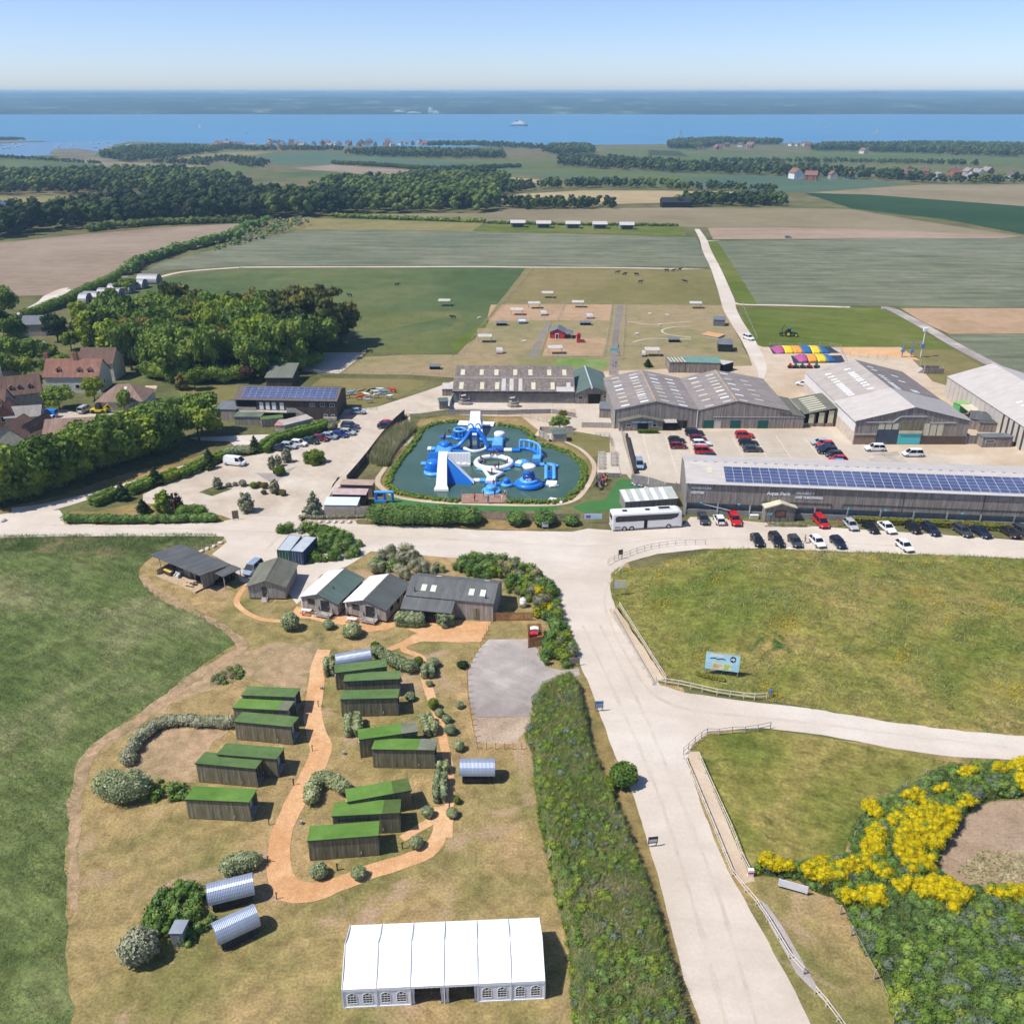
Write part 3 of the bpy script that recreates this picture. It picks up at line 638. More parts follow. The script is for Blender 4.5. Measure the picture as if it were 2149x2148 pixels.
leaf = dict(
 oak=leafmat('leaf_oak', (0.106,0.166,0.034),(0.170,0.250,0.047),(0.282,0.337,0.074), .16, objvar=.35),
 lime=leafmat('leaf_lime', (0.152,0.217,0.022),(0.232,0.298,0.034),(0.316,0.354,0.053), .2, objvar=.25),
 gold=leafmat('leaf_gold', (.16,.13,.035),(.21,.17,.05),(.25,.2,.07), .3, objvar=.15),
 dark=leafmat('leaf_dark', (0.025,0.053,0.019),(0.045,0.076,0.024),(0.087,0.120,0.039), .2, objvar=.3),
 cyp=leafmat('leaf_cypress', (0.044,0.068,0.023),(0.109,0.119,0.031),(0.356,0.272,0.057), .10, objvar=.2),
 copper=leafmat('leaf_copper', (0.072,0.042,0.029),(0.111,0.065,0.042),(0.143,0.091,0.058), .4, objvar=.1),
 pale=leafmat('leaf_variegated', (0.191,0.239,0.104),(0.361,0.409,0.217),(0.631,0.637,0.417), 1.6, objvar=.2),
 cream=leafmat('leaf_cream', (0.240,0.264,0.150),(0.396,0.396,0.263),(0.552,0.540,0.400), 1.4, objvar=.1),
 clip=leafmat('leaf_clipped', (0.105,0.164,0.022),(0.177,0.241,0.032),(0.251,0.310,0.053), .8, objvar=.3),
 grey=leafmat('leaf_grey', (0.180,0.200,0.117),(0.288,0.296,0.198),(0.432,0.409,0.306), .8, objvar=.2),
 hedge=leafmat('leaf_hedge', (0.092,0.166,0.029),(0.164,0.259,0.046),(0.281,0.363,0.075), .5, objvar=.2),
 bram=leafmat('leaf_bramble', (0.103,0.182,0.044),(0.172,0.273,0.070),(0.310,0.381,0.111), .5, objvar=.1),
 fern=leafmat('leaf_fern', (0.162,0.239,0.030),(0.238,0.310,0.042),(0.322,0.373,0.066), .4, objvar=.1),
 straw=leafmat('leaf_straw', (0.268,0.251,0.114),(0.411,0.356,0.190),(0.568,0.485,0.289), .7, objvar=.1),
 blue=leafmat('leaf_bluish', (0.099,0.147,0.084),(0.163,0.210,0.137),(0.262,0.304,0.210), .6, objvar=.1),
 gorse=leafmat('gorse_flower', (0.500,0.400,0.006),(0.660,0.540,0.008),(0.760,0.650,0.020), .9, objvar=.05),
 gdark=leafmat('gorse_green', (0.070,0.122,0.039),(0.116,0.179,0.056),(0.175,0.240,0.079), .6, objvar=.1),
 wood=leafmat('far_wood_green', (0.051,0.084,0.025),(0.091,0.131,0.037),(0.152,0.182,0.056), .02, objvar=.15),
 pine=leafmat('far_pine_green', (0.027,0.046,0.021),(0.049,0.070,0.031),(0.091,0.104,0.048), .02, objvar=.1),
 light=leafmat('far_light_green', (0.105,0.156,0.034),(0.164,0.215,0.052),(0.225,0.269,0.077), .02, objvar=.1),
 mgrass=leafmat('meadow_blade', (0.135,0.205,0.061),(0.213,0.292,0.104),(0.359,0.410,0.194), .12, objvar=.05),
 reed=leafmat('reed_blade', (0.228,0.263,0.101),(0.368,0.350,0.186),(0.525,0.455,0.270), .25, objvar=.05))
m_bark = plain('bark', (.085,.065,.045), .9, var=.3)
m_white_fl = plain('white_flower', (.75,.75,.68), .8)
def trunk_mesh(seed, h0=.62):
    b = Mb(); r = random.Random(seed)
    b.tube([(0,0,0),(r.uniform(-.01,.01),0,.2),(r.uniform(-.02,.02),r.uniform(-.02,.02),h0)], .032, 6, r2=.014)
    for i in range(4):
        a = i*1.6+r.random(); b.tube([(0,0,.3+.05*i),(.12*math.cos(a),.12*math.sin(a),.45+.05*i),(.25*math.cos(a),.25*math.sin(a),.62+.05*i)], .014, 5, r2=.005)
    me = b.obj('trunk', m_bark); d = me.data; bpy.data.objects.remove(me); return d
TRUNKS = None
def tree(name, label, p, height, width, mat, kind='round', seed=0, group=None, cat='tree', z=0):
    """trunk and crown; height and width in metres"""
    global TRUNKS
    if TRUNKS is None: TRUNKS = [trunk_mesh(i) for i in range(3)]
    t = thing(name, label, cat, (p.x,p.y,p.z+z), rnd.random()*6.283, group)
    w0 = {'round':1.0,'tall':.62,'conifer':.52,'cypress':1.05}[kind]
    for nm, me in (('trunk',TRUNKS[seed%3]),('crown',crown(kind, seed))):
        o = bpy.data.objects.new(nm, me); C.objects.link(o); o.parent = t
        o.scale = (width/w0, width/w0, height) if nm == 'crown' else (height*1.0, height*1.0, height)
        if nm == 'crown': o.material_slots[0].link = 'OBJECT'; o.material_slots[0].material = mat
    return t
def inside(poly, n, r=rng):
    """n random points in a polygon of places"""
    P = np.array([[p.x,p.y] for p in poly]); lo, hi = P.min(0), P.max(0); out = []
    while sum(map(len,out)) < n:
        q = lo+(hi-lo)*r.random((max(200,n*2),2)); c = np.zeros(len(q),bool); j = len(P)-1
        for i in range(len(P)):
            k = ((P[i,1] > q[:,1]) != (P[j,1] > q[:,1])); den = P[j,1]-P[i,1]; den = den if abs(den) > 1e-9 else 1e-9
            c ^= k & (q[:,0] < (P[j,0]-P[i,0])*(q[:,1]-P[i,1])/den+P[i,0]); j = i
        out.append(q[c])
    return np.concatenate(out)[:n]
def parea(poly):
    return abs(sum(a.x*b.y-b.x*a.y for a, b in zip(poly, poly[1:]+poly[:1])))/2
def G(s): return [g(*k) for k in s]
def edge_dist(poly, q):
    P = np.array([[p.x,p.y] for p in poly]); d = np.full(len(q),1e9)
    for i in range(len(P)):
        a, b = P[i-1], P[i]; ab = b-a; t = np.clip(((q-a)@ab)/(ab@ab+1e-9),0,1); d = np.minimum(d, np.linalg.norm(q-(a+t[:,None]*ab),axis=1))
    return d
def scrub(name, label, pts, mats, weights, h=(.8,1.8), r0=(.5,1.1), per=.9, size=.28, dens=9, cat='scrub', kind='stuff', grass=0, base=.15, patch=7., core=.82):
    """a thicket: many lumps of several plants; the plants change in patches"""
    poly = pts if isinstance(pts[0],Vector) else G(pts); n = int(parea(poly)*per); q = inside(poly, n); ed = edge_dist(poly, q)
    rr = r0[0]+(r0[1]-r0[0])*rng.random(n); hh = (h[0]+(h[1]-h[0])*rng.random(n))*np.clip(.45+ed/1.6,.45,1)
    L = np.stack([q[:,0],q[:,1],hh-rr*.75,np.minimum(rr,ed+.35),rr*.85],1)
    L[:,2] = np.maximum(L[:,2], base)
    w = np.cumsum(weights)/np.sum(weights)
    f = np.array([mnoise.noise(Vc((a/patch,b/patch,1.7)))*.75+.5 for a, b in q]); f = np.clip(f+rng.normal(0,.12,n),0,.999); pick = np.searchsorted(w, f)
    pick = np.minimum(pick, len(mats)-1)
    V, Q, idx = lumps_leaves(L, size, dens); V2, Q2 = core_balls(L, core); parts = [(V,Q),(V2,Q2)]
    mi = [pick[idx], np.repeat(pick, len(Q2)//n)]
    # skirts under the lumps so that nothing hovers
    S = L.copy(); S[:,2] = L[:,2]*.45; S[:,4] = np.maximum(L[:,2]*.6,.2); V3, Q3 = core_balls(S, .8); parts.append((V3,Q3)); mi.append(np.repeat(pick,len(Q3)//n))
    if grass:
        gq = inside(poly, int(parea(poly)*grass)); gz = np.stack([gq[:,0],gq[:,1],np.clip(edge_dist(poly,gq)*.8,0,h[0]*.85)],1)
        V4, Q4 = blades(gz, .55, .022, lean=.45); parts.append((V4,Q4)); mi.append(np.full(len(Q4), len(mats)-1))
    VV, QQ = join(parts)
    o = raw(name, VV, QQ, mats, None, np.concatenate(mi)); return tag(o, label, cat, kind=kind)
def hedge(name, label, pts, width, height, mat, size=.17, dens=30, group=None, cat='hedge', boxy=True, rough=.12, z=0):
    """a hedge along a line; boxy: clipped flat"""
    P = catmull([q if isinstance(q,Vector) else g(*q) for q in pts], 6); L = []; acc = 0
    for a, b in zip(P, P[1:]):
        d = b-a; ln = d.length; nrm = Vc((-d.y,d.x,0)).normalized() if ln > 1e-6 else Vc((1,0,0)); m = max(1,int(ln/(width*.28)))
        for k in range(m):
            p = a+d*(k/m)
            for s in ((-.3,.3) if boxy else (0,)):
                for lv in ((.28,.72) if boxy else (.55,)):
                    rr = width*(.30 if boxy else .5)*rnd.uniform(.9,1.15); hz = height*(.32 if boxy else .5)*rnd.uniform(.9,1.1)
                    L.append((p.x+nrm.x*width*s+rnd.gauss(0,rough)*width*.3, p.y+nrm.y*width*s+rnd.gauss(0,rough)*width*.3, p.z+z+height*lv+rnd.gauss(0,rough)*height*.25, rr, hz))
    o = bush_mesh(name, L, size, dens, mat, .93, -.6); return tag(o, label, cat, group)
SHRUB = {}
def shrub(label, p, w, h, mat, group=None, kind='ball', name='shrub', cat='shrub', seed=None, leafsize=.16):
    """one clipped or rounded shrub: foliage over a short stem"""
    seed = rnd.randint(0,3) if seed is None else seed; k = (kind, seed)
    if k not in SHRUB:
        r = np.random.default_rng(seed+50); L = []
        if kind == 'ball':
            L = [(0,0,.5,.44,.44)]+[(.24*math.cos(i*2.4),.24*math.sin(i*2.4),.36+.05*i*.6,.24+.05*r.random(),.25) for i in range(9)]
        else:
            for x in (-.27,.27):
                for y in (-.27,.27):
                    for z in (.26,.74): L.append((x+r.normal(0,.02),y+r.normal(0,.02),z,.29,.3))
            L.append((0,0,.5,.42,.46))
        SHRUB[k] = bush_mesh('foliage', L, .075, 330, mat, .92, -.7, link=False)
        b = TU([(0,0,0),(0,0,.3)],.05,5); o = b.obj('stem', m_bark); SHRUB[k,'s'] = o.data; bpy.data.objects.remove(o)
    t = thing(name, label, cat, p, rnd.random()*6.283, group)
    for nm, me in (('foliage',SHRUB[k]),('stem',SHRUB[k,'s'])):
        o = bpy.data.objects.new(nm, me); C.objects.link(o); o.parent = t; o.scale = (w,w,h)
        if nm == 'foliage': o.material_slots[0].link = 'OBJECT'; o.material_slots[0].material = mat
    return t
def sh(t, x, y, wpx, hf, mat, label, group=None, kind='ball', name='shrub', **k):
    """shrub whose foot the photo shows at x,y and that is wpx wide there"""
    p = g(t,x,y); w_ = wpx*TILE[t][2]/ppm(p); p = p+Vc((0,w_*.3,0)); return shrub(label, p, w_, w_*hf, mat, group, kind, name, **k)
def edge_polyline(P, q):
    P = np.array([[p.x,p.y] for p in P]); d = np.full(len(q),1e9)
    for i in range(1,len(P)):
        a, b2 = P[i-1], P[i]; ab = b2-a; t_ = np.clip(((q-a)@ab)/(ab@ab+1e-9),0,1); d = np.minimum(d, np.linalg.norm(q-(a+t_[:,None]*ab),axis=1))
    return d
def inpoly(poly, q):
    P = np.array([[p.x,p.y] for p in poly]); c = np.zeros(len(q),bool); j = len(P)-1
    for i in range(len(P)):
        den = P[j,1]-P[i,1]; den = den if abs(den) > 1e-9 else 1e-9
        c ^= ((P[i,1] > q[:,1]) != (P[j,1] > q[:,1])) & (q[:,0] < (P[j,0]-P[i,0])*(q[:,1]-P[i,1])/den+P[i,0]); j = i
    return c
def bumpy(q): return np.array([mnoise.noise(Vc((a*.25,b*.25,0)))*.14+mnoise.noise(Vc((a*.9,b*.9,4)))*.09 for a,b in q])
def hill(name, poly, st, zf, mat, parent=None):
    P = np.array([[p.x,p.y] for p in poly]); lo, hi = P.min(0), P.max(0); hi = np.minimum(hi,[125,200]); xs = np.arange(lo[0],hi[0],st); ys = np.arange(lo[1],hi[1],st); X, Y = np.meshgrid(xs,ys); q = np.stack([X.ravel(),Y.ravel()],1); ok = inpoly(poly,q)
    idx = np.arange(len(q)).reshape(len(ys),len(xs)); Q = np.stack([idx[:-1,:-1],idx[:-1,1:],idx[1:,1:],idx[1:,:-1]],-1).reshape(-1,4); Q = Q[ok[Q].all(1)]; us, inv = np.unique(Q, return_inverse=True); q = q[us]
    o = raw(name, np.stack([q[:,0],q[:,1],zf(q)],1), inv.reshape(-1,4), mat, parent); o.data.polygons.foreach_set('use_smooth',[True]*len(Q)); return o
def bank(name, label, poly, H, mat, n_grass, gm, n_bush, bm, br=(.35,.8), cat='hedgerow'):
    """a raised strip of rough growth: grassy body, standing blades, low bushes"""
    t = thing(name, label, cat); s = lambda v: np.clip(v,0,1)**2*(3-2*np.clip(v,0,1)); zf = lambda q: H*s(edge_dist(poly,q)/1.0+.12)+bumpy(q)*2.2*np.clip(edge_dist(poly,q),0,1)
    sheet('foot', poly, mat, 12, .25, .8, parent=t); hill('body', poly, .45, zf, mat, t)
    q = inside(poly, n_grass); V, Q = blades(np.stack([q[:,0],q[:,1],zf(q)-.05],1), .5, .022, lean=.55); k = np.array([mnoise.noise(Vc((a/5,b/5,3)))*.8+.5 for a,b in q])+rng.normal(0,.15,len(q)); o = raw('grass', V, Q, gm, t, np.clip((k*len(gm)).astype(int),0,len(gm)-1)); o['kind'] = 'stuff'
    q = inside(poly, n_bush); r = br[0]+(br[1]-br[0])*rng.random(n_bush)**2; ed = edge_dist(poly,q); r = np.minimum(r, ed+.3); k = np.array([mnoise.noise(Vc((a/6,b/6,7)))*.8+.5 for a,b in q])+rng.normal(0,.15,n_bush)
    o = bush_mesh('bushes', np.stack([q[:,0],q[:,1],zf(q)+r*.1,r,r*.7],1), .14, 34, bm, .85, -.2, pick=np.clip((k*len(bm)).astype(int),0,len(bm)-1), parent=t); o['kind'] = 'stuff'; return t

# shrubs and hedges round the camp
PG = 'variegated shrubs beside the green-roofed cabins'
def many(t, rows, label, group, mat=None, **k):
    for r in rows: sh(t, r[0], r[1], r[2], r[3] if len(r) > 3 else .9, mat or leaf['pale'], label, group, **k)
many('C4', [(1545,362,72),(1705,135,78),(1745,470,62,1),(1795,512,66),(1815,590,82),(1875,703,78,1),(1665,1152,84,1),(1830,1155,82),(1880,412,56),(1675,262,48)], 'small variegated pale green bush by the wood chip path right of the cabins', PG)
many('C5', [(1190,500,96),(1400,505,82),(1710,340,78)], 'round variegated bush beside the lowest row of wood chip path', 'round bushes at the bottom of the camp path')
many('C3', [(268,640,72),(415,697,122,.8)], 'clipped pale bush on the grass in front of the white-roofed cabins', 'pale bushes before the cabins')
sh('C2',1440,950,165,1.1,leaf['pale'],'large egg-shaped variegated bush at the end of the winding chip path')
sh('C3',1012,617,90,.95,leaf['pale'],'square clipped bush right of the porch of the long cabin',kind='cube')
hedge('hedge','clipped variegated hedge left of the porch of the long cabin',T('C3','715,600 790,608 870,606'),1.7,1.9,leaf['pale'])
sh('C3',566,770,60,.95,leaf['clip'],'dark green ball bush alone on the lawn above the cabins')
sh('C3',838,868,64,.9,leaf['clip'],'green ball bush at the tip of the long variegated hedge')
sh('C3',1120,887,72,.6,leaf['dark'],'small dark spreading bush beside the rope fence posts')
sh('C4',1705,418,74,1.1,leaf['clip'],'yellow-green clipped bush in the bed right of the cabins')
sh('C4',1866,1056,50,1.1,leaf['clip'],'little yellow-green bush beside the lower path bend')
hedge('hedge','long rounded variegated hedge behind the upper green-roofed cabins',T('C4','1330,60 1400,95 1470,130 1560,160'),1.9,1.7,leaf['pale'],boxy=False)
hedge('hedge','narrow tall variegated hedge at the left wall of the top cabin',T('C4','1003,185 1000,120'),1.3,1.9,leaf['pale'])
hedge('hedge','clipped variegated block between the two upper cabin rows',T('C4','1165,590 1165,500'),1.9,1.7,leaf['pale'])
hedge('hedge','clipped block hedge in the middle of the chip bed',T('C4','1690,590 1650,490'),1.6,1.5,leaf['pale'])
hedge('hedge','upper clipped block hedge near the top of the chip bed',T('C4','1670,200 1668,150'),1.5,1.5,leaf['pale'])
hedge('hedge','clipped variegated hedge strip beside the lone silver barrel hut',T('C4','1750,1040 1750,960 1762,890'),1.3,1.6,leaf['pale'])
hedge('hedge','short clipped block above the hedge strip near the barrel hut',T('C4','1770,845 1775,815'),1.2,1.4,leaf['pale'])
hedge('hedge','L-shaped rounded hedge on the grass left of the lower cabins',T('C4','880,1050 900,960 950,915 1040,935 1110,985'),1.7,1.6,leaf['pale'],boxy=False)
hedge('hedge','pair of merged dark and pale bushes left of the path foot',T('C5','710,455 770,440 850,425'),2.0,1.7,leaf['pale'],boxy=False)
sh('C5',225,968,205,.95,leaf['cream'],'big cream-flowered round bush at the corner of the bramble patch')
hedge('hedge','pale flowering bush at the left end of the ring hedge',T('F','205,1500 240,1505 262,1500'),3.2,3.0,leaf['pale'],boxy=False)
hedge('hedge','pale white-flowered curving hedge left of the middle cabins',T('F','243,1440 262,1405 290,1378 330,1366 400,1368 440,1368'),1.8,1.3,leaf['cream'],boxy=False,rough=.25)
scrub('bramble_hedge','dark green bramble hedge left of the lowest left cabin',T('F','262,1480 300,1475 365,1490 362,1512 300,1512 250,1508'),[leaf['hedge'],leaf['bram']],[1,1],(1.0,1.6),(.4,.7),1.6,.2,16)
scrub('tall_grass_patch','oval patch of tall pale grass on the bare turf',T('C4','195,250 215,205 290,150 380,110 425,150 410,200 330,240'),[leaf['mgrass'],leaf['bram'],leaf['straw']],[2,1,1],(.4,.7),(.3,.5),2.2,.16,26,grass=30)
scrub('bramble_patch','dark bramble patch behind the two black barrel huts',T('C5','250,740 285,650 340,580 440,520 540,520 600,560 615,640 625,720 600,770 540,800 480,880 330,950 260,930 260,800'),[leaf['bram'],leaf['hedge'],leaf['fern']],[3,3,1],(.9,1.5),(.4,.8),1.5,.2,16,grass=5)
scrub('willow_scrub','grey-green willow scrub behind the white-roofed cabins',T('C3','500,290 520,240 600,175 700,140 830,155 840,210 920,240 1010,270 1010,285 840,285 770,335 640,290'),[leaf['grey'],leaf['cream'],leaf['bram']],[3,1,1],(1.2,2.4),(.7,1.2),.8,.17,22)
scrub('roadside_thicket','green thicket with yellow flowers wrapping the long cabin',T('C3','1020,280 1100,230 1180,175 1390,180 1500,230 1620,300 1720,400 1750,560 1800,680 1850,820 1790,885 1640,860 1600,780 1640,700 1640,600 1570,570 1540,480 1480,420 1400,400 1385,330 1200,305'),[leaf['hedge'],leaf['bram'],leaf['fern'],leaf['straw'],leaf['gorse'],leaf['grey']],[4,4,2,1,.35,1],(1.2,2.3),(.6,1.1),.9,.18,22,grass=3)
scrub('container_scrub','dark rounded scrub hugging the two shipping containers',T('C3','150,215 160,160 205,120 205,60 60,20 -40,40 -60,20 80,-20 320,30 440,75 490,120 460,175 320,205'),[leaf['bram'],leaf['hedge'],leaf['grey']],[3,3,1.5],(1.4,2.4),(.7,1.1),.9,.18,22)
hr = G(T('C8','745,590 870,520 1010,480'))+[g(*q,1.9) for q in T('C8','1075,470 1088,560 1115,700 1155,900 1185,1010')+T('E4','525,250 545,300 600,420 640,520 690,600 745,760 835,970 925,1260 1010,1550 1110,1900 1210,2300')]+G(T('E4','430,2350 360,1931 340,1480 260,1150 200,900 140,600 110,240 60,150')+T('C8','690,790 690,690'))
m_bank = GM('bank_grass',[(.15,.19,.058),(.22,.245,.09),(.32,.315,.155)],.16,.8,5.,streak=(.9,.6,2.,.3),bumps=.9,bdist=.2,mottle=.35,fine=.45,patch=((.12,.175,.045),.25,.6))
bank('hedgerow','wide tangled grassy hedgerow between the marquee field and the chalk road',hr,1.75,m_bank,70000,[leaf['mgrass'],leaf['straw'],leaf['fern'],leaf['mgrass'],leaf['straw']],620,[leaf['bram'],leaf['fern'],leaf['hedge'],leaf['blue'],leaf['fern']])
sh('E4',680,470,175,.95,leaf['hedge'],'large round dark bush leaning over the chalk road from the hedgerow')
sh('E4',575,490,110,.9,leaf['fern'],'yellow-green bush beside the large round roadside bush')
for i,(x,y) in enumerate(((690,1715),)): sh('E4',x,y,70,.8,leaf['gorse'],'small yellow flowering bush low in the hedgerow')
# gorse and scrub round the bare pit
ex = T('E3','985,720 1030,640 1100,545 1250,480 1400,400 1500,345 1600,330 1932,325 2300,320 2300,480 1932,490 1740,520 1610,585 1545,690 1490,800 1435,890 1560,975 1700,1015 1932,1045 2300,1110 2300,2250 1300,2250 1230,1723 1180,1500 1060,1320 960,1100 900,1040 800,1010 700,940 490,915 465,870 700,870 960,830 1000,770')
bank('gorse_scrub','dark green scrub covering the bank around the bare soil pit',G(ex),.9,GM('scrub_ground',[(.05,.08,.026),(.075,.105,.035),(.12,.14,.055)],.2,.9,5.,bumps=.9,bdist=.2,mottle=.35,fine=.4),50000,[leaf['bram'],leaf['mgrass'],leaf['fern'],leaf['gdark']],1900,[leaf['gdark'],leaf['bram'],leaf['hedge'],leaf['blue'],leaf['fern']],(.4,.85),'scrub')
yl = [(1100,760,62,80),(1075,810,40,40),(1330,650,150,50),(1360,740,135,60),(1470,640,85,60),(1420,590,60,40),(850,920,125,60),(530,880,60,25),(610,890,50,20),(1085,600,48,40),(1020,880,60,36),(1150,930,52,28),(1250,1000,45,28),(1100,1060,85,42),(1420,1010,105,55),(1530,1055,85,40),(1340,880,80,45),(1820,1035,110,26),(1915,430,50,70),(1890,345,60,22),(1790,365,55,22),(1600,385,50,22),(1470,475,32,18),(1310,520,62,28),(1600,545,50,24),(1540,1110,32,18),(960,1060,50,25),(1290,800,70,50)]
L = []
for (x,y,a,b_) in yl:
    for i in range(int(a*b_/70)):
        t_ = rnd.random()*6.283; q_ = math.sqrt(rnd.random()); p = g('E3', x+a*q_*math.cos(t_), y+b_*q_*math.sin(t_)); r_ = rnd.uniform(.3,.6)
        L.append((p.x, p.y-.5, rnd.uniform(1.0,1.75), r_, r_*.75))
tag(bush_mesh('gorse_blossom', L, .1, 75, [leaf['gorse'],leaf['fern'],leaf['gdark']], .8, -.3, pick=[rnd.choice([0]*9+[1]) for _ in L]), 'bright yellow gorse blossom in mounds round the bare pit', 'gorse', kind='stuff')
V, Q = leafquads(np.array([[p[0],p[1],.06] for p in inside(G(T('E3','1560,900 1700,780 1932,800 1932,1010 1700,990')), 900)]), np.tile([0,0,1.],(900,1)), .22, 1.8)
tag(raw('dead_stalks', V, Q, leaf['straw']), 'dry broken stalks strewn over the bare soil pit', 'stalks', kind='stuff')
# meadow and rough grass standing up
def turf(name, label, pts, n, h, mat, w=.03, lean=.5, z=0):
    q = inside(G(pts), n); f_ = np.array([mnoise.noise(Vc((a*.16,b*.16,5.)))+.6*mnoise.noise(Vc((a*.5,b*.5,2.))) for a,b in q])
    q = q[f_+rng.normal(0,.25,n) > -.1]; P = np.stack([q[:,0],q[:,1],np.full(len(q),z)],1)
    V, Q = blades(P, h, w, lean=lean); return tag(raw(name, V, Q, mat), label, 'grass', kind='stuff')
md = T('C1','-300,450 0,465 600,458 1080,472 1100,520 1010,590 1005,660 1050,720 1130,765 1400,885 1600,995 1740,1100 1690,1150 1380,1370 1230,1500 1100,1590')+T('F','190,1392 160,1432 138,1500 128,1560 128,1700 134,1931 140,2050 -150,2050 -250,1100')
turf('meadow_grass','tall uncut meadow grass bending in the wind left of the camp',md,70000,.3,leaf['mgrass'],.03,.6)
turf('verge_grass','rough tall grass on the bank below the chalk road',T('C1','-200,365 0,358 600,350 1300,345 1560,348 1600,395 1450,470 1120,475 0,465 -200,480'),14000,.4,leaf['mgrass'],.035,.5)

# building helpers
def base(a, b, name, label, cat, group=None, z=None):
    """an Empty at the left foot of a front; x runs along the front, y away from the viewer"""
    A = a if isinstance(a,Vector) else g(*a); B = b if isinstance(b,Vector) else g(*b)
    z0 = hgt(A.y) if z is None else z
    d = B-A; t = thing(name, label, cat, (A.x,A.y,z0), math.atan2(d.y,d.x), group); return t, math.hypot(d.x,d.y)
m_glass = glassy('window_glass', (.02,.026,.032), .06)
m_wframe = plain('white_frame', (.72,.72,.70), .5, var=.05)
m_dkframe = plain('dark_frame', (.05,.045,.04), .6)
m_wood_o = boards('silvered_boards', (.28,.245,.21),(.43,.38,.33), .22, .13)
m_wood_d = boards('dark_pod_boards', (.155,.145,.085),(.25,.228,.138), .14, .14, stain=.5)
m_wood_g = boards('green_pod_boards', (.185,.17,.105),(.29,.26,.165), .14, .14, stain=.5)
m_wood_w = boards('warm_fence_boards', (.36,.17,.075),(.46,.24,.12), .14, .12)
m_wood_y = boards('pale_deck_boards', (.45,.33,.20),(.56,.42,.27), .14, .08, horizontal=False)
m_wood_n = plain('new_timber', (.52,.40,.26), .8, var=.2)
m_wood_s = plain('silver_timber', (.40,.36,.31), .85, var=.25, scale=2)
m_barn = boards('barn_boards', (0.228,0.198,0.174),(0.360,0.318,0.282), .3, .1, stain=.4)
m_barn2 = boards('long_barn_boards', (0.217,0.189,0.163),(0.329,0.287,0.256), .25, .1, stain=.45)
m_conwall = plain('concrete_wall', (.36,.33,.29), .9, var=.2)
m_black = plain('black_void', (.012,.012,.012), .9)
m_steel = plain('galvanised', (.50,.52,.53), .45, .6, var=.12)
m_felt = sheeting('dark_felt', (.11,.114,.114), .9, 0, .8, stain=.3, depth=.004)
m_olive = sheeting('olive_roof', (.155,.155,.115), .3, 0, .7, stain=.25, depth=.01)
m_greenr = sheeting('green_roof', (.105,.15,.125), .3, 1, .6, stain=.2, depth=.012)
m_whiter = sheeting('pale_metal_roof', (.70,.70,.70), .3, 1, .45, stain=.12, depth=.015)
m_tiler = sheeting('grey_tiles', (.13,.135,.13), .3, 0, .75, stain=.25, depth=.02)
m_barrel = sheeting('silver_corrugated', (.36,.41,.50), .16, 0, .38, .35, stain=.1, depth=.03, spec=.4)
m_barreldk = sheeting('steel_blue_corrugated', (.33,.38,.46), .16, 0, .42, .3, stain=.12, depth=.03, spec=.4)
m_black_b = boards('black_boards', (.018,.018,.02),(.035,.034,.036), .13, .15, stain=.3)
m_turfroof = ground_mat('turf_roof', [(.105,.21,.04),(.13,.245,.05),(.155,.27,.065)], .12, .8, 8., bumps=.3, bdist=.03, mottle=.15, fine=.2)
m_turfroof2 = ground_mat('turf_roof_dull', [(.095,.165,.055),(.115,.19,.065),(.135,.205,.078)], .12, .8, 8., bumps=.3, bdist=.03, mottle=.15, fine=.2)
m_turfroof3 = ground_mat('turf_roof_old', [(.075,.12,.03),(.09,.135,.038),(.105,.15,.048)], .12, .8, 8., bumps=.3, bdist=.03, mottle=.2, fine=.2)
m_turfgrey = ground_mat('turf_roof_faded', [(.16,.18,.12),(.19,.20,.14),(.22,.23,.17)], .2, .9, 8., bumps=.3, bdist=.03, mottle=.2, fine=.2)
m_pvc, nt, b = new_mat('white_pvc'); b.inputs['Base Color'].default_value = (.84,.845,.86,1); b.inputs['Roughness'].default_value = .45
def window(parent, x0, x1, z0, z1, y=0, bars=(1,1), frame=None, glass=None, name='window', side=None, fw=.07):
    """frame, panes and glazing bars on the front wall (y) or, side=x, on an end wall (x0..x1 then run along y)"""
    P = (lambda u,v,d: (u,v-d)) if side is None else None
    def bx(b_, a0, a1, c0, c1, d0, d1):
        if side is None: b_.box(a0,a1,y-d1,y-d0,c0,c1)
        else:
            s_ = 1 if side[1] > 0 else -1; xs = sorted((side[0]+s_*d0, side[0]+s_*d1)); b_.box(xs[0],xs[1],a0,a1,c0,c1)
    f_ = Mb()
    for (a0,a1,c0,c1) in ((x0,x1,z0,z0+fw),(x0,x1,z1-fw,z1),(x0,x0+fw,z0+fw,z1-fw),(x1-fw,x1,z0+fw,z1-fw)): bx(f_,a0,a1,c0,c1,.002,.06)
    for i in range(1,bars[0]+1 if bars[0] > 0 else 1):
        if bars[0] > 1 and i < bars[0]: xx = x0+(x1-x0)*i/bars[0]; bx(f_,xx-.03,xx+.03,z0+fw,z1-fw,.002,.05)
    for i in range(1,bars[1]): zz = z0+(z1-z0)*i/bars[1]; bx(f_,x0+fw,x1-fw,zz-.025,zz+.025,.004,.048)
    w_ = f_.obj(name, frame or m_wframe, parent)
    g_ = Mb(); bx(g_, x0+fw*.8, x1-fw*.8, z0+fw*.8, z1-fw*.8, .003, .025); g_.obj('pane', glass or m_glass, w_)
    return w_
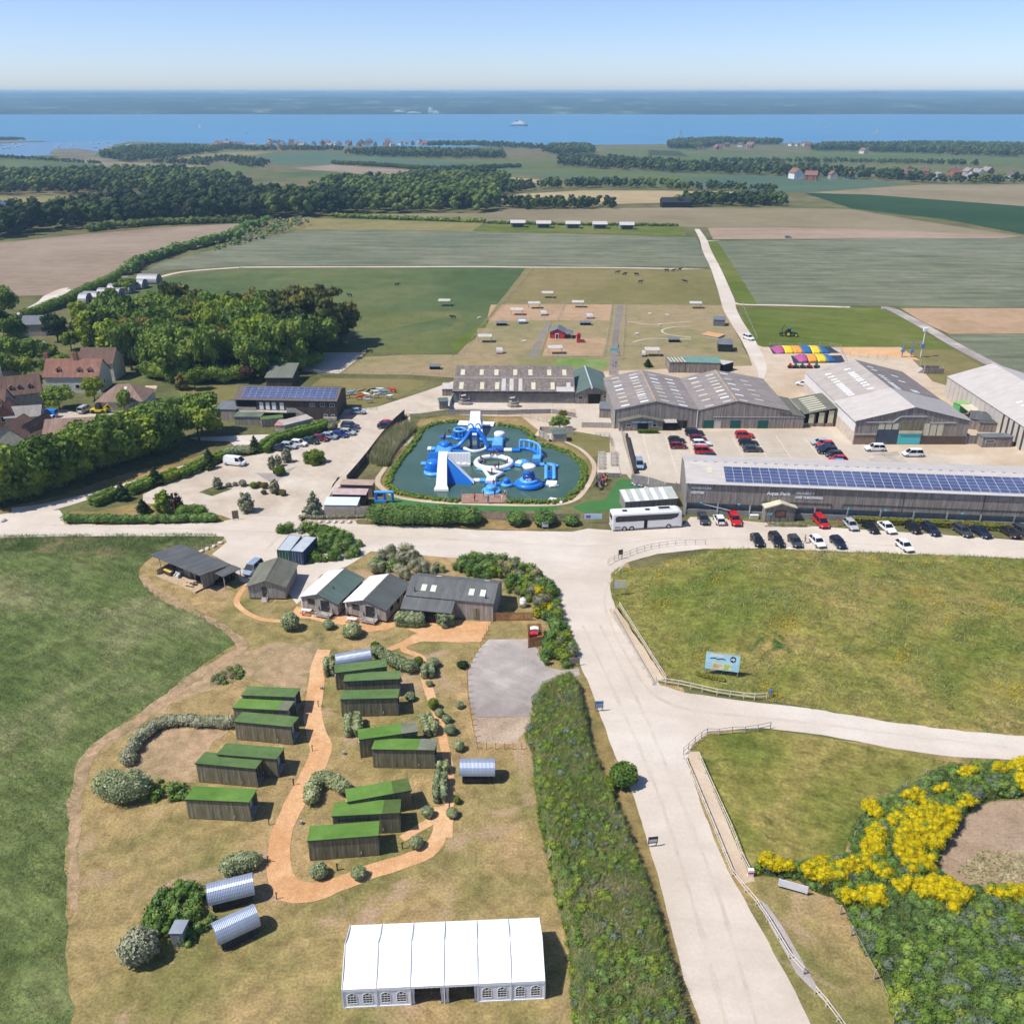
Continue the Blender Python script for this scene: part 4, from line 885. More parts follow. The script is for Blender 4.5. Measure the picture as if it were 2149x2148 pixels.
def door(parent, x0, x1, z0, z1, y=0, mat=None, name='door', side=None, handle=True):
    b_ = Mb()
    if side is None: b_.box(x0,x1,y-.06,y-.003,z0,z1)
    else:
        s_ = 1 if side[1] > 0 else -1; xs = sorted((side[0]+s_*.003, side[0]+s_*.06)); b_.box(xs[0],xs[1],x0,x1,z0,z1)
    d_ = b_.obj(name, mat or m_dkframe, parent)
    if handle and side is None: BX(x1-.18,x1-.1,y-.11,y-.055,z0+.95,z0+1.1).obj('handle', m_steel, d_)
    return d_
def gable(t, L, depth, eave, ridge, wall, roofs, ov=.3, th=.09, ridge_cap=None, along='depth', plinth=0, cx=None, y0=0, ovf=None):
    """walls as one house-shaped body and two roof slopes. along: which way the ridge runs"""
    ovf = ov if ovf is None else ovf
    if along == 'depth':
        c = L/2 if cx is None else cx
        PR([(0,plinth),(L,plinth),(L,eave),(c,ridge),(0,eave)],'y',y0,y0+depth).obj('wall', wall, t)
        kl, kr = (ridge-eave)/c, (ridge-eave)/(L-c)
        SL([(-ov,y0-ovf,eave-kl*ov+th),(c,y0-ovf,ridge+th),(c,y0+depth+ovf,ridge+th),(-ov,y0+depth+ovf,eave-kl*ov+th)],th-.01).obj('roof', roofs[0], t)
        SL([(c,y0-ovf,ridge+th),(L+ov,y0-ovf,eave-kr*ov+th),(L+ov,y0+depth+ovf,eave-kr*ov+th),(c,y0+depth+ovf,ridge+th)],th-.01).obj('roof', roofs[1], t)
        if ridge_cap: PR([(c-.18,ridge+th-.18*kl+.015),(c,ridge+th+.06),(c+.18,ridge+th-.18*kr+.015)],'y',y0-ovf-.01,y0+depth+ovf+.01).obj('ridge_cap', ridge_cap, t)
    else:
        h = depth/2 if cx is None else cx; kf, kb = (ridge-eave)/h, (ridge-eave)/(depth-h)
        PR([(y0,plinth),(y0+depth,plinth),(y0+depth,eave),(y0+h,ridge),(y0,eave)],'x',0,L).obj('wall', wall, t)
        SL([(-ovf,y0-ov,eave-kf*ov+th),(L+ovf,y0-ov,eave-kf*ov+th),(L+ovf,y0+h,ridge+th),(-ovf,y0+h,ridge+th)],th-.01).obj('roof', roofs[0], t)
        SL([(-ovf,y0+h,ridge+th),(L+ovf,y0+h,ridge+th),(L+ovf,y0+depth+ov,eave-kb*ov+th),(-ovf,y0+depth+ov,eave-kb*ov+th)],th-.01).obj('roof', roofs[1], t)
        if ridge_cap: PR([(y0+h-.18,ridge+th-.18*kf+.015),(y0+h,ridge+th+.06),(y0+h+.18,ridge+th-.18*kb+.015)],'x',-ovf-.01,L+ovf+.01).obj('ridge_cap', ridge_cap, t)
    return t
def skylight(t, pts, mat, name='skylight', lift=.03):
    n = (Vector(pts[1])-Vector(pts[0])).cross(Vector(pts[3])-Vector(pts[0])).normalized(); n = n if n.z > 0 else -n
    return SL([Vector(p)+n*lift for p in pts], .02).obj(name, mat, t)
# green-roofed camp cabins
def pod(a, b, label, z=None, roof=None, patch=None, wall=None, end='right', L=None, depth=2.55, vent=None, leftwin=False):
    A, B = g(*a, *([z] if z else [])), g(*b, *([z] if z else [])); A.z = B.z = 0
    if L: d = (B-A).normalized(); A = B-d*L
    t, L = base(A, B, 'camp_cabin', label, 'cabin', 'green-roofed timber cabins on the camp')
    hf, hb, w_ = 2.86, 2.35, wall or m_wood_d; x1 = L-.75
    BX(0,L,.003,.06,.12,hf).obj('front_wall', w_, t)
    BX(.05,L-.05,depth-.06,depth,.12,hb).obj('back_wall', w_, t)
    PR([(.06,.12),(depth-.06,.12),(depth-.06,hb+.02),(.06,hf-.02)],'x',0,.06).obj('end_wall', w_, t)
    PR([(.06,.12),(depth-.06,.12),(depth-.06,hb+.02),(.06,hf-.02)],'x',x1,x1+.05).obj('end_front', m_wframe, t)
    d_ = BX(x1+.052,x1+.1,.9,1.7,.2,2.15).obj('glazed_door', m_glass, t)
    BX(x1+.1,x1+.13,.93,.98,1.05,1.25).obj('handle', m_steel, d_)
    BX(0,L,.05,depth,.06,.14).obj('floor', m_wood_s, t)
    for xx in (.15,L/2,L-.25):
        for yy in (.2,depth-.3): BX(xx,xx+.15,yy,yy+.15,0,.06).obj('foot_block', m_conwall, t)
    k = (hb-hf)/depth
    def rp(x,y,dz=0): return (x,y,hf+k*y+.1+dz)
    SL([rp(-.06,-.1),rp(L+.08,-.1),rp(L+.08,depth+.1),rp(-.06,depth+.1)],.1).obj('roof', roof or m_turfroof, t)
    BX(-.07,L+.09,-.125,-.102,hf-.03,hf+.1).obj('fascia', m_dkframe, t)
    if patch: SL([rp(patch[0]*L,-.1,.012),rp(L+.08,-.1,.012),rp(L+.08,depth+.1,.012),rp(patch[0]*L+.1,depth+.1,.012)],.01).obj('roof_patch', patch[1], t)
    CY((L*.74,-.03,.45),(L*.74,-.03,.78),.03,6).obj('vent_pipe', m_wframe, t)
    if leftwin: window(t, .7,1.5, 1.0,1.9, side=(0,-1), bars=(1,1))
    return t
pod(('C4',410,315),('C4',765,328),'cabin farthest back in the left row, roof beside the chip path',2.93,m_turfroof2)
pod(('C4',350,400),('C4',720,418),'left-row cabin with a pale grey square at the roof end',2.93,m_turfroof,(.8,m_turfgrey),m_wood_g)
pod(('C4',377,618),('C4',757,655),'brown-walled cabin third from the back in the left row',None,m_turfroof2,None,m_wood_g)
pod(('C4',245,713),('C4',643,745),'left-row cabin half hidden behind a twin with a merging roof',2.93,m_turfroof2)
pod(('C4',122,905),('C4',522,942),'left-row cabin with greenish wall overlapping the one behind it',None,m_turfroof2,None,m_wood_g)
pod(('C5',500,172),('C5',835,188),'bright-roofed cabin at the front end of the left row',None,m_turfroof,None,m_wood_g)
pod(('C4',1040,165),('C4',1390,122),'uppermost cabin of the right group turned toward the hedge',2.93,m_turfroof2,leftwin=True)
pod(('C4',1098,222),('C4',1475,205),'second cabin of the right group just before the uppermost one',2.93,m_turfroof2)
pod(('C4',1088,466),('C4',1470,456),'third cabin of the right group with a vent pipe and dull roof',None,m_turfroof2)
pod(('C4',1203,615),('C4',1597,560),'slanting cabin of the right group with a faded grey roof end',2.93,m_turfroof,(.73,m_turfgrey),leftwin=True)
pod(('C4',1300,808),('C4',1717,815),'cabin with a white-edged faded roof end beside the clipped hedge',None,m_turfroof,(.73,m_turfgrey))
pod(('C7',445,418),('C7',905,335),'slanting cabin with a dark green roof end in the lower right group',2.93,m_turfroof,(.72,m_turfroof3),leftwin=True)
pod(('C7',335,522),('C7',822,497),'middle cabin of the lower trio with a dark roof end',2.93,m_turfroof,(.74,m_turfroof3))
pod(('C7',175,850),('C7',678,810),'frontmost brown cabin with an all bright green roof',None,m_turfroof)
# barrel huts
def barrel(a, b, label, depth, wallh, toph, roof, wall, group, over=.3, z=None, name='barrel_hut', n=12, feet=True):
    A, B = g(*a), g(*b); A.z = B.z = 0; t, L = base(A, B, name, label, 'hut', group)
    c, r_ = depth/2, depth/2
    arc = [(c-r_*math.cos(math.pi*i/n), wallh+(toph-wallh)*math.sin(math.pi*i/n)) for i in range(n+1)]
    PR([(.05,.2),(depth-.05,.2)]+[(c+(y-c)*.97,(z_-wallh)*.97+wallh) for y,z_ in arc[::-1]],'x',.05,L-.05).obj('body', wall, t)
    outer = [(c+(y-c)*1.06,(z_-wallh)*1.05+wallh) for y,z_ in arc]; inner = [(c+(y-c)*1.02,(z_-wallh)*1.01+wallh) for y,z_ in arc]
    bm_fix(LO([[(x,y,z_) for y,z_ in outer]+[(x,y,z_) for y,z_ in inner[::-1]] for x in (-over,L+over)]).obj('roof', roof, t))
    window(t, c-.45,c+.45, wallh-.1,toph-.55, side=(.05,-1), bars=(2,1))
    door(t, c-.4,c+.4,.25,2.0, mat=m_dkframe, side=(L-.05,1))
    if feet:
        for x in (.2,L-.4):
            for y in (.15,depth-.35): BX(x,x+.2,y,y+.2,0,.2).obj('foot_block', m_conwall, t)
    return t
m_hutdk = boards('blue_black_boards', (.022,.023,.03),(.04,.04,.05), .13, .15, stain=.3)
barrel(('C5',680,888),('C5',875,795),'black barrel-roofed hut nearest the marquee, lower of the pair',2.3,1.25,2.6,m_barrel,m_hutdk,'black barrel huts by the brambles')
barrel(('C5',628,680),('C5',845,625),'black barrel-roofed hut behind its twin against the brambles',2.3,1.25,2.6,m_barrel,m_hutdk,'black barrel huts by the brambles')
barrel(('C7',1275,297),('C7',1497,297),'lone silver barrel hut on a black base beside the hedgerow lawn',2.3,1.35,2.6,m_barrel,m_black_b,None)
barrel(('C4',1062,105,1.9),('C4',1275,68,1.9),'white-topped barrel hut mostly hidden behind the uppermost cabin',2.3,1.3,2.6,m_barrel,m_black_b,None)
t, L = base(('C5',412,850),('C5',470,850),'tool_shed','small grey tool shed with a sloping roof in the brambles','shed')
PR([(0,0),(1.6,0),(1.6,1.5),(0,1.75)],'x',0,1.15).obj('body', boards('grey_shed_boards',(.22,.23,.24),(.30,.31,.32),.15,.12), t)
SL([(-.1,-.12,1.84),(1.25,-.12,1.84),(1.25,1.75,1.55),(-.1,1.75,1.55)],.06).obj('roof', plain('grey_shed_roof',(.27,.30,.34),.5), t)
door(t,.25,.9,.05,1.55,handle=True,mat=plain('shed_door',(.2,.21,.22)))
# marquee
A, B = g('C6',150,838), g('C6',1655,770); t, L = base(A, B, 'marquee', 'large white event marquee with arched windows and two open bays', 'marquee')
Wd, ev, rg = 6.8, 2.45, 4.0; bay = L/6
m_curt = plain('white_drape', (.74,.75,.80), .7, var=.06, scale=3)
for i in range(6):
    x0, x1 = i*bay+.004, (i+1)*bay-.004
    for s in (0,1):
        ys, ye = (-.06, Wd/2) if s == 0 else (Wd/2, Wd+.06)
        N = 5; top = []
        for k in range(N+1):
            q = k/N; y = ys+(ye-ys)*q; z = (ev+(rg-ev)*q if s == 0 else rg-(rg-ev)*q)-.10*math.sin(math.pi*q)
            top.append((y,z))
        b_ = Mb(); b_.loft([[(x,y,z-(.02 if x in (x0,x1) else 0)) for y,z in top] for x in (x0,x0+.18,(x0+x1)/2,x1-.18,x1)], caps=False, closed=False)
        b_.obj('roof_panel', m_pvc, t, smooth=True)
    sc_ = Mb(); nS = 14; pts = [(x0,-.075,ev-.02)]
    for k in range(nS+1): pts += [(x0+(x1-x0)*k/nS,-.075,ev-.22-(.05 if k%2 else 0))]
    pts += [(x1,-.075,ev-.02)]; sc_.add(pts,[list(range(len(pts)))]); sc_.obj('valance', m_pvc, t)
for i in range(7):
    x = i*bay; BX(x-.06,x+.06,-.05,.07,0,ev).obj('leg', m_wframe, t); BX(x-.06,x+.06,Wd-.07,Wd+.05,0,ev).obj('leg', m_wframe, t)
    TU([(x,-.07,ev+.02),(x,Wd/2,rg+.03),(x,Wd+.07,ev+.02)],.045,6).obj('rafter', m_wframe, t)
def arch_window(i, fx):
    """an arched clear window with glazing bars in a wall panel"""
    cx = i*bay+bay*fx; w2, zb, zs = .42, .55, 1.45; y = -.004
    ring = [(cx-w2,zb),(cx+w2,zb)]+[(cx+w2*math.cos(math.pi*k/10),zs+w2*math.sin(math.pi*k/10)) for k in range(11)]
    p_ = Mb().add([(x,y,z) for x,z in ring],[list(range(len(ring)))]).obj('window', glassy('marquee_pane',(.05,.055,.04),.15), t)
    m_ = Mb()
    for k in range(len(ring)):
        (ax,az),(bx_,bz) = ring[k],ring[(k+1)%len(ring)]; m_.tube([(ax,y-.012,az),(bx_,y-.012,bz)],.022,4)
    for dx in (-.14,.14): m_.box(cx+dx-.014,cx+dx+.014,y-.02,y-.004,zb,zs+w2*.75)
    for z in (.85,1.15,1.45): m_.box(cx-w2,cx+w2,y-.022,y-.006,z-.014,z+.014)
    for a in (45,135): m_.tube([(cx,y-.012,zs),(cx+w2*math.cos(R(a)),y-.012,zs+w2*math.sin(R(a)))],.014,4)
    m_.obj('glazing_bar', m_pvc, p_)
for i in (0,1,4,5):
    BX(i*bay+.06,(i+1)*bay-.06,0,.03,.0,ev-.02).obj('wall_panel', m_curt, t)
    for fx in (.27,.73): arch_window(i, fx)
    BX(i*bay+.06,(i+1)*bay-.06,-.05,-.006,.02,.14).obj('skirt', m_pvc, t)
for xx, wd_ in ((2*bay+.22,.3),(3*bay-.2,.34),(3*bay+.26,.34),(4*bay-.22,.3)):
    b_ = Mb()
    b_.loft([[(xx+wd_*(.5-.28*math.sin(math.pi*min(1,z/1.6))*.6)*s*(1 if k%2 else .82),-.02+.07*(k%3),z) for k,s in enumerate((-1,-.6,-.2,.2,.6,1))] for z in (0,.5,1.0,1.6,ev-.1)], caps=False, closed=False); b_.obj('curtain', m_curt, t, smooth=True)
for y0_ in (Wd-.03,): BX(.06,L-.06,y0_,Wd,0,ev).obj('back_wall', m_curt, t)
for x0_ in (0,L-.03):
    PR([(.08,0),(Wd-.08,0),(Wd-.08,ev),(Wd/2,rg-.06),(.08,ev)],'x',x0_,x0_+.03).obj('end_wall', m_pvc, t)
tag(BA((0,0,.14),.16,.16,.14,10,6).obj('float_buoy', plain('orange_plastic',(.75,.12,.04),.4)),'small orange and white ball lying at the hedgerow edge','ball').location = g('E4',220,930)
# cabins along the chalk road
t, L = base(('C2',1070,645),('C2',1410,650),'timber_cabin','silvered timber cabin with an olive gable roof and entrance steps','cabin')
gable(t, L, 7.6, 2.45, 3.55, m_wood_o, (m_olive,m_olive), .3, ridge_cap=m_olive, plinth=.25)
door(t,2.25,3.0,.45,2.3); BX(0.1,L-.1,.1,7.4,0,.25).obj('plinth', m_black, t)
st = Mb(); [st.box(2.1,3.1,-.35*k-.35,-.35*k,0,.42-.14*k) for k in range(3)]; st.obj('steps', m_wood_s, t)
r_ = Mb(); [r_.box(3.12,3.2,-1.0+.48*k,-.92+.48*k,0,1.35-.2*(1-k)) for k in range(3)]; r_.box(3.13,3.19,-1.0,.02,1.05,1.13); r_.obj('handrail', m_wood_s, t)
def white_cabin(a, b, label, vent):
    t, L = base(a, b, 'timber_cabin', label, 'cabin', 'timber cabins with one white roof slope')
    gable(t, L, 8.3, 2.55, 3.65, m_wood_o, (m_whiter, m_greenr if vent else m_felt2), .35, ridge_cap=m_olive, plinth=.35)
    BX(.1,L-.1,.1,8.1,0,.36).obj('plinth', m_black, t)
    window(t,1.1,2.3,1.45,2.35,bars=(2,1),frame=m_dkframe); door(t,3.4,4.9,.55,2.5,mat=m_glass,name='glazed_door')
    for k in range(3): window(t,1.5+2.3*k,2.4+2.3*k,1.3,2.2,side=(L,1),bars=(1,1),frame=m_dkframe)
    BX(2.9,5.5,-1.4,-.02,.4,.5).obj('deck', m_wood_s, t)
    rl = Mb()
    for x in (2.95,4.1,5.4): rl.box(x-.04,x+.04,-1.38,-1.3,0,1.4)
    for x in (2.95,5.4): rl.box(x-.04,x+.04,-.1,-.03,0,1.4)
    for z in (.75,1.05,1.35): rl.box(2.95,5.4,-1.37,-1.32,z-.05,z+.04); rl.box(2.92,2.98,-1.3,-.1,z-.05,z+.04); rl.box(5.37,5.43,-1.3,-.1,z-.05,z+.04)
    rl.obj('railing', m_wood_s, t)
    if vent: TU([(L*.68,2.6,3.25),(L*.68,2.6,3.75)],.07,6).obj('flue', m_black, t)
    BX(-.25,-.05,.1,.25,0,2.5).obj('downpipe', m_wframe, t)
    return t
m_felt2 = sheeting('grey_green_felt', (.105,.118,.11), .3, 1, .6, stain=.2, depth=.012)
m_wood_n2 = plain('red_brown_bench', (.35,.10,.07), .7)
def bench(p, rz, label, group=None, mat=None, cat='bench', name='picnic_bench', top=None):
    t = thing(name, label, cat, p, rz, group)
    for i in range(4): BX(-.8,.8,-.34+.17*i,-.2+.17*i,.7,.74).obj('plank', top or mat or m_wood_s, t)
    for s in (-1,1): BX(-.8,.8,s*.72-.13,s*.72+.13,.42,.46).obj('seat', mat or m_wood_s, t)
    for x in (-.55,.55):
        b_ = Mb(); b_.box(x-.04,x+.04,-.75,.75,.36,.42)
        for s in (-1,1): b_.tube([(x,s*.2,.7),(x,s*.5,0)],.045,4)
        b_.obj('leg', mat or m_wood_s, t)
    return t
white_cabin(('C3',108,512),('C3',332,556),'timber cabin with white and green roof slopes beside the olive-roofed one',True)
white_cabin(('C3',388,547),('C3',638,596),'timber cabin with white and grey roof slopes beside the long cabin',False)
bench(g('C3',133,535),-.2,'white-topped picnic bench before the green and white roofed cabin',mat=m_wood_n2,top=m_wframe)
bench(g('C3',420,590),-.2,'white-topped picnic bench before the grey and white roofed cabin',mat=m_wood_n2,top=m_wframe)
# the long cabin
A, B = g('C3',765,415,3.35), g('C3',1312,586); A.z = 0
t, L = base(A, B, 'long_cabin', 'long grey-tiled timber cabin with roof windows and a lean-to porch', 'cabin')
gable(t, L, 7.0, 3.35, 4.75, m_wood_o, (m_tiler,m_tiler), .2, ridge_cap=m_tiler, along='front')
kf = (4.75-3.35)/3.5
m_sky = plain('roof_window', (.62,.62,.52), .25, var=.06, spec=.5)
for x in (2.0,3.55,9.7,11.5): skylight(t, [(x,.9,3.35+kf*.9+.1),(x+.85,.9,3.35+kf*.9+.1),(x+.85,2.1,3.35+kf*2.1+.1),(x,2.1,3.35+kf*2.1+.1)], m_sky, 'roof_window', .05)
for x in (3.4,11.3): skylight(t, [(x,5.0,4.75-kf*1.5+.1),(x+.85,5.0,4.75-kf*1.5+.1),(x+.85,6.0,4.75-kf*2.5+.1),(x,6.0,4.75-kf*2.5+.1)], m_sky, 'roof_window', .05)
for x in (1.2,12.6): TU([(x,.6,3.6),(x,.6,4.4)],.09,7).obj('flue', m_black, t)
BX(-.1,3.1,-2.2,-.002,0,2.2).obj('porch', m_wood_o, t); BX(3.1,5.6,-2.1,-1.9,0,2.25).obj('porch_screen', m_wood_o, t)
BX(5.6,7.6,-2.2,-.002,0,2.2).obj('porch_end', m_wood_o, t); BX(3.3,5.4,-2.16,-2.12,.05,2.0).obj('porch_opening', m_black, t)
SL([(-.35,-2.5,2.3),(7.85,-2.5,2.3),(7.85,.02,3.2),(-.35,.02,3.2)],.1).obj('porch_roof', m_tiler, t)
BX(-.2,-.05,-.2,-.02,0,3.3).obj('downpipe', m_wframe, t)
BX(10.7,11.6,-.05,-.003,.1,2.1).obj('door', m_wood_d, t)
# yard fence, bin store, gas tank
def boardfence(name, label, pts, h, mat, bw=.14, gap=.02, posts=2.4, cat='fence', z=0, ragged=0, group=None, th=.025):
    """upright boards on posts along a line; each board is a part when it can be picked out"""
    P = [q if isinstance(q,Vector) else g(*q) for q in pts]; t = thing(name, label, cat, (P[0].x,P[0].y,P[0].z+z), 0, group); O = P[0]
    bd = None; r_ = Mb()
    for a, b2 in zip(P,P[1:]):
        d = b2-a; ln = math.hypot(d.x,d.y); an = math.atan2(d.y,d.x); u = Vc((math.cos(an),math.sin(an),0)); n = Vc((-u.y,u.x,0))
        for zz in (.25,h*.8): r_.cbox(a-O+u*ln/2+n*.05+Vc((0,0,zz)), ln, .05, .09, an)
        for k in range(int(ln/posts)+1):
            c_ = a-O+u*min(ln,k*posts)+n*.1; r_.cbox((c_.x,c_.y,h*.48),.1,.1,h*.96,an)
        m = int(ln/(bw+gap))
        for k in range(m):
            p = a-O+u*((k+.5)*(bw+gap)); o = None
            if bd is None: bd = BX(-bw/2,bw/2,-th/2,th/2,0,h).obj('board', mat, t)
            else: o = bd.copy(); C.objects.link(o); o.parent = t
            o = o or bd; o.location = p; o.rotation_euler = (0,0,an); o.scale = (1,1,1+(rnd.uniform(-ragged,ragged) if ragged else 0))
    r_.obj('fence_frame', mat, t); return t
boardfence('board_fence','warm orange board fence right of the long cabin',T('C3','1312,583 1565,578'),1.55,plain('orange_boards',(.42,.21,.09),.8,var=.3,scale=2.5),.17,.05)
m_ob = plain('orange_boards',(.42,.21,.09))
P4 = [g('C3',1535,755), g('C3',1632,735), g('C3',1618,655), g('C3',1530,660)]
t = thing('bin_store','orange slatted timber bin store at the thicket edge','bin store',P4[0])
for a, b2 in zip(P4, P4[1:]+P4[:1]):
    d = b2-a; an = math.atan2(d.y,d.x); m = int(d.length/.17)
    for k in range(m): Mb().cbox(a-P4[0]+d*((k+.5)/m)+Vc((0,0,.85)),.13,.03,1.7,an).obj('slat', m_ob, t)
def bin4(p, rz, mat, label):
    t = thing('wheelie_bin', label, 'bin', p, rz); PR([(-.5,.15),(.5,.15),(.62,1.1),(-.62,1.1)],'y',-.38,.38).obj('body', mat, t)
    PR([(-.66,1.1),(.66,1.1),(.6,1.2),(0,1.3),(-.6,1.2)],'y',-.42,.42).obj('lid', mat, t)
    for x in (-.4,.4):
        for y in (-.28,.28): CY((x,y-.03,.08),(x,y+.03,.08),.08,8).obj('wheel', m_black, t)
m_redp = plain('red_plastic',(.52,.03,.035),.4)
bin4(g('C3',1568,700),.05,m_redp,'red wheeled waste bin in the slatted bin store')
bin4(g('C3',1574,668),.05,m_wframe,'white-lidded waste bin behind the red one in the bin store')
t = thing('gas_tank','white upright gas tank beside the thicket','tank',g('C3',1502,492)); 
CY((0,0,.25),(0,0,1.25),.55,14).obj('body', m_wframe, t, True); BA((0,0,1.25),.55,.55,.35,14,5,0).obj('dome', m_wframe, t, True); CY((0,0,1.55),(0,0,1.72),.18,10).obj('cap', m_wframe, t)
for a in range(3): BX(.35*math.cos(a*2.1)-.05,.35*math.cos(a*2.1)+.05,.35*math.sin(a*2.1)-.05,.35*math.sin(a*2.1)+.05,0,.3).obj('leg', m_steel, t)
# the deck cabin
A, B = g('C2',215,437), g('C2',552,583); dA = (B-A).normalized()
t, L = base(A, B, 'deck_cabin', 'timber cabin with an open deck and dark single-slope roof by the meadow', 'cabin')
L = 10.2
BX(0,L,0,2.7,.18,.3).obj('deck', m_wood_y, t); BX(0,L+.02,-.04,-.003,.05,.3).obj('deck_edge', m_wood_n, t)
PR([(2.7,.1),(6.6,.1),(6.6,2.5),(2.7,2.95)],'x',0,L).obj('wall', m_wood_o, t)
PR([(1.6,.1),(2.7,.1),(2.7,2.9),(1.6,3.0)],'x',L-.12,L-.02).obj('end_wall', m_wood_o, t)
BX(0,.1,.1,2.7,.3,1.35).obj('end_screen', m_wood_y, t)
SL([(-2.2,.7,3.3),(L+.9,.7,3.3),(L+.9,7.0,2.62),(-2.2,7.0,2.62)],.12).obj('roof', m_felt, t)
for x in (.08,): BX(x-.07,x+.07,.9,1.04,.3,3.1).obj('post', m_wood_s, t)
for x0_,x1_ in ((.8,2.0),(2.6,3.8),(8.5,9.8)): window(t,x0_,x1_,1.1,2.1,y=2.7,bars=(2,1),frame=m_dkframe)
door(t,5.6,6.5,.3,2.3,y=2.7); door(t,7.0,8.2,.3,2.3,y=2.7,mat=m_black,name='doorway',handle=False)
SL([(L+.92,3.4,2.62),(L+3.2,3.4,2.52),(L+3.2,7.2,2.42),(L+.92,7.2,2.5)],.08).obj('side_canopy', m_felt, t)
for y in (3.6,7.0): BX(L+3.0,L+3.1,y-.05,y+.05,0,2.4).obj('post', m_wood_s, t)
for k in range(4): BX(L+.05,L+1.6,4.0+.8*k,4.6+.8*k,.0,.5+.28*k).obj('log_rack', m_dkframe, t)
M_ = Matrix.Translation(Vc((t.location.x,t.location.y,0))) @ Matrix.Rotation(t.rotation_euler.z,4,'Z')
def onto(m, x, y, z): return m @ Vc((x,y,z))
bench(onto(M_,7.6,1.1,.3),t.rotation_euler.z+.3,'pale picnic bench on the cabin deck',mat=m_wood_n)
for i,(x,y) in enumerate(((1.6,1.5),)):
    s = thing('garden_sofa','yellow-topped rattan counter on the cabin deck','counter',onto(M_,x,y,.3),t.rotation_euler.z)
    BX(-.9,.9,-.5,.5,0,.75).obj('base', m_dkframe, s); BX(-.95,.95,-.55,-.1,.75,.85).obj('top', plain('yellow_top',(.62,.45,.08)), s); BX(-.9,.9,.3,.5,.75,1.2).obj('back', m_dkframe, s)
s = thing('garden_chairs','pale padded armchair on the cabin deck','armchair',onto(M_,3.6,1.5,.3),t.rotation_euler.z+.4)
BX(-.4,.4,-.4,.4,0,.42).obj('seat', plain('pale_cushion',(.62,.6,.57)), s); BX(-.4,.4,.3,.5,.42,.9).obj('back', MATS['pale_cushion'], s); [BX(x-.07,x+.07,-.4,.3,.42,.62).obj('arm', MATS['pale_cushion'], s) for x in (-.36,.36)]
# boulders lining the bend
m_stone = plain('pale_boulder',(.55,.50,.43),.9,var=.18,scale=3)
def boulder(p, s, label, group):
    b_ = BA((0,0,.3),1,.75,.55,9,5); r2 = random.Random(p.x)
    b_.v = [(x*s*r2.uniform(.85,1.12),y*s*r2.uniform(.85,1.12),max(-.02,z*s)) for x,y,z in b_.v]
    o = b_.obj('boulder', m_stone); o.location = p; o.rotation_euler = (0,0,r2.random()*6); return tag(o, label, 'boulder', group)
for x,y in ((1463,475),(1503,458),(1550,440),(1597,415)): boulder(g('C1',x,y),.55,'pale boulder lining the bend by the deck cabin','boulders at the bend')
for x in (1050,1140,1210,1270,1330,1400): boulder(g('B2',x,1498),.6,'pale boulder at the foot of the store yard bed','boulders before the store yard')
boulder(g('C1',25,255),.7,'lone pale boulder at the left edge of the road',None)
# shipping containers
def container(a, b, label, mat, L2=6.06, roof=None, group='shipping containers by the chalk road'):
    t, W_ = base(a, b, 'shipping_container', label, 'container', group); W_ = 2.44
    b_ = Mb(); n = 40
    for s in (0,1):
        x = W_*s; pr = [(x+(.04 if (k//2)%2 else 0)*(1 if s == 0 else -1), .1+(L2-.2)*k/n) for k in range(n+1)]
        for (xa,ya),(xb,yb) in zip(pr,pr[1:]): b_.face((xa,ya,.15),(xb,yb,.15),(xb,yb,2.5),(xa,ya,2.5))
    b_.obj('side_panel', mat, t)
    BX(.05,W_-.05,L2-.06,L2-.02,.1,2.55).obj('back_panel', mat, t)
    BX(.04,W_-.04,.04,L2-.04,2.5,2.57).obj('roof', roof or mat, t)
    fr = Mb()
    for x in (0,W_-.14):
        for y in (0,L2-.14): fr.box(x,x+.14,y,y+.14,0,2.59)
    for y in (0,L2-.12): fr.box(.14,W_-.14,y,y+.12,0,.16); fr.box(.14,W_-.14,y,y+.12,2.46,2.585)
    for x in (0,W_-.1): fr.box(x,x+.1,.14,L2-.14,0,.16); fr.box(x,x+.1,.14,L2-.14,2.46,2.585)
    fr.obj('frame', mat, t)
    for k in range(2):
        d_ = BX(.16+k*1.07,1.2+k*1.07,.03,.07,.17,2.44).obj('door', mat, t)
        br = Mb(); [br.cyl((x,.0,.2),(x,.0,2.42),.025,6) for x in (.45+k*1.07,.92+k*1.07)]; br.obj('lock_bar', m_steel, d_)
    return t
mg_ = plain('green_container',(.03,.09,.07),.5); mb_ = plain('navy_container',(.03,.05,.11),.5); mr_ = plain('pale_container_roof',(.42,.46,.48),.5,var=.12)
A, B = g('C2',1320,195,2.55), g('C2',1440,202,2.55); Bv = g('C2',1562,215,2.55)
for (p,q,lb,mt) in ((A,B,'dark green shipping container, left of the pair behind the cabin',mg_),(B,Bv,'navy shipping container, right of the pair behind the cabin',mb_)):
    p = Vc((p.x,p.y,0)); q = Vc((q.x,q.y,0)); container(p, p+(q-p).normalized()*2.44, lb, mt, roof=mr_)

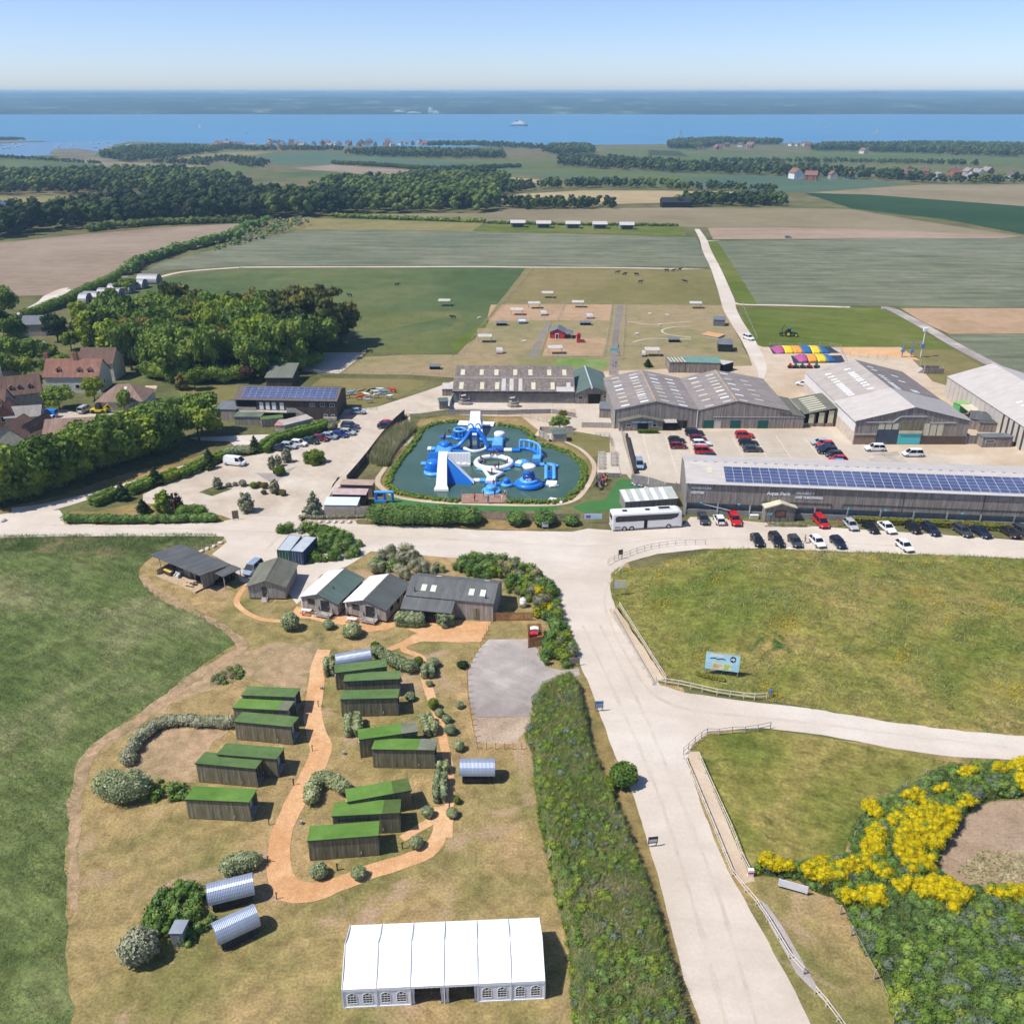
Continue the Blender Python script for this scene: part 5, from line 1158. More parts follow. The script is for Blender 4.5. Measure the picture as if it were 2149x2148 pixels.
# the farm barns
m_cem = sheeting('cement_sheets', (.27,.235,.215), .3, 1, .8, stain=.3, depth=.02, spots=((.15,.10,.07),.18,.62))
m_cem2 = sheeting('pale_cement_sheets', (.42,.375,.33), .3, 1, .8, stain=.2, depth=.02)
m_cem3 = sheeting('new_cement_sheets', (.50,.46,.42), .3, 1, .75, stain=.12, depth=.02)
m_cem4 = sheeting('dark_cement_sheets', (.21,.18,.165), .3, 1, .8, stain=.25, depth=.02)
m_lich = sheeting('lichen_sheets', (.19,.155,.135), .3, 0, .9, stain=.35, depth=.02, spots=((.36,.32,.27),1.6,.54))
m_palesheet = plain('pale_new_sheet', (.48,.45,.42), .7, var=.12)
m_rooflight = plain('roof_light', (.80,.80,.80), .3, var=.04, spec=.5)
m_rlcream = plain('cream_roof_light', (.56,.53,.38), .4, var=.12)
m_solar, nt, b = new_mat('solar_cells'); b.inputs['Roughness'].default_value = .16; b.inputs['Specular IOR Level'].default_value = .6
nt.links.new(ramp(nt, noise(nt, coords(nt), .12, 2), [(.35,(.055,.075,.165)),(.65,(.085,.11,.22))]).outputs[0], b.inputs['Base Color'])
m_alu = plain('aluminium', (.62,.63,.64), .4, .4, var=.05)
m_sunpan = m_solar
def solar(t, O, U, Vv, w, h, cols, rows, gap=.06, skip=()):
    """rows and columns of panels on a slope: O corner, U along, Vv up the slope (unit vectors)"""
    n = U.cross(Vv).normalized(); n = n if n.z > 0 else -n
    def plate(a, b2, c, d, th): return [O+U*a+Vv*c+n*th, O+U*b2+Vv*c+n*th, O+U*b2+Vv*d+n*th, O+U*a+Vv*d+n*th]
    src = None
    for i in range(cols):
        for j in range(rows):
            if (i,j) in skip: continue
            off = U*(i*(w+gap))+Vv*(j*(h+.035))
            if src is None:
                src = SL(plate(0,w,0,h,.09), .035).obj('solar_panel', m_alu, t); cell = SL(plate(.035,w-.035,.03,h-.03,.094), .003).obj('cell', m_solar, src)
            else:
                o = src.copy(); C.objects.link(o); o.parent = t; o.location = off; c_ = cell.copy(); C.objects.link(c_); c_.parent = o
def text(s, size, mat, parent, loc, rot, ext=.02, name='lettering', bold=.02, align='LEFT'):
    cu = bpy.data.curves.new(name, 'FONT'); cu.body = s; cu.size = size; cu.extrude = ext; cu.offset = bold; cu.align_x = align; cu.resolution_u = 2; cu.materials.append(mat)
    k_ = bpy.data.objects.new(name, cu); C.objects.link(k_); bpy.context.view_layer.update(); me = bpy.data.meshes.new_from_object(k_.evaluated_get(bpy.context.evaluated_depsgraph_get()))
    bpy.data.objects.remove(k_); o = bpy.data.objects.new(name, me); C.objects.link(o); o.parent = parent; o.location = loc; o.rotation_euler = rot; return o
# the long barn with the solar roof
A, B = Vc((33.62,161.05,0)), Vc((95.09,154.74,0))
t, L = base(A, B, 'long_barn', 'long boarded barn with a full-length solar panel roof', 'barn')
L = 76; ev, rg, hd = 6.9, 8.35, 7.2
BX(0,L,0,.12,2.5,ev).obj('front_boarding', m_barn2, t)
BX(.3,L,1.2,1.4,0,2.6).obj('inner_wall', m_conwall, t)
BX(.12,L,.02,.22,0,1.25).obj('low_wall', plain('grey_low_wall',(.24,.235,.22),.9,var=.2), t)
PR([(.13,0),(2*hd,0),(2*hd,ev),(hd,rg),(.13,ev)],'x',0,.12).obj('end_wall', m_barn2, t)
BX(.2,L,2*hd-.12,2*hd,0,ev).obj('back_wall', m_barn2, t)
k = (rg-ev)/hd
SL([(-.2,-.25,ev-k*.25+.14),(L,-.25,ev-k*.25+.14),(L,hd,rg+.14),(-.2,hd,rg+.14)],.13).obj('roof', m_cem3, t)
SL([(-.2,hd,rg+.14),(L,hd,rg+.14),(L,2*hd+.25,ev-k*.25+.14),(-.2,2*hd+.25,ev-k*.25+.14)],.13).obj('roof', m_cem3, t)
BX(-.2,L,-.42,-.26,ev-.12,ev+.06).obj('gutter', m_wframe, t)
for i in range(13): BX(6.1*i+.02,6.1*i+.27,-.1,-.004,0,2.7).obj('post', m_steel, t)
TU([(.1,-.06,2.62),(14.5,-.06,2.62),(14.6,-.06,3.5),(27.5,-.06,3.5),(27.6,-.06,2.4),(32.5,-.06,2.4)],.06,6).obj('cable_tray', m_dkframe, t)
TU([(29.5,-.06,2.9),(29.6,-.06,3.6),(L,-.06,3.6)],.06,6).obj('cable_tray', m_dkframe, t)
for x in (40.5,55.0,68.5): BX(x,x+.1,-.05,-.003,2.5,ev).obj('joint_strip', m_dkframe, t)
for x in (46,49.5,57.5,60.5,63.5): BX(x,x+2.4,-.03,-.003,5.6,6.6).obj('pale_patch', plain('pale_board_patch',(.27,.245,.225),.85,var=.2), t)
m_teal = plain('teal_lamp', (.08,.42,.50), .4)
for x in (3.0,10.2,30.7,37.6,51.6,65.5): BX(x-.22,x+.22,-.25,-.05,2.6,2.85).obj('wall_lamp', m_teal, t)
TU([(3.4,-.05,2.45),(8.8,-.05,1.3)],.09,6).obj('sloping_pipe', m_alu, t)
U = Vc((1,0,0)); Vv = Vc((0,hd,rg-ev)).normalized()
solar(t, Vc((7.3,.25,ev+k*.25+.14)), U, Vv, 1.68, 1.05, 38, 5, .06)
skylight(t, [(4.0,3.2,ev+k*3.2+.15),(5.0,3.2,ev+k*3.2+.15),(5.0,5.2,ev+k*5.2+.15),(4.0,5.2,ev+k*5.2+.15)], m_rlcream)
for i in range(38): BX(1.6+1.95*i,2.2+1.95*i,hd-.2,hd+.2,rg+.15,rg+.32).obj('ridge_vent', m_alu, t)
def wallsign(lines, x, label, mat=None):
    s = thing('wall_sign', label, 'sign', t.matrix_basis @ Vc((x,-.05,0)), t.rotation_euler.z)
    for ln, z, sz in lines: text(ln, sz, mat or m_wframe, s, (0,0,z), (R(90),0,0), .02, 'lettering', .035)
    return s
wallsign([('ADVENTURE',5.55,.66),('CENTRE',4.6,.66)], .9, 'white two-line lettering at the end of the long barn')
wallsign([('Aqua Park',4.95,1.05)], 15.2, 'large white lettering naming the water park on the barn wall')
wallsign([('ARCHERY +',5.35,.66),('AXE THROWING',4.45,.66)], 20.6, 'white two-line activity lettering right of the large water park sign')
LB = t
# porch of the long barn
t, L2 = base(('B6',1560,560),('B6',1800,557),'entrance_porch','small gabled timber kiosk with a cream roof edge before the long barn','kiosk')
gable(t, L2, 2.6, 2.9, 3.8, m_barn2, (m_rlcream,m_rlcream), .3, th=.22)
window(t,1.9,3.9,1.1,2.4,bars=(1,1),frame=m_dkframe,glass=plain('red_brown_shutter',(.22,.10,.07),.7)); BX(.4,1.4,-.05,-.003,1.4,2.0).obj('notice_board', plain('pale_blue_board',(.35,.6,.68)), t)
hedge('planter_hedge','low planted bed along the foot of the timber kiosk',T('B6','1600,590 1750,595 1900,597'),.9,.7,leaf['reed'],boxy=False)
b_ = BX(0,8.6,-.08,.1,0,.35).obj('planter_wall', m_wood_s); b_.location = g('B6',1565,600); tag(b_,'pale sleeper edging of the kiosk flower bed','edging')
b_ = thing('gas_cabinet','cream metal cabinet beside the timber kiosk','cabinet',g('B6',1475,535)); BX(-.8,.8,-.3,.3,0,.8).obj('body', m_rlcream, b_); BX(-.84,.84,-.34,.34,.8,.87).obj('lid', m_wframe, b_)
hedge('yellow_hedge','low yellow-green hedge beneath the long barn windows',T('B8','550,565 900,580 1300,600 1700,625 1932,640'),1.3,1.25,leafmat('leaf_privet',(.16,.17,.02),(.24,.24,.035),(.30,.29,.06),.8),.2,20)
f('grass_strip','B6','950,520 1450,530 1560,545 1560,530 1450,515 950,500',m_lush,12,.05)
f('grass_strip','B8','150,565 540,568 540,545 150,545',m_lush,12,.05)
# barns one and two
def strips(t, cx, edge, ridge, eave, rows, ylist, w=.8, lift=.11, mat=None, pick=None):
    for (v0,v1) in rows:
        for y in ylist:
            if pick and not pick(v0,y): continue
            def P(v,y_): return (cx+(edge-cx)*v, y_, ridge+(eave-ridge)*v+lift)
            skylight(t, [P(v0,y),P(v1,y),P(v1,y+w),P(v0,y+w)], (mat(v0,y) if callable(mat) else mat) or m_rooflight)
r3 = random.Random(3)
rl = lambda v,y: r3.choice([m_rooflight,m_rlcream,m_palesheet])
t, L = base(Vc((24.87,211,0)), Vc((45.25,211.1,0)), 'farm_barn', 'weathered barn with a gabled entrance porch, leftmost of the joined pair', 'barn', 'joined barns behind the yard')
gable(t, L, 27, 4.75, 6.9, m_barn, (m_cem,m_cem), .15, cx=10.0, ridge_cap=plain('lichen_ridge',(.36,.28,.17),.9,var=.3))
strips(t, 10.0, 0, 6.9, 4.75, [(.16,.36)], [1.2,3.4,5.0,6.6,8.6,10.5,13.5,16.2,18.6,21.3,24.0], mat=rl)
strips(t, 10.0, 0, 6.9, 4.75, [(.62,.82)], [1.0,4.2,7.4,10.5,13.9,17.2,20.8,24.2], mat=rl)
strips(t, 10.0, L, 6.9, 4.75, [(.14,.34)], [1.5,5.0,8.2,11.3,13.8,16.8,20.0,23.6], mat=rl)
strips(t, 10.0, L, 6.9, 4.75, [(.56,.76)], [.6,3.6,6.8,9.8,13.0,16.0,19.2,22.4], mat=rl)
BX(0,.15,-.12,-.004,0,4.7).obj('corner_post', m_wframe, t); BX(L-.2,L-.02,-.14,-.004,0,4.7).obj('downpipe', m_wframe, t)
BX(15.4,17.9,-.06,-.003,0,2.1).obj('double_door', m_dkframe, t); BX(17.0,17.8,-.09,-.062,.05,1.9).obj('open_leaf', m_black, t)
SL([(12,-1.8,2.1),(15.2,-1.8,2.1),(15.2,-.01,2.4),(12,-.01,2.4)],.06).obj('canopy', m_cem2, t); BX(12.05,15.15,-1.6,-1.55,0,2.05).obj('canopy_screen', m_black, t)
tp, Lp = base(('B5',190,635),('B5',542,633),'gabled_entrance','gabled boarded entrance with a pale blue name strip and two windows','entrance')
gable(tp, Lp, 2.2, 2.35, 3.45, m_barn2, (m_olive,m_olive), .3, th=.2)
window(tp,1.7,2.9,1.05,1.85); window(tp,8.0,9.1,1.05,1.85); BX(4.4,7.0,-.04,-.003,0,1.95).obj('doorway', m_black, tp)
BX(2.9,8.1,-.07,-.003,2.1,2.42).obj('name_strip', plain('name_strip_blue',(.38,.66,.74),.4), tp); BX(4.9,5.2,-.08,-.072,2.17,2.35).obj('emblem', m_dkframe, tp); BX(6.6,6.85,-.08,-.072,2.17,2.35).obj('emblem', plain('navy_print',(.03,.1,.2)), tp)
hedge('box_hedge','clipped green box hedge in front of the gabled entrance',T('B5','350,650 430,652 505,650'),1.0,.95,leaf['clip'],.16,30)
wp = thing('flower_pot','large terracotta pot beside the gabled entrance','pot',g('B5',617,622)); LO([[(r_*math.cos(a*.524),r_*math.sin(a*.524),z) for a in range(12)] for r_,z in ((.32,0),(.5,.25),(.55,.6),(.45,.9))]).obj('pot', plain('terracotta',(.62,.36,.13)), wp, True); BA((0,0,1.0),.4,.4,.25,8,4).obj('foliage', leaf['hedge'], wp)
t, L = base(Vc((45.27,211.1,0)), Vc((67.5,211,0)), 'farm_barn', 'weathered barn with three green doors, rightmost of the joined pair', 'barn', 'joined barns behind the yard')
gable(t, L, 27, 4.6, 6.95, m_barn, (m_cem,m_cem), .12, cx=9.2, ridge_cap=MATS['lichen_ridge'])
strips(t, 9.2, 0, 6.95, 4.6, [(.12,.34)], [1.0,4.0,6.6,9.5,12.2,15.0,17.6,20.3,23.4], mat=rl)
strips(t, 9.2, 0, 6.95, 4.6, [(.58,.8)], [.8,5.4,9.4,13.2,16.7,20.2,23.9], mat=rl)
strips(t, 9.2, L, 6.95, 4.6, [(.06,.22)], [.9,5.3,10.0,14.5,19.0,24.0], mat=rl)
strips(t, 9.2, L, 6.95, 4.6, [(.42,.58)], [4.0,8.0,12.2,16.5,20.3], mat=rl)
m_gdoor = plain('green_door',(.02,.10,.085),.6,var=.2,scale=3)
for x in (1.5,8.1,14.8): 
    d_ = BX(x,x+2.5,-.08,-.003,0,2.1).obj('door', m_gdoor, t); [BX(x,x+2.5,-.1,-.082,.3+.6*i,.38+.6*i).obj('rail', m_gdoor, d_) for i in range(3)]
BX(4.2,5.8,-.05,-.003,0,1.9).obj('pale_panel', m_palesheet, t); TU([(3.8,-.06,2.95),(L+4,-.06,2.9)],.05,6).obj('pipe', m_alu, t)
# lean-to link between the barns and the big barn
t, L = base(Vc((67.52,211,0)), Vc((71.3,211,0)), 'lean_to', 'olive-roofed lean-to with cream roof strips beside the green-door barn', 'lean-to')
PR([(0,0),(L,0),(L,3.0),(0,3.7)],'y',0,15).obj('wall', m_barn, t); SL([(-2.8,-.2,4.45),(L+.2,-.2,3.05),(L+.2,15,3.05),(-2.8,15,4.45)],.1).obj('roof', m_olive, t)
for i in range(10): skylight(t, [(-2.0,1+1.3*i,4.31-.0),(.8,1+1.3*i,3.76+.02),(.8,1.6+1.3*i,3.76+.02),(-2.0,1.6+1.3*i,4.31)], m_rlcream, lift=.04)
t, L = base(Vc((71.6,212.5,0)), Vc((79.4,212.5,0)), 'lean_to', 'open-fronted lean-to with cream stripes against the big barn wall', 'lean-to')
BX(0,L,2.5,2.6,0,3.3).obj('back_wall', m_black, t); SL([(-.1,-.3,3.3),(L,-.3,4.9),(L,12,4.9),(-.1,12,3.3)],.1).obj('roof', m_olive, t)
for x in (1.3,3.7,6.0): BX(x,x+1.3,-.05,.02,.9,3.0+.18*x).obj('light_panel', m_rlcream, t)
for x in (.05,2.8,5.2,7.6): BX(x-.1,x+.1,-.2,.0,0,3.2+.2*x).obj('post', m_dkframe, t)
BX(0,L,-.1,.0,0,.85).obj('low_wall', m_barn2, t)
for i in range(7): skylight(t, [(1.6,1+1.5*i,3.3+1.6*1.6/7.8),(5.6,1+1.5*i,3.3+5.6*1.6/7.8),(5.6,1.7+1.5*i,3.3+5.6*1.6/7.8),(1.6,1.7+1.5*i,3.3+1.6*1.6/7.8)], m_rlcream, lift=.04)
# the big barn
t, L = base(Vc((79.72,199.95,0)), Vc((105.93,199.95,0)), 'big_barn', 'largest grey barn with a turquoise roller door and cream panels', 'barn')
ev, rg, cx, D_ = 5.75, 9.1, 12.9, 40.5
gable(t, L, D_, ev, rg, m_barn, (m_cem2,m_cem4), .25, cx=cx)
def P(v,y,e): return (cx+(e-cx)*v, y, rg+(ev-rg)*v+.1)
SL([(lambda p: (p[0],p[1],p[2]+.02))(P(v,y,-.25)) for v,y in ((0,-.3),(1.02,-.3),(1.02,15),(0,15))],.015).obj('new_roof_sheets', m_cem3, t)
SL([(lambda p: (p[0],p[1],p[2]+.02))(P(v,y,L+.25)) for v,y in ((0,-.3),(0,15),(1.02,15),(1.02,-.3))],.015).obj('new_roof_sheets', plain('grey_new_sheets',(.33,.31,.295),.8,var=.1), t)
strips(t, cx, 0, rg, ev, [(.62,.74)], [16,17.3,18.6,19.9,21.2,22.5,23.8,25.1,27,29,31.5,34], w=.8, mat=m_rooflight)
strips(t, cx, 0, rg, ev, [(.24,.36)], [17,20,21.8,24,25.3,27,28.3,29.6,30.9,34.2], w=.8, mat=m_rooflight)
strips(t, cx, L, rg, ev, [(.12,.24)], [15.6,16.9,18.2,19.5,20.8,23,25,27,32,35], w=.8, mat=m_rooflight)
strips(t, cx, L, rg, ev, [(.5,.64)], [8,10,17,18.2,26,31], w=.8, mat=m_rooflight)
for y0_ in (0,): BX(-.06,-.003,.2,D_-.2,3.0,ev-.05).obj('white_cladding', plain('white_cladding',(.66,.63,.60),.6,var=.06), t); BX(-.05,-.003,.1,D_-.1,0,2.95).obj('block_wall', plain('block_wall',(.52,.44,.36),.9,var=.15), t)
BX(0,5.0,-.07,-.003,.1,2.3).obj('brown_door', plain('brown_shutter',(.25,.18,.13),.7,var=.2), t); BX(0,5.1,-.2,-.003,2.35,2.75).obj('ledge', m_conwall, t)
BX(5.2,10.1,-.08,-.003,.05,3.6).obj('navy_shutter', plain('navy_shutter',(.06,.075,.11),.6,var=.15), t)
BX(10.3,15.5,-.1,-.003,.1,2.7).obj('roller_door', plain('turquoise_door',(.10,.52,.55),.5,var=.05), t)
BX(10.3,15.6,-.3,-.003,2.75,3.35).obj('roller_box', m_rlcream, t); BX(10.4,15.5,-.06,-.003,3.4,6.0).obj('timber_panel', boards('olive_boards',(.19,.17,.12),(.26,.23,.16),.25), t)
for x in (5.4,7.0,8.6): BX(x,x+1.3,-.05,-.003,3.75,5.2).obj('light_panel', m_rlcream, t)
for x in (15.9,17.5,19.1): BX(x,x+1.3,-.05,-.003,2.2,5.15).obj('light_panel', m_rlcream, t)
BX(15.7,L-.05,-.06,-.003,0,2.05).obj('low_boarding', plain('brown_low_boards',(.12,.085,.065),.8,var=.25,scale=2), t)
TU([(2.3,-.1,5.5),(8.5,-.1,5.5),(10.0,-.1,6.9),(16,-.1,6.9)],.08,6).obj('cable_pipe', m_alu, t); TU([(17,-.1,5.4),(23,-.1,5.4)],.08,6).obj('cable_pipe', m_alu, t)
# the pale barn at the right edge and its huts
t, L = base(Vc((117.0,193,0)), Vc((140,193,0)), 'pale_barn', 'pale ribbed barn cut by the right edge of the view', 'barn')
gable(t, L, 44, 5.5, 9.0, plain('pale_barn_wall',(.50,.45,.39),.8,var=.08), (m_cem3,m_cem3), .2, cx=11.5)
for i in range(18): BX(-.1,-.003,.6+2.4*i,1.3+2.4*i,0,5.2).obj('wall_rib', m_palesheet if i > 5 else plain('dark_recess',(.06,.06,.05)), t)
strips(t, 11.5, 0, 9.0, 5.5, [(.5,.62)], [6,9,11.5,14,16.5], mat=m_rooflight)
def hut(a, b, label, depth, hf, hb, wall, roof, name='shed', cat='shed', group=None, ov=.15, win=None, dr=None, z=None, open_front=False):
    t, L = base(a, b, name, label, cat, group)
    if open_front:
        BX(0,L,depth-.1,depth,0,hb).obj('back_wall', wall, t); [PR([(0,0),(depth,0),(depth,hb),(0,hf)],'x',x,x+.1).obj('side_wall', wall, t) for x in (0,L-.1)]
    else: PR([(0,0),(depth,0),(depth,hb),(0,hf)],'x',0,L).obj('wall', wall, t)
    SL([(-ov,-ov,hf+.09),(L+ov,-ov,hf+.09),(L+ov,depth+ov,hb+.09),(-ov,depth+ov,hb+.09)],.08).obj('roof', roof, t)
    for w_ in win or (): window(t,*w_)
    if dr: door(t,*dr)
    return t, L
m_greyf = sheeting('blue_grey_felt',(.15,.165,.18),.9,0,.75,stain=.15,depth=.004)
hut(('B7',1585,770),('B7',1825,768),'boarded ticket hut with a teal end beside the pale barn',3,2.5,2.3,m_barn2,m_greyf,'ticket_hut','hut',win=[(.7,2.9,1.2,1.8)])
hut(('B7',1430,742),('B7',1555,742),'plain board gate left of the ticket hut',.2,2.0,2.0,m_barn2,m_barn2,'board_gate','gate',ov=.02)
hut(('B7',1480,620),('B7',1640,640),'small dark lean-to with cream roof squares between the barns',5,2.6,3.2,m_barn2,m_felt,'link_shed','shed')
hut(('B7',1560,645),('B7',1700,650),'green-felted low shed behind the ticket hut',4,2.4,2.6,m_barn2,m_felt,'link_shed','shed')
t, L = hut(('B7',1345,480),('B7',1400,500),'bright green container kiosk with a cream awning',5,2.5,2.5,plain('green_kiosk',(.10,.38,.14),.5),plain('green_kiosk_roof',(.22,.42,.12),.5),'green_kiosk','kiosk')
SL([(L+.2,-.5,2.7),(L+4.6,-2.5,2.6),(L+5.4,.8,2.6),(L+1.0,3.4,2.7)],.06).obj('awning', m_rlcream, t)
# painted bays in the yard
def line(a, b, w=.12, name='bay_line', mat=None, lay=11):
    P_, Q_ = g(*a), g(*b); d = (Q_-P_).normalized(); n = Vc((-d.y,d.x,0))*w/2
    return sheet(name, [P_+n,Q_+n,Q_-n,P_-n], mat or m_line, lay, 0)
m_line = plain('cream_line', (.68,.60,.48), .8)
for a, b2 in (((380,650),(445,905)),((560,660),(660,975)),((740,690),(800,870)),((1110,690),(1230,895)),((1300,690),(1420,905)),((1460,670),(1620,905)),((1690,690),(1885,920))): line(('B5',*a),('B5',*b2))
for i in range(8):
    line(('B5',1140+16*i,735+22*i),('B5',1320+16*i,735+22*i),.1); line(('B5',590+9*i,745+30*i if i < 7 else 950),('B5',770+8*i,745+30*i if i < 7 else 950),.1); line(('B5',1330+20*i,730+24*i),('B5',1480+20*i,730+24*i),.1)
sheet('patched_tarmac', T('B7','640,830 900,800 1030,940 720,930'), GM('pale_patch_yard',[(.40,.35,.29),(.44,.385,.32),(.48,.42,.35)],.05,.3,3.), 10, .1)
# cooling: timber building with solar panels, west of the pond
t, L = base(Vc((-69.3,218.6,0)), Vc((-43.9,217.2,0)), 'timber_hall', 'two-storey dark timber hall with a solar roof and outside stairs', 'hall')
m_dkb = boards('dark_brown_boards',(.075,.06,.05),(.115,.09,.075),.22,.12,stain=.3)
gable(t, L, 11, 5.1, 6.6, m_dkb, (sheeting('brown_sheets',(.15,.115,.10),.3,0,.7,stain=.15,depth=.02),MATS['brown_sheets']), .4, along='front')
kf = 1.5/5.5; Vv = Vc((0,5.5,1.5)).normalized()
solar(t, Vc((1.4,.3,5.1+kf*.3+.12)), Vc((1,0,0)), Vv, 1.62, 1.0, 14, 5, .08)
for x in (6.0,7.6,9.2,11.2): BX(x,x+1.0,-.05,-.003,2.5,4.4).obj('white_door', m_wframe, t)
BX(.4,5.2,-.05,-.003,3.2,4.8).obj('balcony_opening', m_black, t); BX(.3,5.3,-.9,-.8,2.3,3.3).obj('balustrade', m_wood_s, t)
for x in (19.0,21.6,24.0): window(t,x-.2,x+1.1,3.5,4.4,bars=(2,1))
for x in (22.1,24.0): window(t,x,x+.95,.9,1.5)
BX(0,13.5,-1.6,-.01,2.2,2.35).obj('deck', m_wood_s, t)
st = Mb(); [st.box(15.6+.32*i,15.95+.32*i,-1.9,-.8,0,2.6-.2*i) for i in range(13)]; st.obj('stairs', m_wood_s, t)
PR([(15.6,2.6),(19.8,.1),(19.8,1.1),(15.6,3.6)],'y',-1.98,-1.9).obj('stair_rail', m_wood_s, t); BX(13.4,15.6,-2.0,-1.9,2.5,3.6).obj('landing_rail', m_wood_s, t); BX(13.4,15.6,-1.9,-.1,2.35,2.5).obj('landing', m_wood_s, t)
BX(22.0,L,-.5,-.01,.1,.8).obj('planter', m_wood_s, t)
hut(('B2',237,595),('B2',410,600),'boarded annex with grey roof at the end of the timber hall',5,2.9,3.4,m_wood_o,m_greyf,'annex','annex')
hut(('B2',395,640),('B2',630,640),'low green-roofed lean-to before the timber hall',3,2.2,2.4,m_wood_o,sheeting('dull_green_roof',(.13,.17,.12),.3,0,.7),'lean_to','lean-to')
hut(('B2',632,660),('B2',820,640),'boarded screen with a turf-green top below the timber hall',2,2.0,2.1,m_wood_o,m_turfroof2,'screen_store','store')
hut(('B2',750,710),('B2',835,712),'open-topped pale board bin yard beside the hedge',4,2.0,2.1,m_wood_s,plain('pink_sheet_roof',(.42,.22,.18),.7),'bin_yard','shed')
hut(('B2',840,712),('B2',1080,650),'pale board store with a grey sheet roof below the stairs',3,2.1,2.3,m_wood_s,m_cem2,'board_store','store')
hut(('B2',670,300),('B2',900,300),'open green-roofed stable behind the timber hall',9,2.6,4.2,m_dkb,sheeting('sage_roof',(.155,.17,.135),.4,0,.7,stain=.15),'stable','stable',ov=.3)
# lichened barn and the green-roofed cafe beyond the pond
t, L = base(Vc((-15.5,231.3,0)), Vc((16.5,230.8,0)), 'lichen_barn', 'long low barn with brown lichened roof and cream rooflights', 'barn')
PR([(0,0),(12,0),(12,6.6),(6,5.0),(0,3.3)],'x',0,L).obj('wall', plain('grey_barn_wall',(.20,.185,.17),.85,var=.2), t)
SL([(-.2,-.4,3.3),(L+.1,-.4,3.3),(L+.1,6,5.06),(-.2,6,5.06)],.1).obj('roof', m_lich, t)
SL([(-.0,6.1,5.1),(L,6.1,5.1),(L,12.2,6.75),(0,12.2,6.75)],.1).obj('roof', m_lich, t)
BX(-.2,L,5.95,6.2,5.0,5.2).obj('valley_gutter', m_palesheet, t)
for i,x in enumerate((1.5,7.0,11.0,20.6,25.7,29.9)): skylight(t, [(x,.6,3.6),(x+1.1,.6,3.6),(x+1.1,3.8,4.54),(x,3.8,4.54)], m_rlcream if i < 5 else m_palesheet, lift=.03)
for i,x in enumerate((1.5,6.6,10.6,15.7,19.8,24.9,29.0)): skylight(t, [(x,7.4,5.46),(x+1.1,7.4,5.46),(x+1.1,10.2,6.22),(x,10.2,6.22)], m_rlcream, lift=.03)
for x,w_ in ((12.7,1.1),(14.8,1.1),(17.2,1.0)): skylight(t, [(x,.0,3.42),(x+w_,.0,3.42),(x+w_,5.6,5.0),(x,5.6,5.0)], m_palesheet, 'pale_sheet', lift=.03)
skylight(t, [(27.2,-.3,3.33),(31.8,-.3,3.33),(31.8,1.8,3.95),(27.2,1.8,3.95)], m_palesheet, 'pale_sheet', lift=.03)
BX(-.2,28,-.5,-.42,3.0,3.25).obj('fascia', m_black, t)
# the courtyard before it: sandpit with blue screen
f('courtyard_sand','B4','370,510 420,390 930,385 930,520',m_chalk,11,0); f('courtyard_concrete','B4','930,520 930,460 1310,440 1310,530',m_conc,11,0); f('cafe_terrace','B4','1310,520 1320,470 1840,470 1850,500 1870,690 1580,690 1460,690 1450,620 1540,600 1530,520',m_conc,11,0)
m_bl = plain('sky_blue_screen',(.28,.55,.72),.6)
for (a,b2,h_,m_,lb) in ((('B4',385,395),('B4',930,440),1.4,m_bl,'blue painted screen at the back of the sandpit court'),):
    pp = [g('B4',370,500), g('B4',400,418), g('B4',925,430)]
    t = thing('screen_wall',lb,'screen',pp[0])
    for p,q in zip(pp,pp[1:]):
        d = q-p; Mb().cbox(p-pp[0]+d/2+Vc((0,0,h_/2)),d.length,.08,h_,math.atan2(d.y,d.x)).obj('panel', m_, t)
m_gb = plain('grey_fence_boards',(.27,.25,.235),.85,var=.25,scale=2)
boardfence('sleeper_wall','dark grey board wall between the pond and the sandpit court',T('B4','355,565 800,572 1310,560'),1.25,m_gb,.35,.0)
boardfence('board_fence','grey board fence along the cafe terrace',T('B4','1310,560 1535,600'),1.25,m_gb,.3,.02)
boardfence('board_fence','pale board fence below the cafe terrace',T('B4','1585,690 1870,695'),1.4,m_wood_s,.3,.02)
t, L = base(Vc((16.74,230.3,0)), Vc((25.9,230.5,0)), 'green_cafe', 'green-roofed gabled cafe with an open front and white windows', 'cafe')
gable(t, L, 19.5, 2.9, 4.7, m_barn2, (m_greenr,m_greenr), .35, cx=4.2, ridge_cap=plain('pale_ridge',(.45,.5,.48)))
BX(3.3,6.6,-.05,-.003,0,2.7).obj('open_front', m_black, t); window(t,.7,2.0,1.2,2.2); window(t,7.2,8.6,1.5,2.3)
BA((4.2,-.5,4.5),.28,.1,.28,10,6).obj('round_badge', m_wframe, t)
hut(('B4',275,525),('B4',355,520),'small brown hut with a sage roof at the corner of the court',2.2,2.1,2.4,m_wood_o,m_greenr,'corner_hut','hut')
hut(('B4',300,400),('B4',400,400),'narrow pale-roofed annex at the end of the lichened barn',4,2.0,2.4,m_barn2,m_palesheet,'annex','annex')
hut(('B4',1385,465),('B4',1515,465),'low timber annex with pale doors between barn and cafe',3,2.3,2.6,m_wood_o,m_greyf,'annex','annex',win=[(3.0,4.4,1.1,1.9)],dr=(.6,2.2,0,1.9))
hut(('B4',1745,600),('B4',1870,605),'boarded servery with grey roof at the end of the terrace',5,2.4,2.6,m_barn2,m_greyf,'servery','servery')
t = thing('castle_playhouse','three dark arches of a white play castle in the sandpit','playhouse',g('B4',620,450))
for i in range(3):
    BX(1.55*i,1.55*i+1.4,0,1.2,0,1.9).obj('bay', m_wframe, t); BX(1.55*i+.3,1.55*i+1.05,-.02,-.003,0,1.5).obj('arch', m_black, t); PR([(1.55*i-.1,1.9),(1.55*i+1.5,1.9),(1.55*i+.7,2.4)],'y',-.1,1.3).obj('roof', m_palesheet, t)
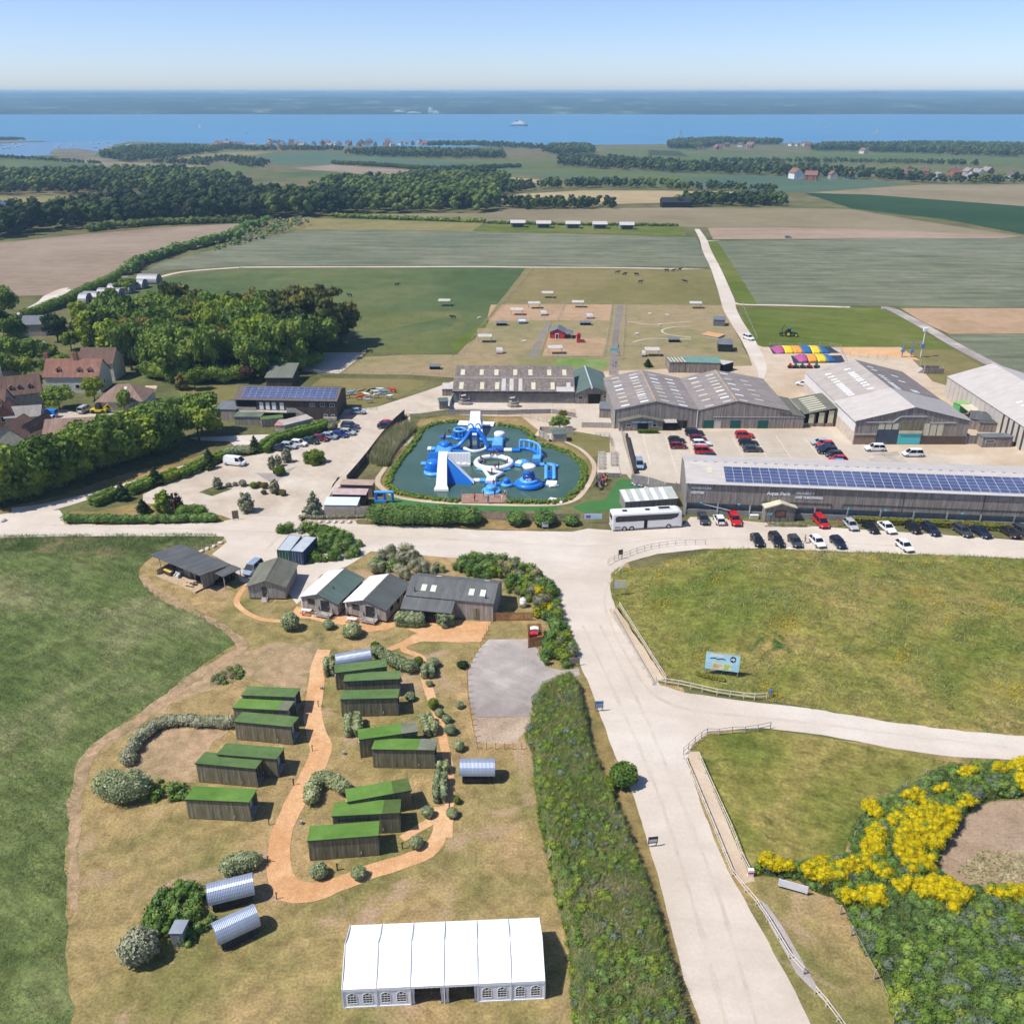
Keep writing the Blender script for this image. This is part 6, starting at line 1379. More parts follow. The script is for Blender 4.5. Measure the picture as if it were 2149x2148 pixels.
def wreck(p, label, seed, name='climbing_ship', cat='climbing frame'):
    r2 = random.Random(seed); t = thing(name, label, cat, p)
    LO([[(x,-w_,0),(x,w_,0),(x,w_*1.3,h_),(x,-w_*1.3,h_)] for x,w_,h_ in ((-1.6,.15,1.0),(-.8,.6,.8),(.6,.65,.8),(1.5,.4,1.0))]).obj('hull', m_wood_s, t)
    for i in range(4): CY((-1.2+.8*i,r2.uniform(-.3,.3),.7),(-1.2+.8*i,r2.uniform(-.4,.4),2.2+r2.random()),.06,6).obj('mast', m_wood_s, t)
    BX(-1.1,1.3,-.5,.5,1.5,1.6).obj('platform', m_wood_s, t); SL([(-.9,-.6,2.5),(.4,-.6,2.7),(.4,.6,2.7),(-.9,.6,2.5)],.05).obj('roof', m_wood_s, t)
wreck(g('B4',505,478),'weathered play ship on the left of the sandpit',1); wreck(g('B4',955,500),'tall rope climbing frame beside the sandpit',5)

# vehicles
m_tyre = plain('tyre_rubber',(.02,.02,.02),.8); m_rim = plain('wheel_rim',(.40,.41,.42),.35,.6)
m_head = paint('lamp_clear',(.75,.78,.8),.1); m_tail = paint('lamp_red',(.5,.01,.01),.2); m_trim = plain('black_trim',(.025,.025,.027),.6)
m_plate_y = plain('number_plate',(.7,.68,.55),.5); m_carglass = glassy('car_glass',(.012,.016,.022),.04)
CARS = {}
def car_proto(kind):
    Lc, Wc, Hc, belt, hood, x_fw, x_ft, x_rt, x_rw = dict(
      hatch=(4.0,1.74,1.47,.92,.80,.95,.25,-1.45,-1.92), suv=(4.5,1.86,1.68,1.02,.92,1.0,.35,-1.85,-2.15), saloon=(4.6,1.8,1.42,.90,.80,.95,.2,-1.0,-1.75),
      estate=(4.65,1.8,1.46,.90,.80,1.0,.25,-1.85,-2.2), mpv=(4.5,1.82,1.75,1.0,.9,1.45,.6,-1.9,-2.15), van=(5.0,1.92,1.98,1.15,1.05,1.95,1.2,-2.3,-2.42))[kind]
    t = thing(kind+'_car' if kind != 'van' else 'panel_van', 'car', 'van' if kind == 'van' else 'car'); h, w2 = Lc/2, Wc/2
    def ring(x, w_, zb, zt): return [(x,-w_*.88,zb),(x,w_*.88,zb),(x,w_,zb+.18),(x,w_,zt-.14),(x,w_*.9,zt),(x,-w_*.9,zt),(x,-w_,zt-.14),(x,-w_,zb+.18)]
    st = [(-h,w2*.80,.42,belt*.82),(-h+.12,w2*.93,.30,belt*.98),(-h+.75,w2,.26,belt),(0,w2,.24,belt),(x_fw-.05,w2*.99,.25,belt*.99),(h-.55,w2*.95,.27,hood*.98),(h-.12,w2*.85,.32,hood*.86),(h,w2*.7,.40,hood*.72)]
    LO([ring(*s) for s in st]).obj('body', m_wframe, t)
    zt, wt, wb = Hc-.04, w2*.74, w2*.93
    gl = Mb().add([(x_rw,-wb,belt-.03),(x_fw,-wb,belt-.03),(x_fw,wb,belt-.03),(x_rw,wb,belt-.03),(x_rt,-wt,zt),(x_ft,-wt,zt),(x_ft,wt,zt),(x_rt,wt,zt)],[[4,5,6,7],[0,1,5,4],[1,2,6,5],[2,3,7,6],[3,0,4,7]])
    gl.obj('window', m_carglass, t)
    xm = (x_rt+x_ft)/2
    LO([[(x,-wt*k_*.99,z-.03),(x,wt*k_*.99,z-.03),(x,wt*k_*.93,z+.05),(x,-wt*k_*.93,z+.05)] for x,z,k_ in ((x_rt-.06,zt-.02,1.0),(xm,zt+.02,1.03),(x_ft+.08,zt-.02,1.0))]).obj('roof', m_wframe, t)
    for s in (-1,1):
        pl = Mb(); o_ = .012*s
        for (xb,xt) in ((x_fw,x_ft),(x_rw,x_rt)):
            pl.tube([(xb,s*wb+o_,belt-.02),(xt,s*wt+o_,zt)],.045,4)
        pl.tube([((x_fw+x_rw)/2-.1,s*wb+o_,belt-.02),((x_ft+x_rt)/2-.05,s*wt+o_,zt)],.04,4)
        pl.obj('pillar', m_wframe, t)
        if kind == 'van': Mb().face((x_rw+.05,s*(wb+.006),belt),(.55,s*(wb+.006),belt),(.4,s*(wt+.012),zt-.02),(x_rt+.05,s*(wt+.012),zt-.02)).obj('side_panel', m_wframe, t)
        Mb().cbox((x_fw-.15,s*(w2+.08),belt+.05),.12,.16,.13).obj('mirror', m_wframe, t)
        Mb().cbox((h-.2,s*w2*.66,hood*.74),.28,.30,.16,s*-.35).obj('headlight', m_head, t)
        Mb().cbox((-h+.04,s*w2*.74,belt*.80),.14,.24,.24).obj('tail_light', m_tail, t)
        for x in (-h+.75,h-.78):
            wh = CY((x,s*(w2-.2),.32),(x,s*(w2+.01),.32),.32,14).obj('wheel', m_tyre, t); CY((x,s*(w2-.02),.32),(x,s*(w2+.025),.32),.2,10).obj('rim', m_rim, wh)
    BX(-h-.012,-h+.02,-.26,.26,.5,.62).obj('number_plate', m_plate_y, t); BX(h-.03,h+.012,-.5,.5,.38,.5).obj('grille', m_trim, t)
    return proto(t)
PAINT = {k: paint('paint_'+k,c) for k,c in dict(white=(.78,.78,.78),black=(.012,.012,.014),navy=(.012,.018,.05),grey=(.045,.05,.06),silver=(.42,.44,.46),red=(.50,.012,.02),darkred=(.17,.012,.02),blue=(.012,.035,.20),
  sky=(.16,.34,.60),green=(.01,.035,.02),silverblue=(.26,.33,.42),azure=(.01,.23,.75),brown=(.03,.02,.018)).items()}
def place(kind, tl, x, y, deg, col, label, group=None, sc_=1., z=0, name=None):
    p = g(tl,x,y); m = PAINT[col]; mats = {k:m for k in ('body','roof','pillar','mirror','side_panel')}
    if kind not in CARS:
        CARS[kind] = car_proto(kind); r = CARS[kind]
        r.location = (p.x,p.y,p.z+z+.05); r.rotation_euler = (0,0,R(deg)); tag(r, label, None, group); r.scale = (sc_,)*3
        for c in TREE[r.name]:
            if c.name.split('.')[0] in mats: c.material_slots[0].link = 'OBJECT'; c.material_slots[0].material = m
    else: r = dup(CARS[kind], (p.x,p.y,p.z+z+.05), R(deg), label, group, sc_, mats)
    return r
ROW = 'cars parked along the long barn'; YARD = 'cars parked in the barn yard'; LOT = 'cars parked along the hedge of the gravel car park'
for r in [('hatch','B6',1065,560,-88,'grey','dark blue-grey hatchback nearest the front of the coach',ROW),('hatch','B6',1192,562,92,'white','small white car between the grey and red cars by the barn',ROW),('suv','B6',1318,566,-88,'red','bright red car parked by the barn kiosk side of the coach',ROW),
 ('hatch','B6',1502,735,-84,'black','small black car at the start of the mound-side row',ROW),('suv','B6',1655,735,-84,'black','black car with roof rails and an open door in the mound-side row',ROW),('hatch','B6',1808,742,-84,'grey','dark car beside the roof-rail car in the mound-side row',ROW),
 ('mpv','B8',278,585,-84,'red','red high-roofed car right of the barn kiosk',ROW),('hatch','B8',522,608,-84,'silver','silver car at the left end of the yellow-green hedge',ROW),('saloon','B8',678,625,-80,'black','low black saloon between the silver and white cars',ROW),('saloon','B8',815,628,-80,'white','white saloon in front of the yellow-green hedge',ROW),
 ('hatch','B8',1022,632,-78,'black','black hatchback alone before the hedge middle',ROW),('estate','B8',1168,645,-78,'navy','glossy dark estate car before the hedge middle',ROW),('estate','B8',1425,655,-76,'grey','dark grey estate car, left of the paired pair near the frame edge',ROW),('saloon','B8',1575,665,-74,'navy','navy saloon, right of the paired pair near the frame edge',ROW),
 ('saloon','B8',1805,665,-74,'brown','very dark brown car next to the last grey one',ROW),('suv','B8',1915,668,-74,'grey','grey off-roader cut by the right edge of the view',ROW),
 ('hatch','B8',250,745,-80,'white','white hatchback in the mound-side row beside the walker',ROW),('hatch','B8',418,752,-80,'navy','navy hatchback at the end of the mound-side row',ROW),('hatch','B8',958,780,-78,'white','lone white hatchback at the crest of the grass mound',ROW),
 ('suv','B5',798,668,0,'navy','dark navy off-roader nearest the double barn door',YARD),('hatch','B5',655,728,0,'black','black car left in the left yard bay',YARD),('hatch','B5',668,774,0,'darkred','dark red car in the left yard bay',YARD),('hatch','B5',830,715,0,'darkred','maroon car half hidden behind the white estate',YARD),('estate','B5',858,754,0,'white','white estate car in the middle of the yard',YARD),
 ('mpv','B5',875,816,0,'red','bright red boxy car below the white estate',YARD),('hatch','B5',910,864,180,'black','black hatchback closest to the solar roof',YARD),('suv','B5',1205,690,0,'red','red off-roader alone near the green doors',YARD),('estate','B5',1236,748,0,'black','black estate car behind the charcoal one',YARD),('saloon','B5',1270,800,0,'grey','charcoal saloon in the second yard bay',YARD),
 ('mpv','B5',352,925,-92,'silverblue','silver-blue people carrier with its tailgate up by the wall',YARD),('hatch','B7',268,748,180,'silver','silver car at the top of the right-hand yard line',YARD),('hatch','B7',315,765,180,'red','red car second in the right-hand yard line',YARD),('saloon','B7',318,790,180,'navy','navy car third in the right-hand yard line',YARD),('suv','B7',330,818,180,'black','black off-roader fourth in the right-hand yard line',YARD),
 ('hatch','B7',385,845,180,'grey','grey-green small car fifth in the right-hand yard line',YARD),('hatch','B7',418,885,180,'red','red car behind the light blue one in the right-hand yard line',YARD),('hatch','B7',405,918,180,'sky','light blue small car at the near end of the right-hand yard line',YARD),('suv','B7',715,796,180,'white','white crossover parked before the turquoise door',YARD),('mpv','B7',1022,840,180,'white','white small van right of the turquoise door',YARD),
 ('hatch','B7',135,268,150,'white','white and pink painted car in the walled pen behind the barns',None),
 ('saloon','B2',788,862,-12,'black','black saloon at the near end of the hedge row',LOT),('hatch','B2',868,842,-12,'silver','silver hatchback second from the near end of the hedge row',LOT),('hatch','B2',955,820,-12,'white','white hatchback third in the hedge row',LOT),('hatch','B2',1062,800,-12,'green','dark green car fourth in the hedge row',LOT),('hatch','B2',1146,776,-12,'darkred','dark red car fifth in the hedge row',LOT),('hatch','B2',1226,758,-12,'silverblue','silver-blue car sixth in the hedge row',LOT),
 ('hatch','B2',1318,742,-12,'blue','blue car seventh in the hedge row',LOT),('hatch','B2',1385,722,-12,'silver','pale grey car eighth in the hedge row',LOT),('hatch','B2',1400,695,-10,'grey','grey-blue car second from the far end of the hedge row',LOT),('suv','B2',1408,668,-8,'grey','dark grey off-roader at the far end of the hedge row',LOT),
 ('hatch','B2',1475,538,-6,'silverblue','pale blue hatchback beside the timber hall wall',None),('saloon','B2',1740,642,5,'red','red saloon half hidden behind the navy one by the pond wall',None),('saloon','B2',1728,662,5,'navy','navy saloon by the pond wall with the red one behind',None),
 ('van','B2',395,988,-14,'white','white camper van beside the clipped hedge',None),('mpv','C2',1105,392,-106,'silverblue','silver people carrier between the deck cabin and the olive cabin',None),
 ('van','B1',405,705,178,'azure','bright blue panel van on the farmhouse drive',None),('van','B1',352,765,180,'white','white van nearest the farmhouse drive wall',None),('hatch','B1',405,738,180,'white','white car wedged between the blue and white vans',None),('mpv','B1',720,660,80,'silver','silver people carrier parked before the hipped bungalow',None),('saloon','B1',360,940,10,'green','pale green car under the tree belt by the sheds',None),
 ('suv','A7',868,1335,-65,'white','white pickup-like car on the upper farm track',None),('hatch','A3',655,903,5,'silverblue','tiny pale blue car on the edge of the far wheat field',None)]:
    place(*r)
# the coach
A, B = g('B6',318,640), g('B6',885,607); t = thing('coach','long white three-axle touring coach parked by the turf play area','coach',(A+B)/2+Vc((0,1.2,0)),math.atan2(B.y-A.y,B.x-A.x))
h, w2, H_ = 6.75, 1.27, 3.65; m_cw = PAINT['white']
def cr(x, zb, zt, ww): return [(x,-ww,zb),(x,ww,zb),(x,ww,zt-.25),(x,ww*.88,zt),(x,-ww*.88,zt),(x,-ww,zt-.25)]
LO([cr(-h,.45,H_-.15,w2*.94),(cr(-h+.15,.35,H_,w2)),cr(0,.33,H_,w2),cr(h-.9,.33,H_,w2),cr(h-.25,.34,H_-.25,w2*.98),cr(h,.4,1.5,w2*.92)]).obj('body', m_cw, t)
for s in (-1,1):
    y = s*(w2+.012); fr = [(-h+.8,1.95),(h-2.2,1.95),(h-1.0,2.4),(h-.75,3.1),(-h+.9,3.15),(-h+.55,2.9),(-h+.55,2.15)]
    Mb().add([(x,y,z) for x,z in fr],[list(range(len(fr)))]).obj('window_band', m_carglass, t)
    for x in (-h+2.0,-h+4.0,-h+6.0,-h+8.0,-h+10.0): Mb().cbox((x,s*(w2+.02),2.5),.05,.02,1.1).obj('window_joint', m_trim, t)
    for x in (-h+2.35,-h+3.75,h-2.6):
        wh = CY((x,s*(w2-.28),.5),(x,s*(w2+.02),.5),.5,16).obj('wheel', m_tyre, t); CY((x,s*(w2),.5),(x,s*(w2+.04),.5),.3,10).obj('rim', m_rim, wh)
    Mb().cbox((h+.05,s*1.2,2.5),.3,.12,.5).obj('mirror', m_trim, t); Mb().cbox((h-.12,s*.9,.75),.2,.4,.25).obj('headlight', m_head, t); Mb().cbox((-h+.02,s*.95,1.2),.08,.3,.5).obj('tail_light', m_tail, t)
Mb().face((h-.02,-1.1,1.45),(h-.02,1.1,1.45),(h-.28,1.05,3.2),(h-.28,-1.05,3.2)).obj('windscreen', m_carglass, t); Mb().face((-h-.012,-.95,2.2),(-h-.012,.95,2.2),(-h-.012,.95,3.1),(-h-.012,-.95,3.1)).obj('rear_window', m_carglass, t)
Mb().cbox((-.35,-w2-.02,1.25),.62,.03,1.75).obj('doorway', m_black, t)
for x in (-4.2,0.2): BX(x-.45,x+.45,-.4,.4,H_,H_+.06).obj('roof_hatch', m_trim, t)
BX(2.0,4.8,-.8,.8,H_,H_+.2).obj('air_unit', m_cw, t); BX(2.3,4.5,-.5,.5,H_+.2,H_+.22).obj('vent_grille', m_trim, t)
BX(-h+.4,h-.6,-w2-.015,-w2-.002,.42,.5).obj('skirt_line', m_trim, t); BX(-h+.5,-h+1.6,-w2-.02,-w2-.003,.8,.95).obj('rear_vent', m_trim, t)
# tractor in the bright field
p = g('A7',1320,1300); t = thing('tractor','green tractor with yellow wheels and a raised hedge-cutting arm','tractor',p,R(-6)); m_tg = paint('tractor_green',(.015,.11,.045)); m_ty = paint('tractor_yellow',(.75,.55,.02))
LO([[(x,-w_,zb),(x,w_,zb),(x,w_*.9,zt),(x,-w_*.9,zt)] for x,w_,zb,zt in ((-.3,.45,.8,1.7),(.9,.42,.8,1.65),(2.0,.36,.85,1.45))]).obj('bonnet', m_tg, t)
BX(-1.5,-.3,-.6,.6,.9,1.5).obj('chassis', m_tg, t); LO([[(x0,-.7*k_,z),(x1,-.7*k_,z),(x1,.7*k_,z),(x0,.7*k_,z)] for z,x0,x1,k_ in ((1.5,-1.5,-.2,1),(2.6,-1.35,-.35,.9))]).obj('cab', m_carglass, t); BX(-1.5,-.2,-.72,.72,2.6,2.75).obj('cab_roof', m_tg, t)
for x,r_,w_ in ((-1.1,.95,.5),(1.5,.65,.4)):
    for s in (-1,1):
        wh = CY((x,s*.6,r_),(x,s*(.6+w_),r_),r_,18).obj('wheel', m_tyre, t); CY((x,s*.62,r_),(x,s*(.62+w_),r_),r_*.55,12).obj('rim', m_ty, wh)
TU([(-1.6,0,1.1),(-3.0,0,1.4),(-3.2,0,2.2),(-2.4,0,4.0)],.13,6).obj('arm', m_trim, t); Mb().cbox((-3.3,0,.9),1.2,1.4,.5).obj('cutter_base', m_trim, t)
# toy tractors by the sandy play area
p = g('A7',1470,1640); t = thing('toy_tractor_ride','row of small green and red ride-on tractors by the sandy play yard','ride',p); 
for i,(x,m_) in enumerate(((-4.2,m_redp),(-2.6,m_tg),(-.6,m_tg),(1.4,m_redp),(3.6,m_tg))):
    o_ = Mb(); o_.box(x-.7,x+.7,-.4,.4,.4,.9); o_.box(x-.6,x,-.35,.35,.9,1.5); o_.obj('toy_body', m_, t); [CY((x+dx,-.55,r_),(x+dx,.55,r_),r_,10).obj('toy_wheel', m_tyre, t) for dx,r_ in ((-.5,.45),(.5,.3))]

# people
def person_mesh(pose):
    """one continuous figure grown over a skeleton"""
    J = dict(pel=(0,0,.95),ch=(0,0,1.3),nk=(0,0,1.5),hd=(0,.02,1.62),tp=(0,.02,1.74),ls=(-.19,0,1.42),rs=(.19,0,1.42),le=(-.26,.02,1.15),re=(.26,.02,1.15),lh=(-.25,.1,.9),rh=(.25,.1,.9),
             lp=(-.1,0,.9),rp=(.1,0,.9),lk=(-.11,.02,.5),rk=(.11,.02,.5),la=(-.11,0,.08),ra=(.11,0,.08),lt=(-.12,.16,.04),rt=(.12,.16,.04))
    if pose == 'walk': J.update(lk=(-.1,.2,.52),la=(-.1,.22,.1),lt=(-.1,.38,.06),rk=(.1,-.08,.5),ra=(.1,-.3,.12),rt=(.1,-.16,.05),lh=(-.28,-.18,.95),rh=(.28,.25,1.0))
    if pose == 'reach': J.update(le=(-.35,.15,1.3),re=(.35,.15,1.3),lh=(-.5,.3,1.35),rh=(.5,.3,1.35))
    if pose == 'sit':
        for k in ('pel','ch','nk','hd','tp','ls','rs','le','re','lh','rh','lp','rp'): x,y,z = J[k]; J[k] = (x,y,z-.45)
        J.update(lk=(-.13,.42,.48),rk=(.13,.42,.48),la=(-.13,.45,.08),ra=(.13,.45,.08),lt=(-.13,.6,.04),rt=(.13,.6,.04),lh=(-.15,.35,.62),rh=(.15,.35,.62))
    E = [('pel','ch'),('ch','nk'),('nk','hd'),('hd','tp'),('ch','ls'),('ch','rs'),('ls','le'),('rs','re'),('le','lh'),('re','rh'),('pel','lp'),('pel','rp'),('lp','lk'),('rp','rk'),('lk','la'),('rk','ra'),('la','lt'),('ra','rt')]
    rad = dict(pel=.15,ch=.155,nk=.06,hd=.095,tp=.06,ls=.07,rs=.07,le=.05,re=.05,lh=.045,rh=.045,lp=.1,rp=.1,lk=.07,rk=.07,la=.05,ra=.05,lt=.04,rt=.04)
    ks = list(J); me = bpy.data.meshes.new('body'); me.from_pydata([J[k] for k in ks],[(ks.index(a),ks.index(b)) for a,b in E],[])
    o = bpy.data.objects.new('body', me); C.objects.link(o); o.modifiers.new('s','SKIN')
    for k, v in zip(ks, me.skin_vertices[0].data): v.radius = (rad[k],rad[k]*.85); v.use_root = k == 'pel'
    sd = o.modifiers.new('d','SUBSURF'); sd.levels = sd.render_levels = 1
    bpy.context.view_layer.update(); m2 = bpy.data.meshes.new_from_object(o.evaluated_get(bpy.context.evaluated_depsgraph_get())); bpy.data.objects.remove(o)
    for m_ in (m_skin, m_skin, m_skin): m2.materials.append(m_)
    off = -.45 if pose == 'sit' else 0
    for p_ in m2.polygons:
        z = p_.center.z-off; hand = abs(p_.center.x) > .22 and z < 1.2
        p_.material_index = 0 if (z > 1.5 or hand) else (1 if z > .95 else 2); p_.use_smooth = True
    if pose == 'sit':
        for p_ in m2.polygons:
            if p_.center.z < .55 and p_.center.y > .08: p_.material_index = 2
    return m2
m_skin = plain('skin',(.48,.29,.2),.6); m_hair = plain('hair',(.06,.04,.03),.8)
CL = {k: plain('cloth_'+k,c,.85,var=.15,scale=4) for k,c in dict(red=(.55,.03,.05),pink=(.65,.1,.2),navy=(.02,.03,.08),black=(.015,.015,.018),blue=(.05,.14,.42),white=(.7,.7,.68),yellow=(.65,.45,.05),grey=(.2,.2,.2),khaki=(.28,.22,.12),green=(.06,.2,.1),purple=(.2,.08,.28)).items()}
BODY = {}
def person(p, deg, label, top, legs, pose='stand', vest=None, group=None, s=1., hair=True):
    if pose not in BODY:
        BODY[pose] = person_mesh(pose); q = -.45 if pose == 'sit' else 0
        o = BA((0,-.01,1.655+q),.108,.115,.12,10,5,-.1).obj('hair', m_hair); BODY[pose,'h'] = o.data; bpy.data.objects.remove(o)
        o = LO([[(math.cos(a*.628)*.2,math.sin(a*.628)*.165,z+q) for a in range(10)] for z in (1.02,1.25,1.42)]).obj('life_vest', m_hair); BODY[pose,'v'] = o.data; bpy.data.objects.remove(o)
    t = thing('person', label, 'person', p, R(deg), group); t.scale = (s,s,s)
    o = bpy.data.objects.new('body', BODY[pose]); C.objects.link(o); o.parent = t
    for i, m_ in ((1,CL[top]),(2,CL[legs])): o.material_slots[i].link = 'OBJECT'; o.material_slots[i].material = m_
    for nm, k, m_ in (('hair','h',m_hair),('life_vest','v',CL.get(vest))):
        if m_ is None: continue
        o = bpy.data.objects.new(nm, BODY[pose,k]); C.objects.link(o); o.parent = t; o.material_slots[0].link = 'OBJECT'; o.material_slots[0].material = m_
    return t
# the pond and its inflatables
m_pond, nt, b = new_mat('pond_water'); b.inputs['Roughness'].default_value = .09; b.inputs['Specular IOR Level'].default_value = .3
nt.links.new(ramp(nt, noise(nt, coords(nt), .12, 3), [(.35,(.048,.095,.070)),(.65,(.066,.118,.086))]).outputs[0], b.inputs['Base Color'])
bump(nt, b, noise(nt, coords(nt, True, (1,2.5,1)), 2.2, 3), .12, .06)
pond = T('B3','430,245 500,205 600,185 700,185 1010,205 1200,232 1275,290 1290,365 1450,385 1600,445 1690,525 1700,625 1650,725 1560,800 1450,822 1100,812 720,812 500,792 230,742 160,690 180,600 260,480 350,370')
sheet('pond_water', pond, m_pond, 12, .2, 1.)
WZ = .055
m_ib = paint('inflatable_blue',(.012,.17,.62),.3,.3); m_iw = paint('inflatable_white',(.80,.81,.83),.35,.3); m_il = paint('inflatable_sky',(.10,.38,.80),.3,.3); m_id = paint('inflatable_navy',(.008,.05,.28),.3,.3)
def infl(label, p=(0,0,0), cat='inflatable', name='inflatable'): return thing(name, label, cat, p)
def Pw(x, y, z=0): q = g('B3',x,y,WZ); return Vc((q.x,q.y,WZ+z))
def walk(b_, pts, w, h, O):
    """a rounded inflated plank along a line of places"""
    pts = [p-O for p in pts]; rg_ = []
    for i, p in enumerate(pts):
        d = pts[min(i+1,len(pts)-1)]-pts[max(i-1,0)]; d.z = 0; d.normalize(); n = Vc((-d.y,d.x,0))
        rg_.append([p+n*(w/2*u)+Vc((0,0,h*v)) for u,v in ((-1,.3),(-.85,0),(.85,0),(1,.3),(1,.7),(.8,1),(-.8,1),(-1,.7))])
    return b_.loft(rg_)
def plank(label, xy, w, h, mats, seg=None):
    P_ = [Pw(*q) for q in xy]; t = infl(label, P_[0])
    if len(P_) == 2:
        n = seg or len(mats); 
        for i in range(n): bm_fix(walk(Mb(), [P_[0]+(P_[1]-P_[0])*(i/n), P_[0]+(P_[1]-P_[0])*((i+.96)/n)], w, h*(1 if i%2 == 0 else .9), P_[0]).obj('section', mats[i%len(mats)], t))
    else: bm_fix(walk(Mb(), catmull(P_,4), w, h, P_[0]).obj('section', mats[0], t))
    return t
def disc(t, c, r_, h, mat, name='base_disc', n=20, r2=None): return LO([[(c[0]+k_*math.cos(a*6.2832/n),c[1]+k_*math.sin(a*6.2832/n),c[2]+z) for a in range(n)] for k_,z in ((r_*.96,0),(r_,h*.35),((r2 or r_)*.97,h*.8),((r2 or r_)*.86,h))]).obj(name, mat, t, True)
plank('white floating dock at the far side of the pond',[(705,188),(1005,200)],3.2,.4,[m_iw])
# white climbing tower
p = Pw(835,303); t = infl('white climbing tower with blue sides at the far dock', p)
LO([[(-2.4,0,0),(2.4,0,0),(2.2,.2,.8),(-2.2,.2,.8)],[(-2.0,3.5,0),(2.0,3.5,0),(1.3,3.7,3.2),(-1.3,3.7,3.2)],[(-2.0,8,0),(2.0,8,0),(1.3,7.6,4.0),(-1.3,7.6,4.0)]]).obj('tower', m_ib, t)
LO([[(-2.0,-.02,.6),(2.0,-.02,.6),(2.0,.1,.95),(-2.0,.1,.95)],[(-1.25,3.5,3.1),(1.25,3.5,3.1),(1.25,3.6,3.4),(-1.25,3.6,3.4)],[(-1.2,7.4,3.9),(1.2,7.4,3.9),(1.2,7.4,4.2),(-1.2,7.4,4.2)]]).obj('climb_face', m_iw, t)
for i in range(6): BA((1.5-.08*i,.4+.9*i,1.1+.5*i),.28,.28,.24,8,4).obj('grip', m_iw, t)
# tall double-arch slide
p = Pw(640,405); t = infl('tall blue arch slide with two loops on top', p); top = Vc((4.6,2.2,4.2))
for dx in (0,.9): TU(catmull([Vc((0,dx,.4)),Vc((1.8,dx+.5,.9)),Vc((3.4,dx+1.2,2.4)),top+Vc((0,dx-.5,0))],4),.38,8).obj('slide_rail', m_ib, t, True)
for dx in (0,.9): TU(catmull([top+Vc((1.6,dx-.5,.1)),Vc((7.6,dx+1.0,2.6)),Vc((8.6,dx,.5))],4),.4,8).obj('slide_rail', m_ib, t, True)
BX(4.4,6.5,1.4,3.4,3.7,4.3).obj('platform', m_ib, t)
for x in (4.6,6.3): TU([(x+.7*math.cos(a*.3927),2.2,4.4+1.3*math.sin(a*.3927)) for a in range(9)],.2,8).obj('loop', m_il, t, True)
for x,y in ((4.6,1.6),(6.3,1.6),(4.6,3.2),(6.3,3.2)): CY((x,y,0),(x,y,3.9),.3,8).obj('leg', m_id, t)
plank('white curved tube at the foot of the arch slide',[(740,390),(800,420),(870,422),(930,400),(925,380)],.7,.6,[m_iw])
plank('blue floor mat under the arch slide',[(630,412),(820,422)],.8,.4,[m_ib])
plank('white and blue finger float at the left edge of the course',[(455,400),(545,402)],1.5,.6,[m_iw,m_il,m_ib])
t = plank('pale blue ramp platform left of the arch slide',[(575,445),(595,385)],3.6,.9,[m_il]); disc(t,(.3,4.0,0),1.6,1.7,m_ib,'block',4)
plank('blue walkway toward the round pool ring',[(560,305),(690,303)],1.0,.5,[m_ib,m_il,m_ib])
t = infl('blue open round tub on the back walkway', Pw(717,303)); disc(t,(0,0,0),2.0,.5,m_ib); TU([(1.35*math.cos(a*.3491),1.35*math.sin(a*.3491),2.0) for a in range(18)],.3,8,closed=True).obj('rim', m_il, t, True); [CY((1.35*math.cos(a*.785),1.35*math.sin(a*.785),.3),(1.35*math.cos(a*.785),1.35*math.sin(a*.785),1.9),.28,8).obj('pillar', m_ib, t) for a in range(8)]
plank('blue walkway from the climbing tower to the ramp',[(870,328),(1000,330)],1.5,.6,[m_ib,m_il])
t = plank('pale blue ramp with a white disc on top',[(1020,400),(1028,330)],2.6,1.1,[m_il]); disc(t,(.4,6.4,1.0),1.3,1.0,m_iw,'disc')
plank('small blue float beside the ramp disc',[(1062,318),(1062,345)],1.0,1.0,[m_ib])
plank('blue and white beam between the ramp and the curved ladder',[(940,412),(1205,412)],1.3,.6,[m_ib,m_id,m_iw,m_ib])
# curved ladder
P_ = catmull([Pw(1200,395),Pw(1280,400),Pw(1350,430),Pw(1370,470)],4); t = infl('curved blue ladder wall at the far right', P_[0]); O = P_[0]
bm_fix(walk(Mb(), P_, 1.4, .6, O).obj('floor', m_ib, t)); TU([q-O+Vc((0,.5,2.0)) for q in P_],.28,8).obj('top_rail', m_il, t, True)
for q in P_[::2]: CY(q-O+Vc((0,-.3,.4)),q-O+Vc((0,.5,2.0)),.2,6).obj('rung', m_il, t)
plank('pale blue short ramp below the curved ladder',[(1335,500),(1345,465)],2.0,.8,[m_il])
plank('blue beam with humps along the right middle',[(1135,528),(1420,528)],1.1,.5,[m_ib,m_il,m_ib,m_id,m_il])
t = infl('pale blue faceted hump on the right beam', Pw(1222,528)); BA((0,0,.2),2.0,1.2,1.3,7,3,0).obj('hump', m_il, t)
plank('pale blue pointed fin float at the right',[(1400,528),(1460,530),(1505,548)],1.2,.5,[m_il])
P_ = [Pw(1447,545),Pw(1447,655)]; t = infl('right-hand ladder float with two ribbed tubes', P_[0]); O = P_[1]-P_[0]
for s in (-1,1): TU([O*(i/8)+Vc((s*.85,0,.5+.08*(i%2))) for i in range(9)],.42,8).obj('ribbed_tube', m_il, t, True)
for i in range(5): CY(O*(.45+.12*i)+Vc((-.8,0,.6)),O*(.45+.12*i)+Vc((.8,0,.6)),.18,6).obj('rung', m_ib, t)
plank('white rounded end float below the ladder',[(1415,685),(1505,690)],1.8,.8,[m_iw]); plank('white flipper float at the lower right corner',[(1440,704),(1515,695)],.7,.4,[m_iw])
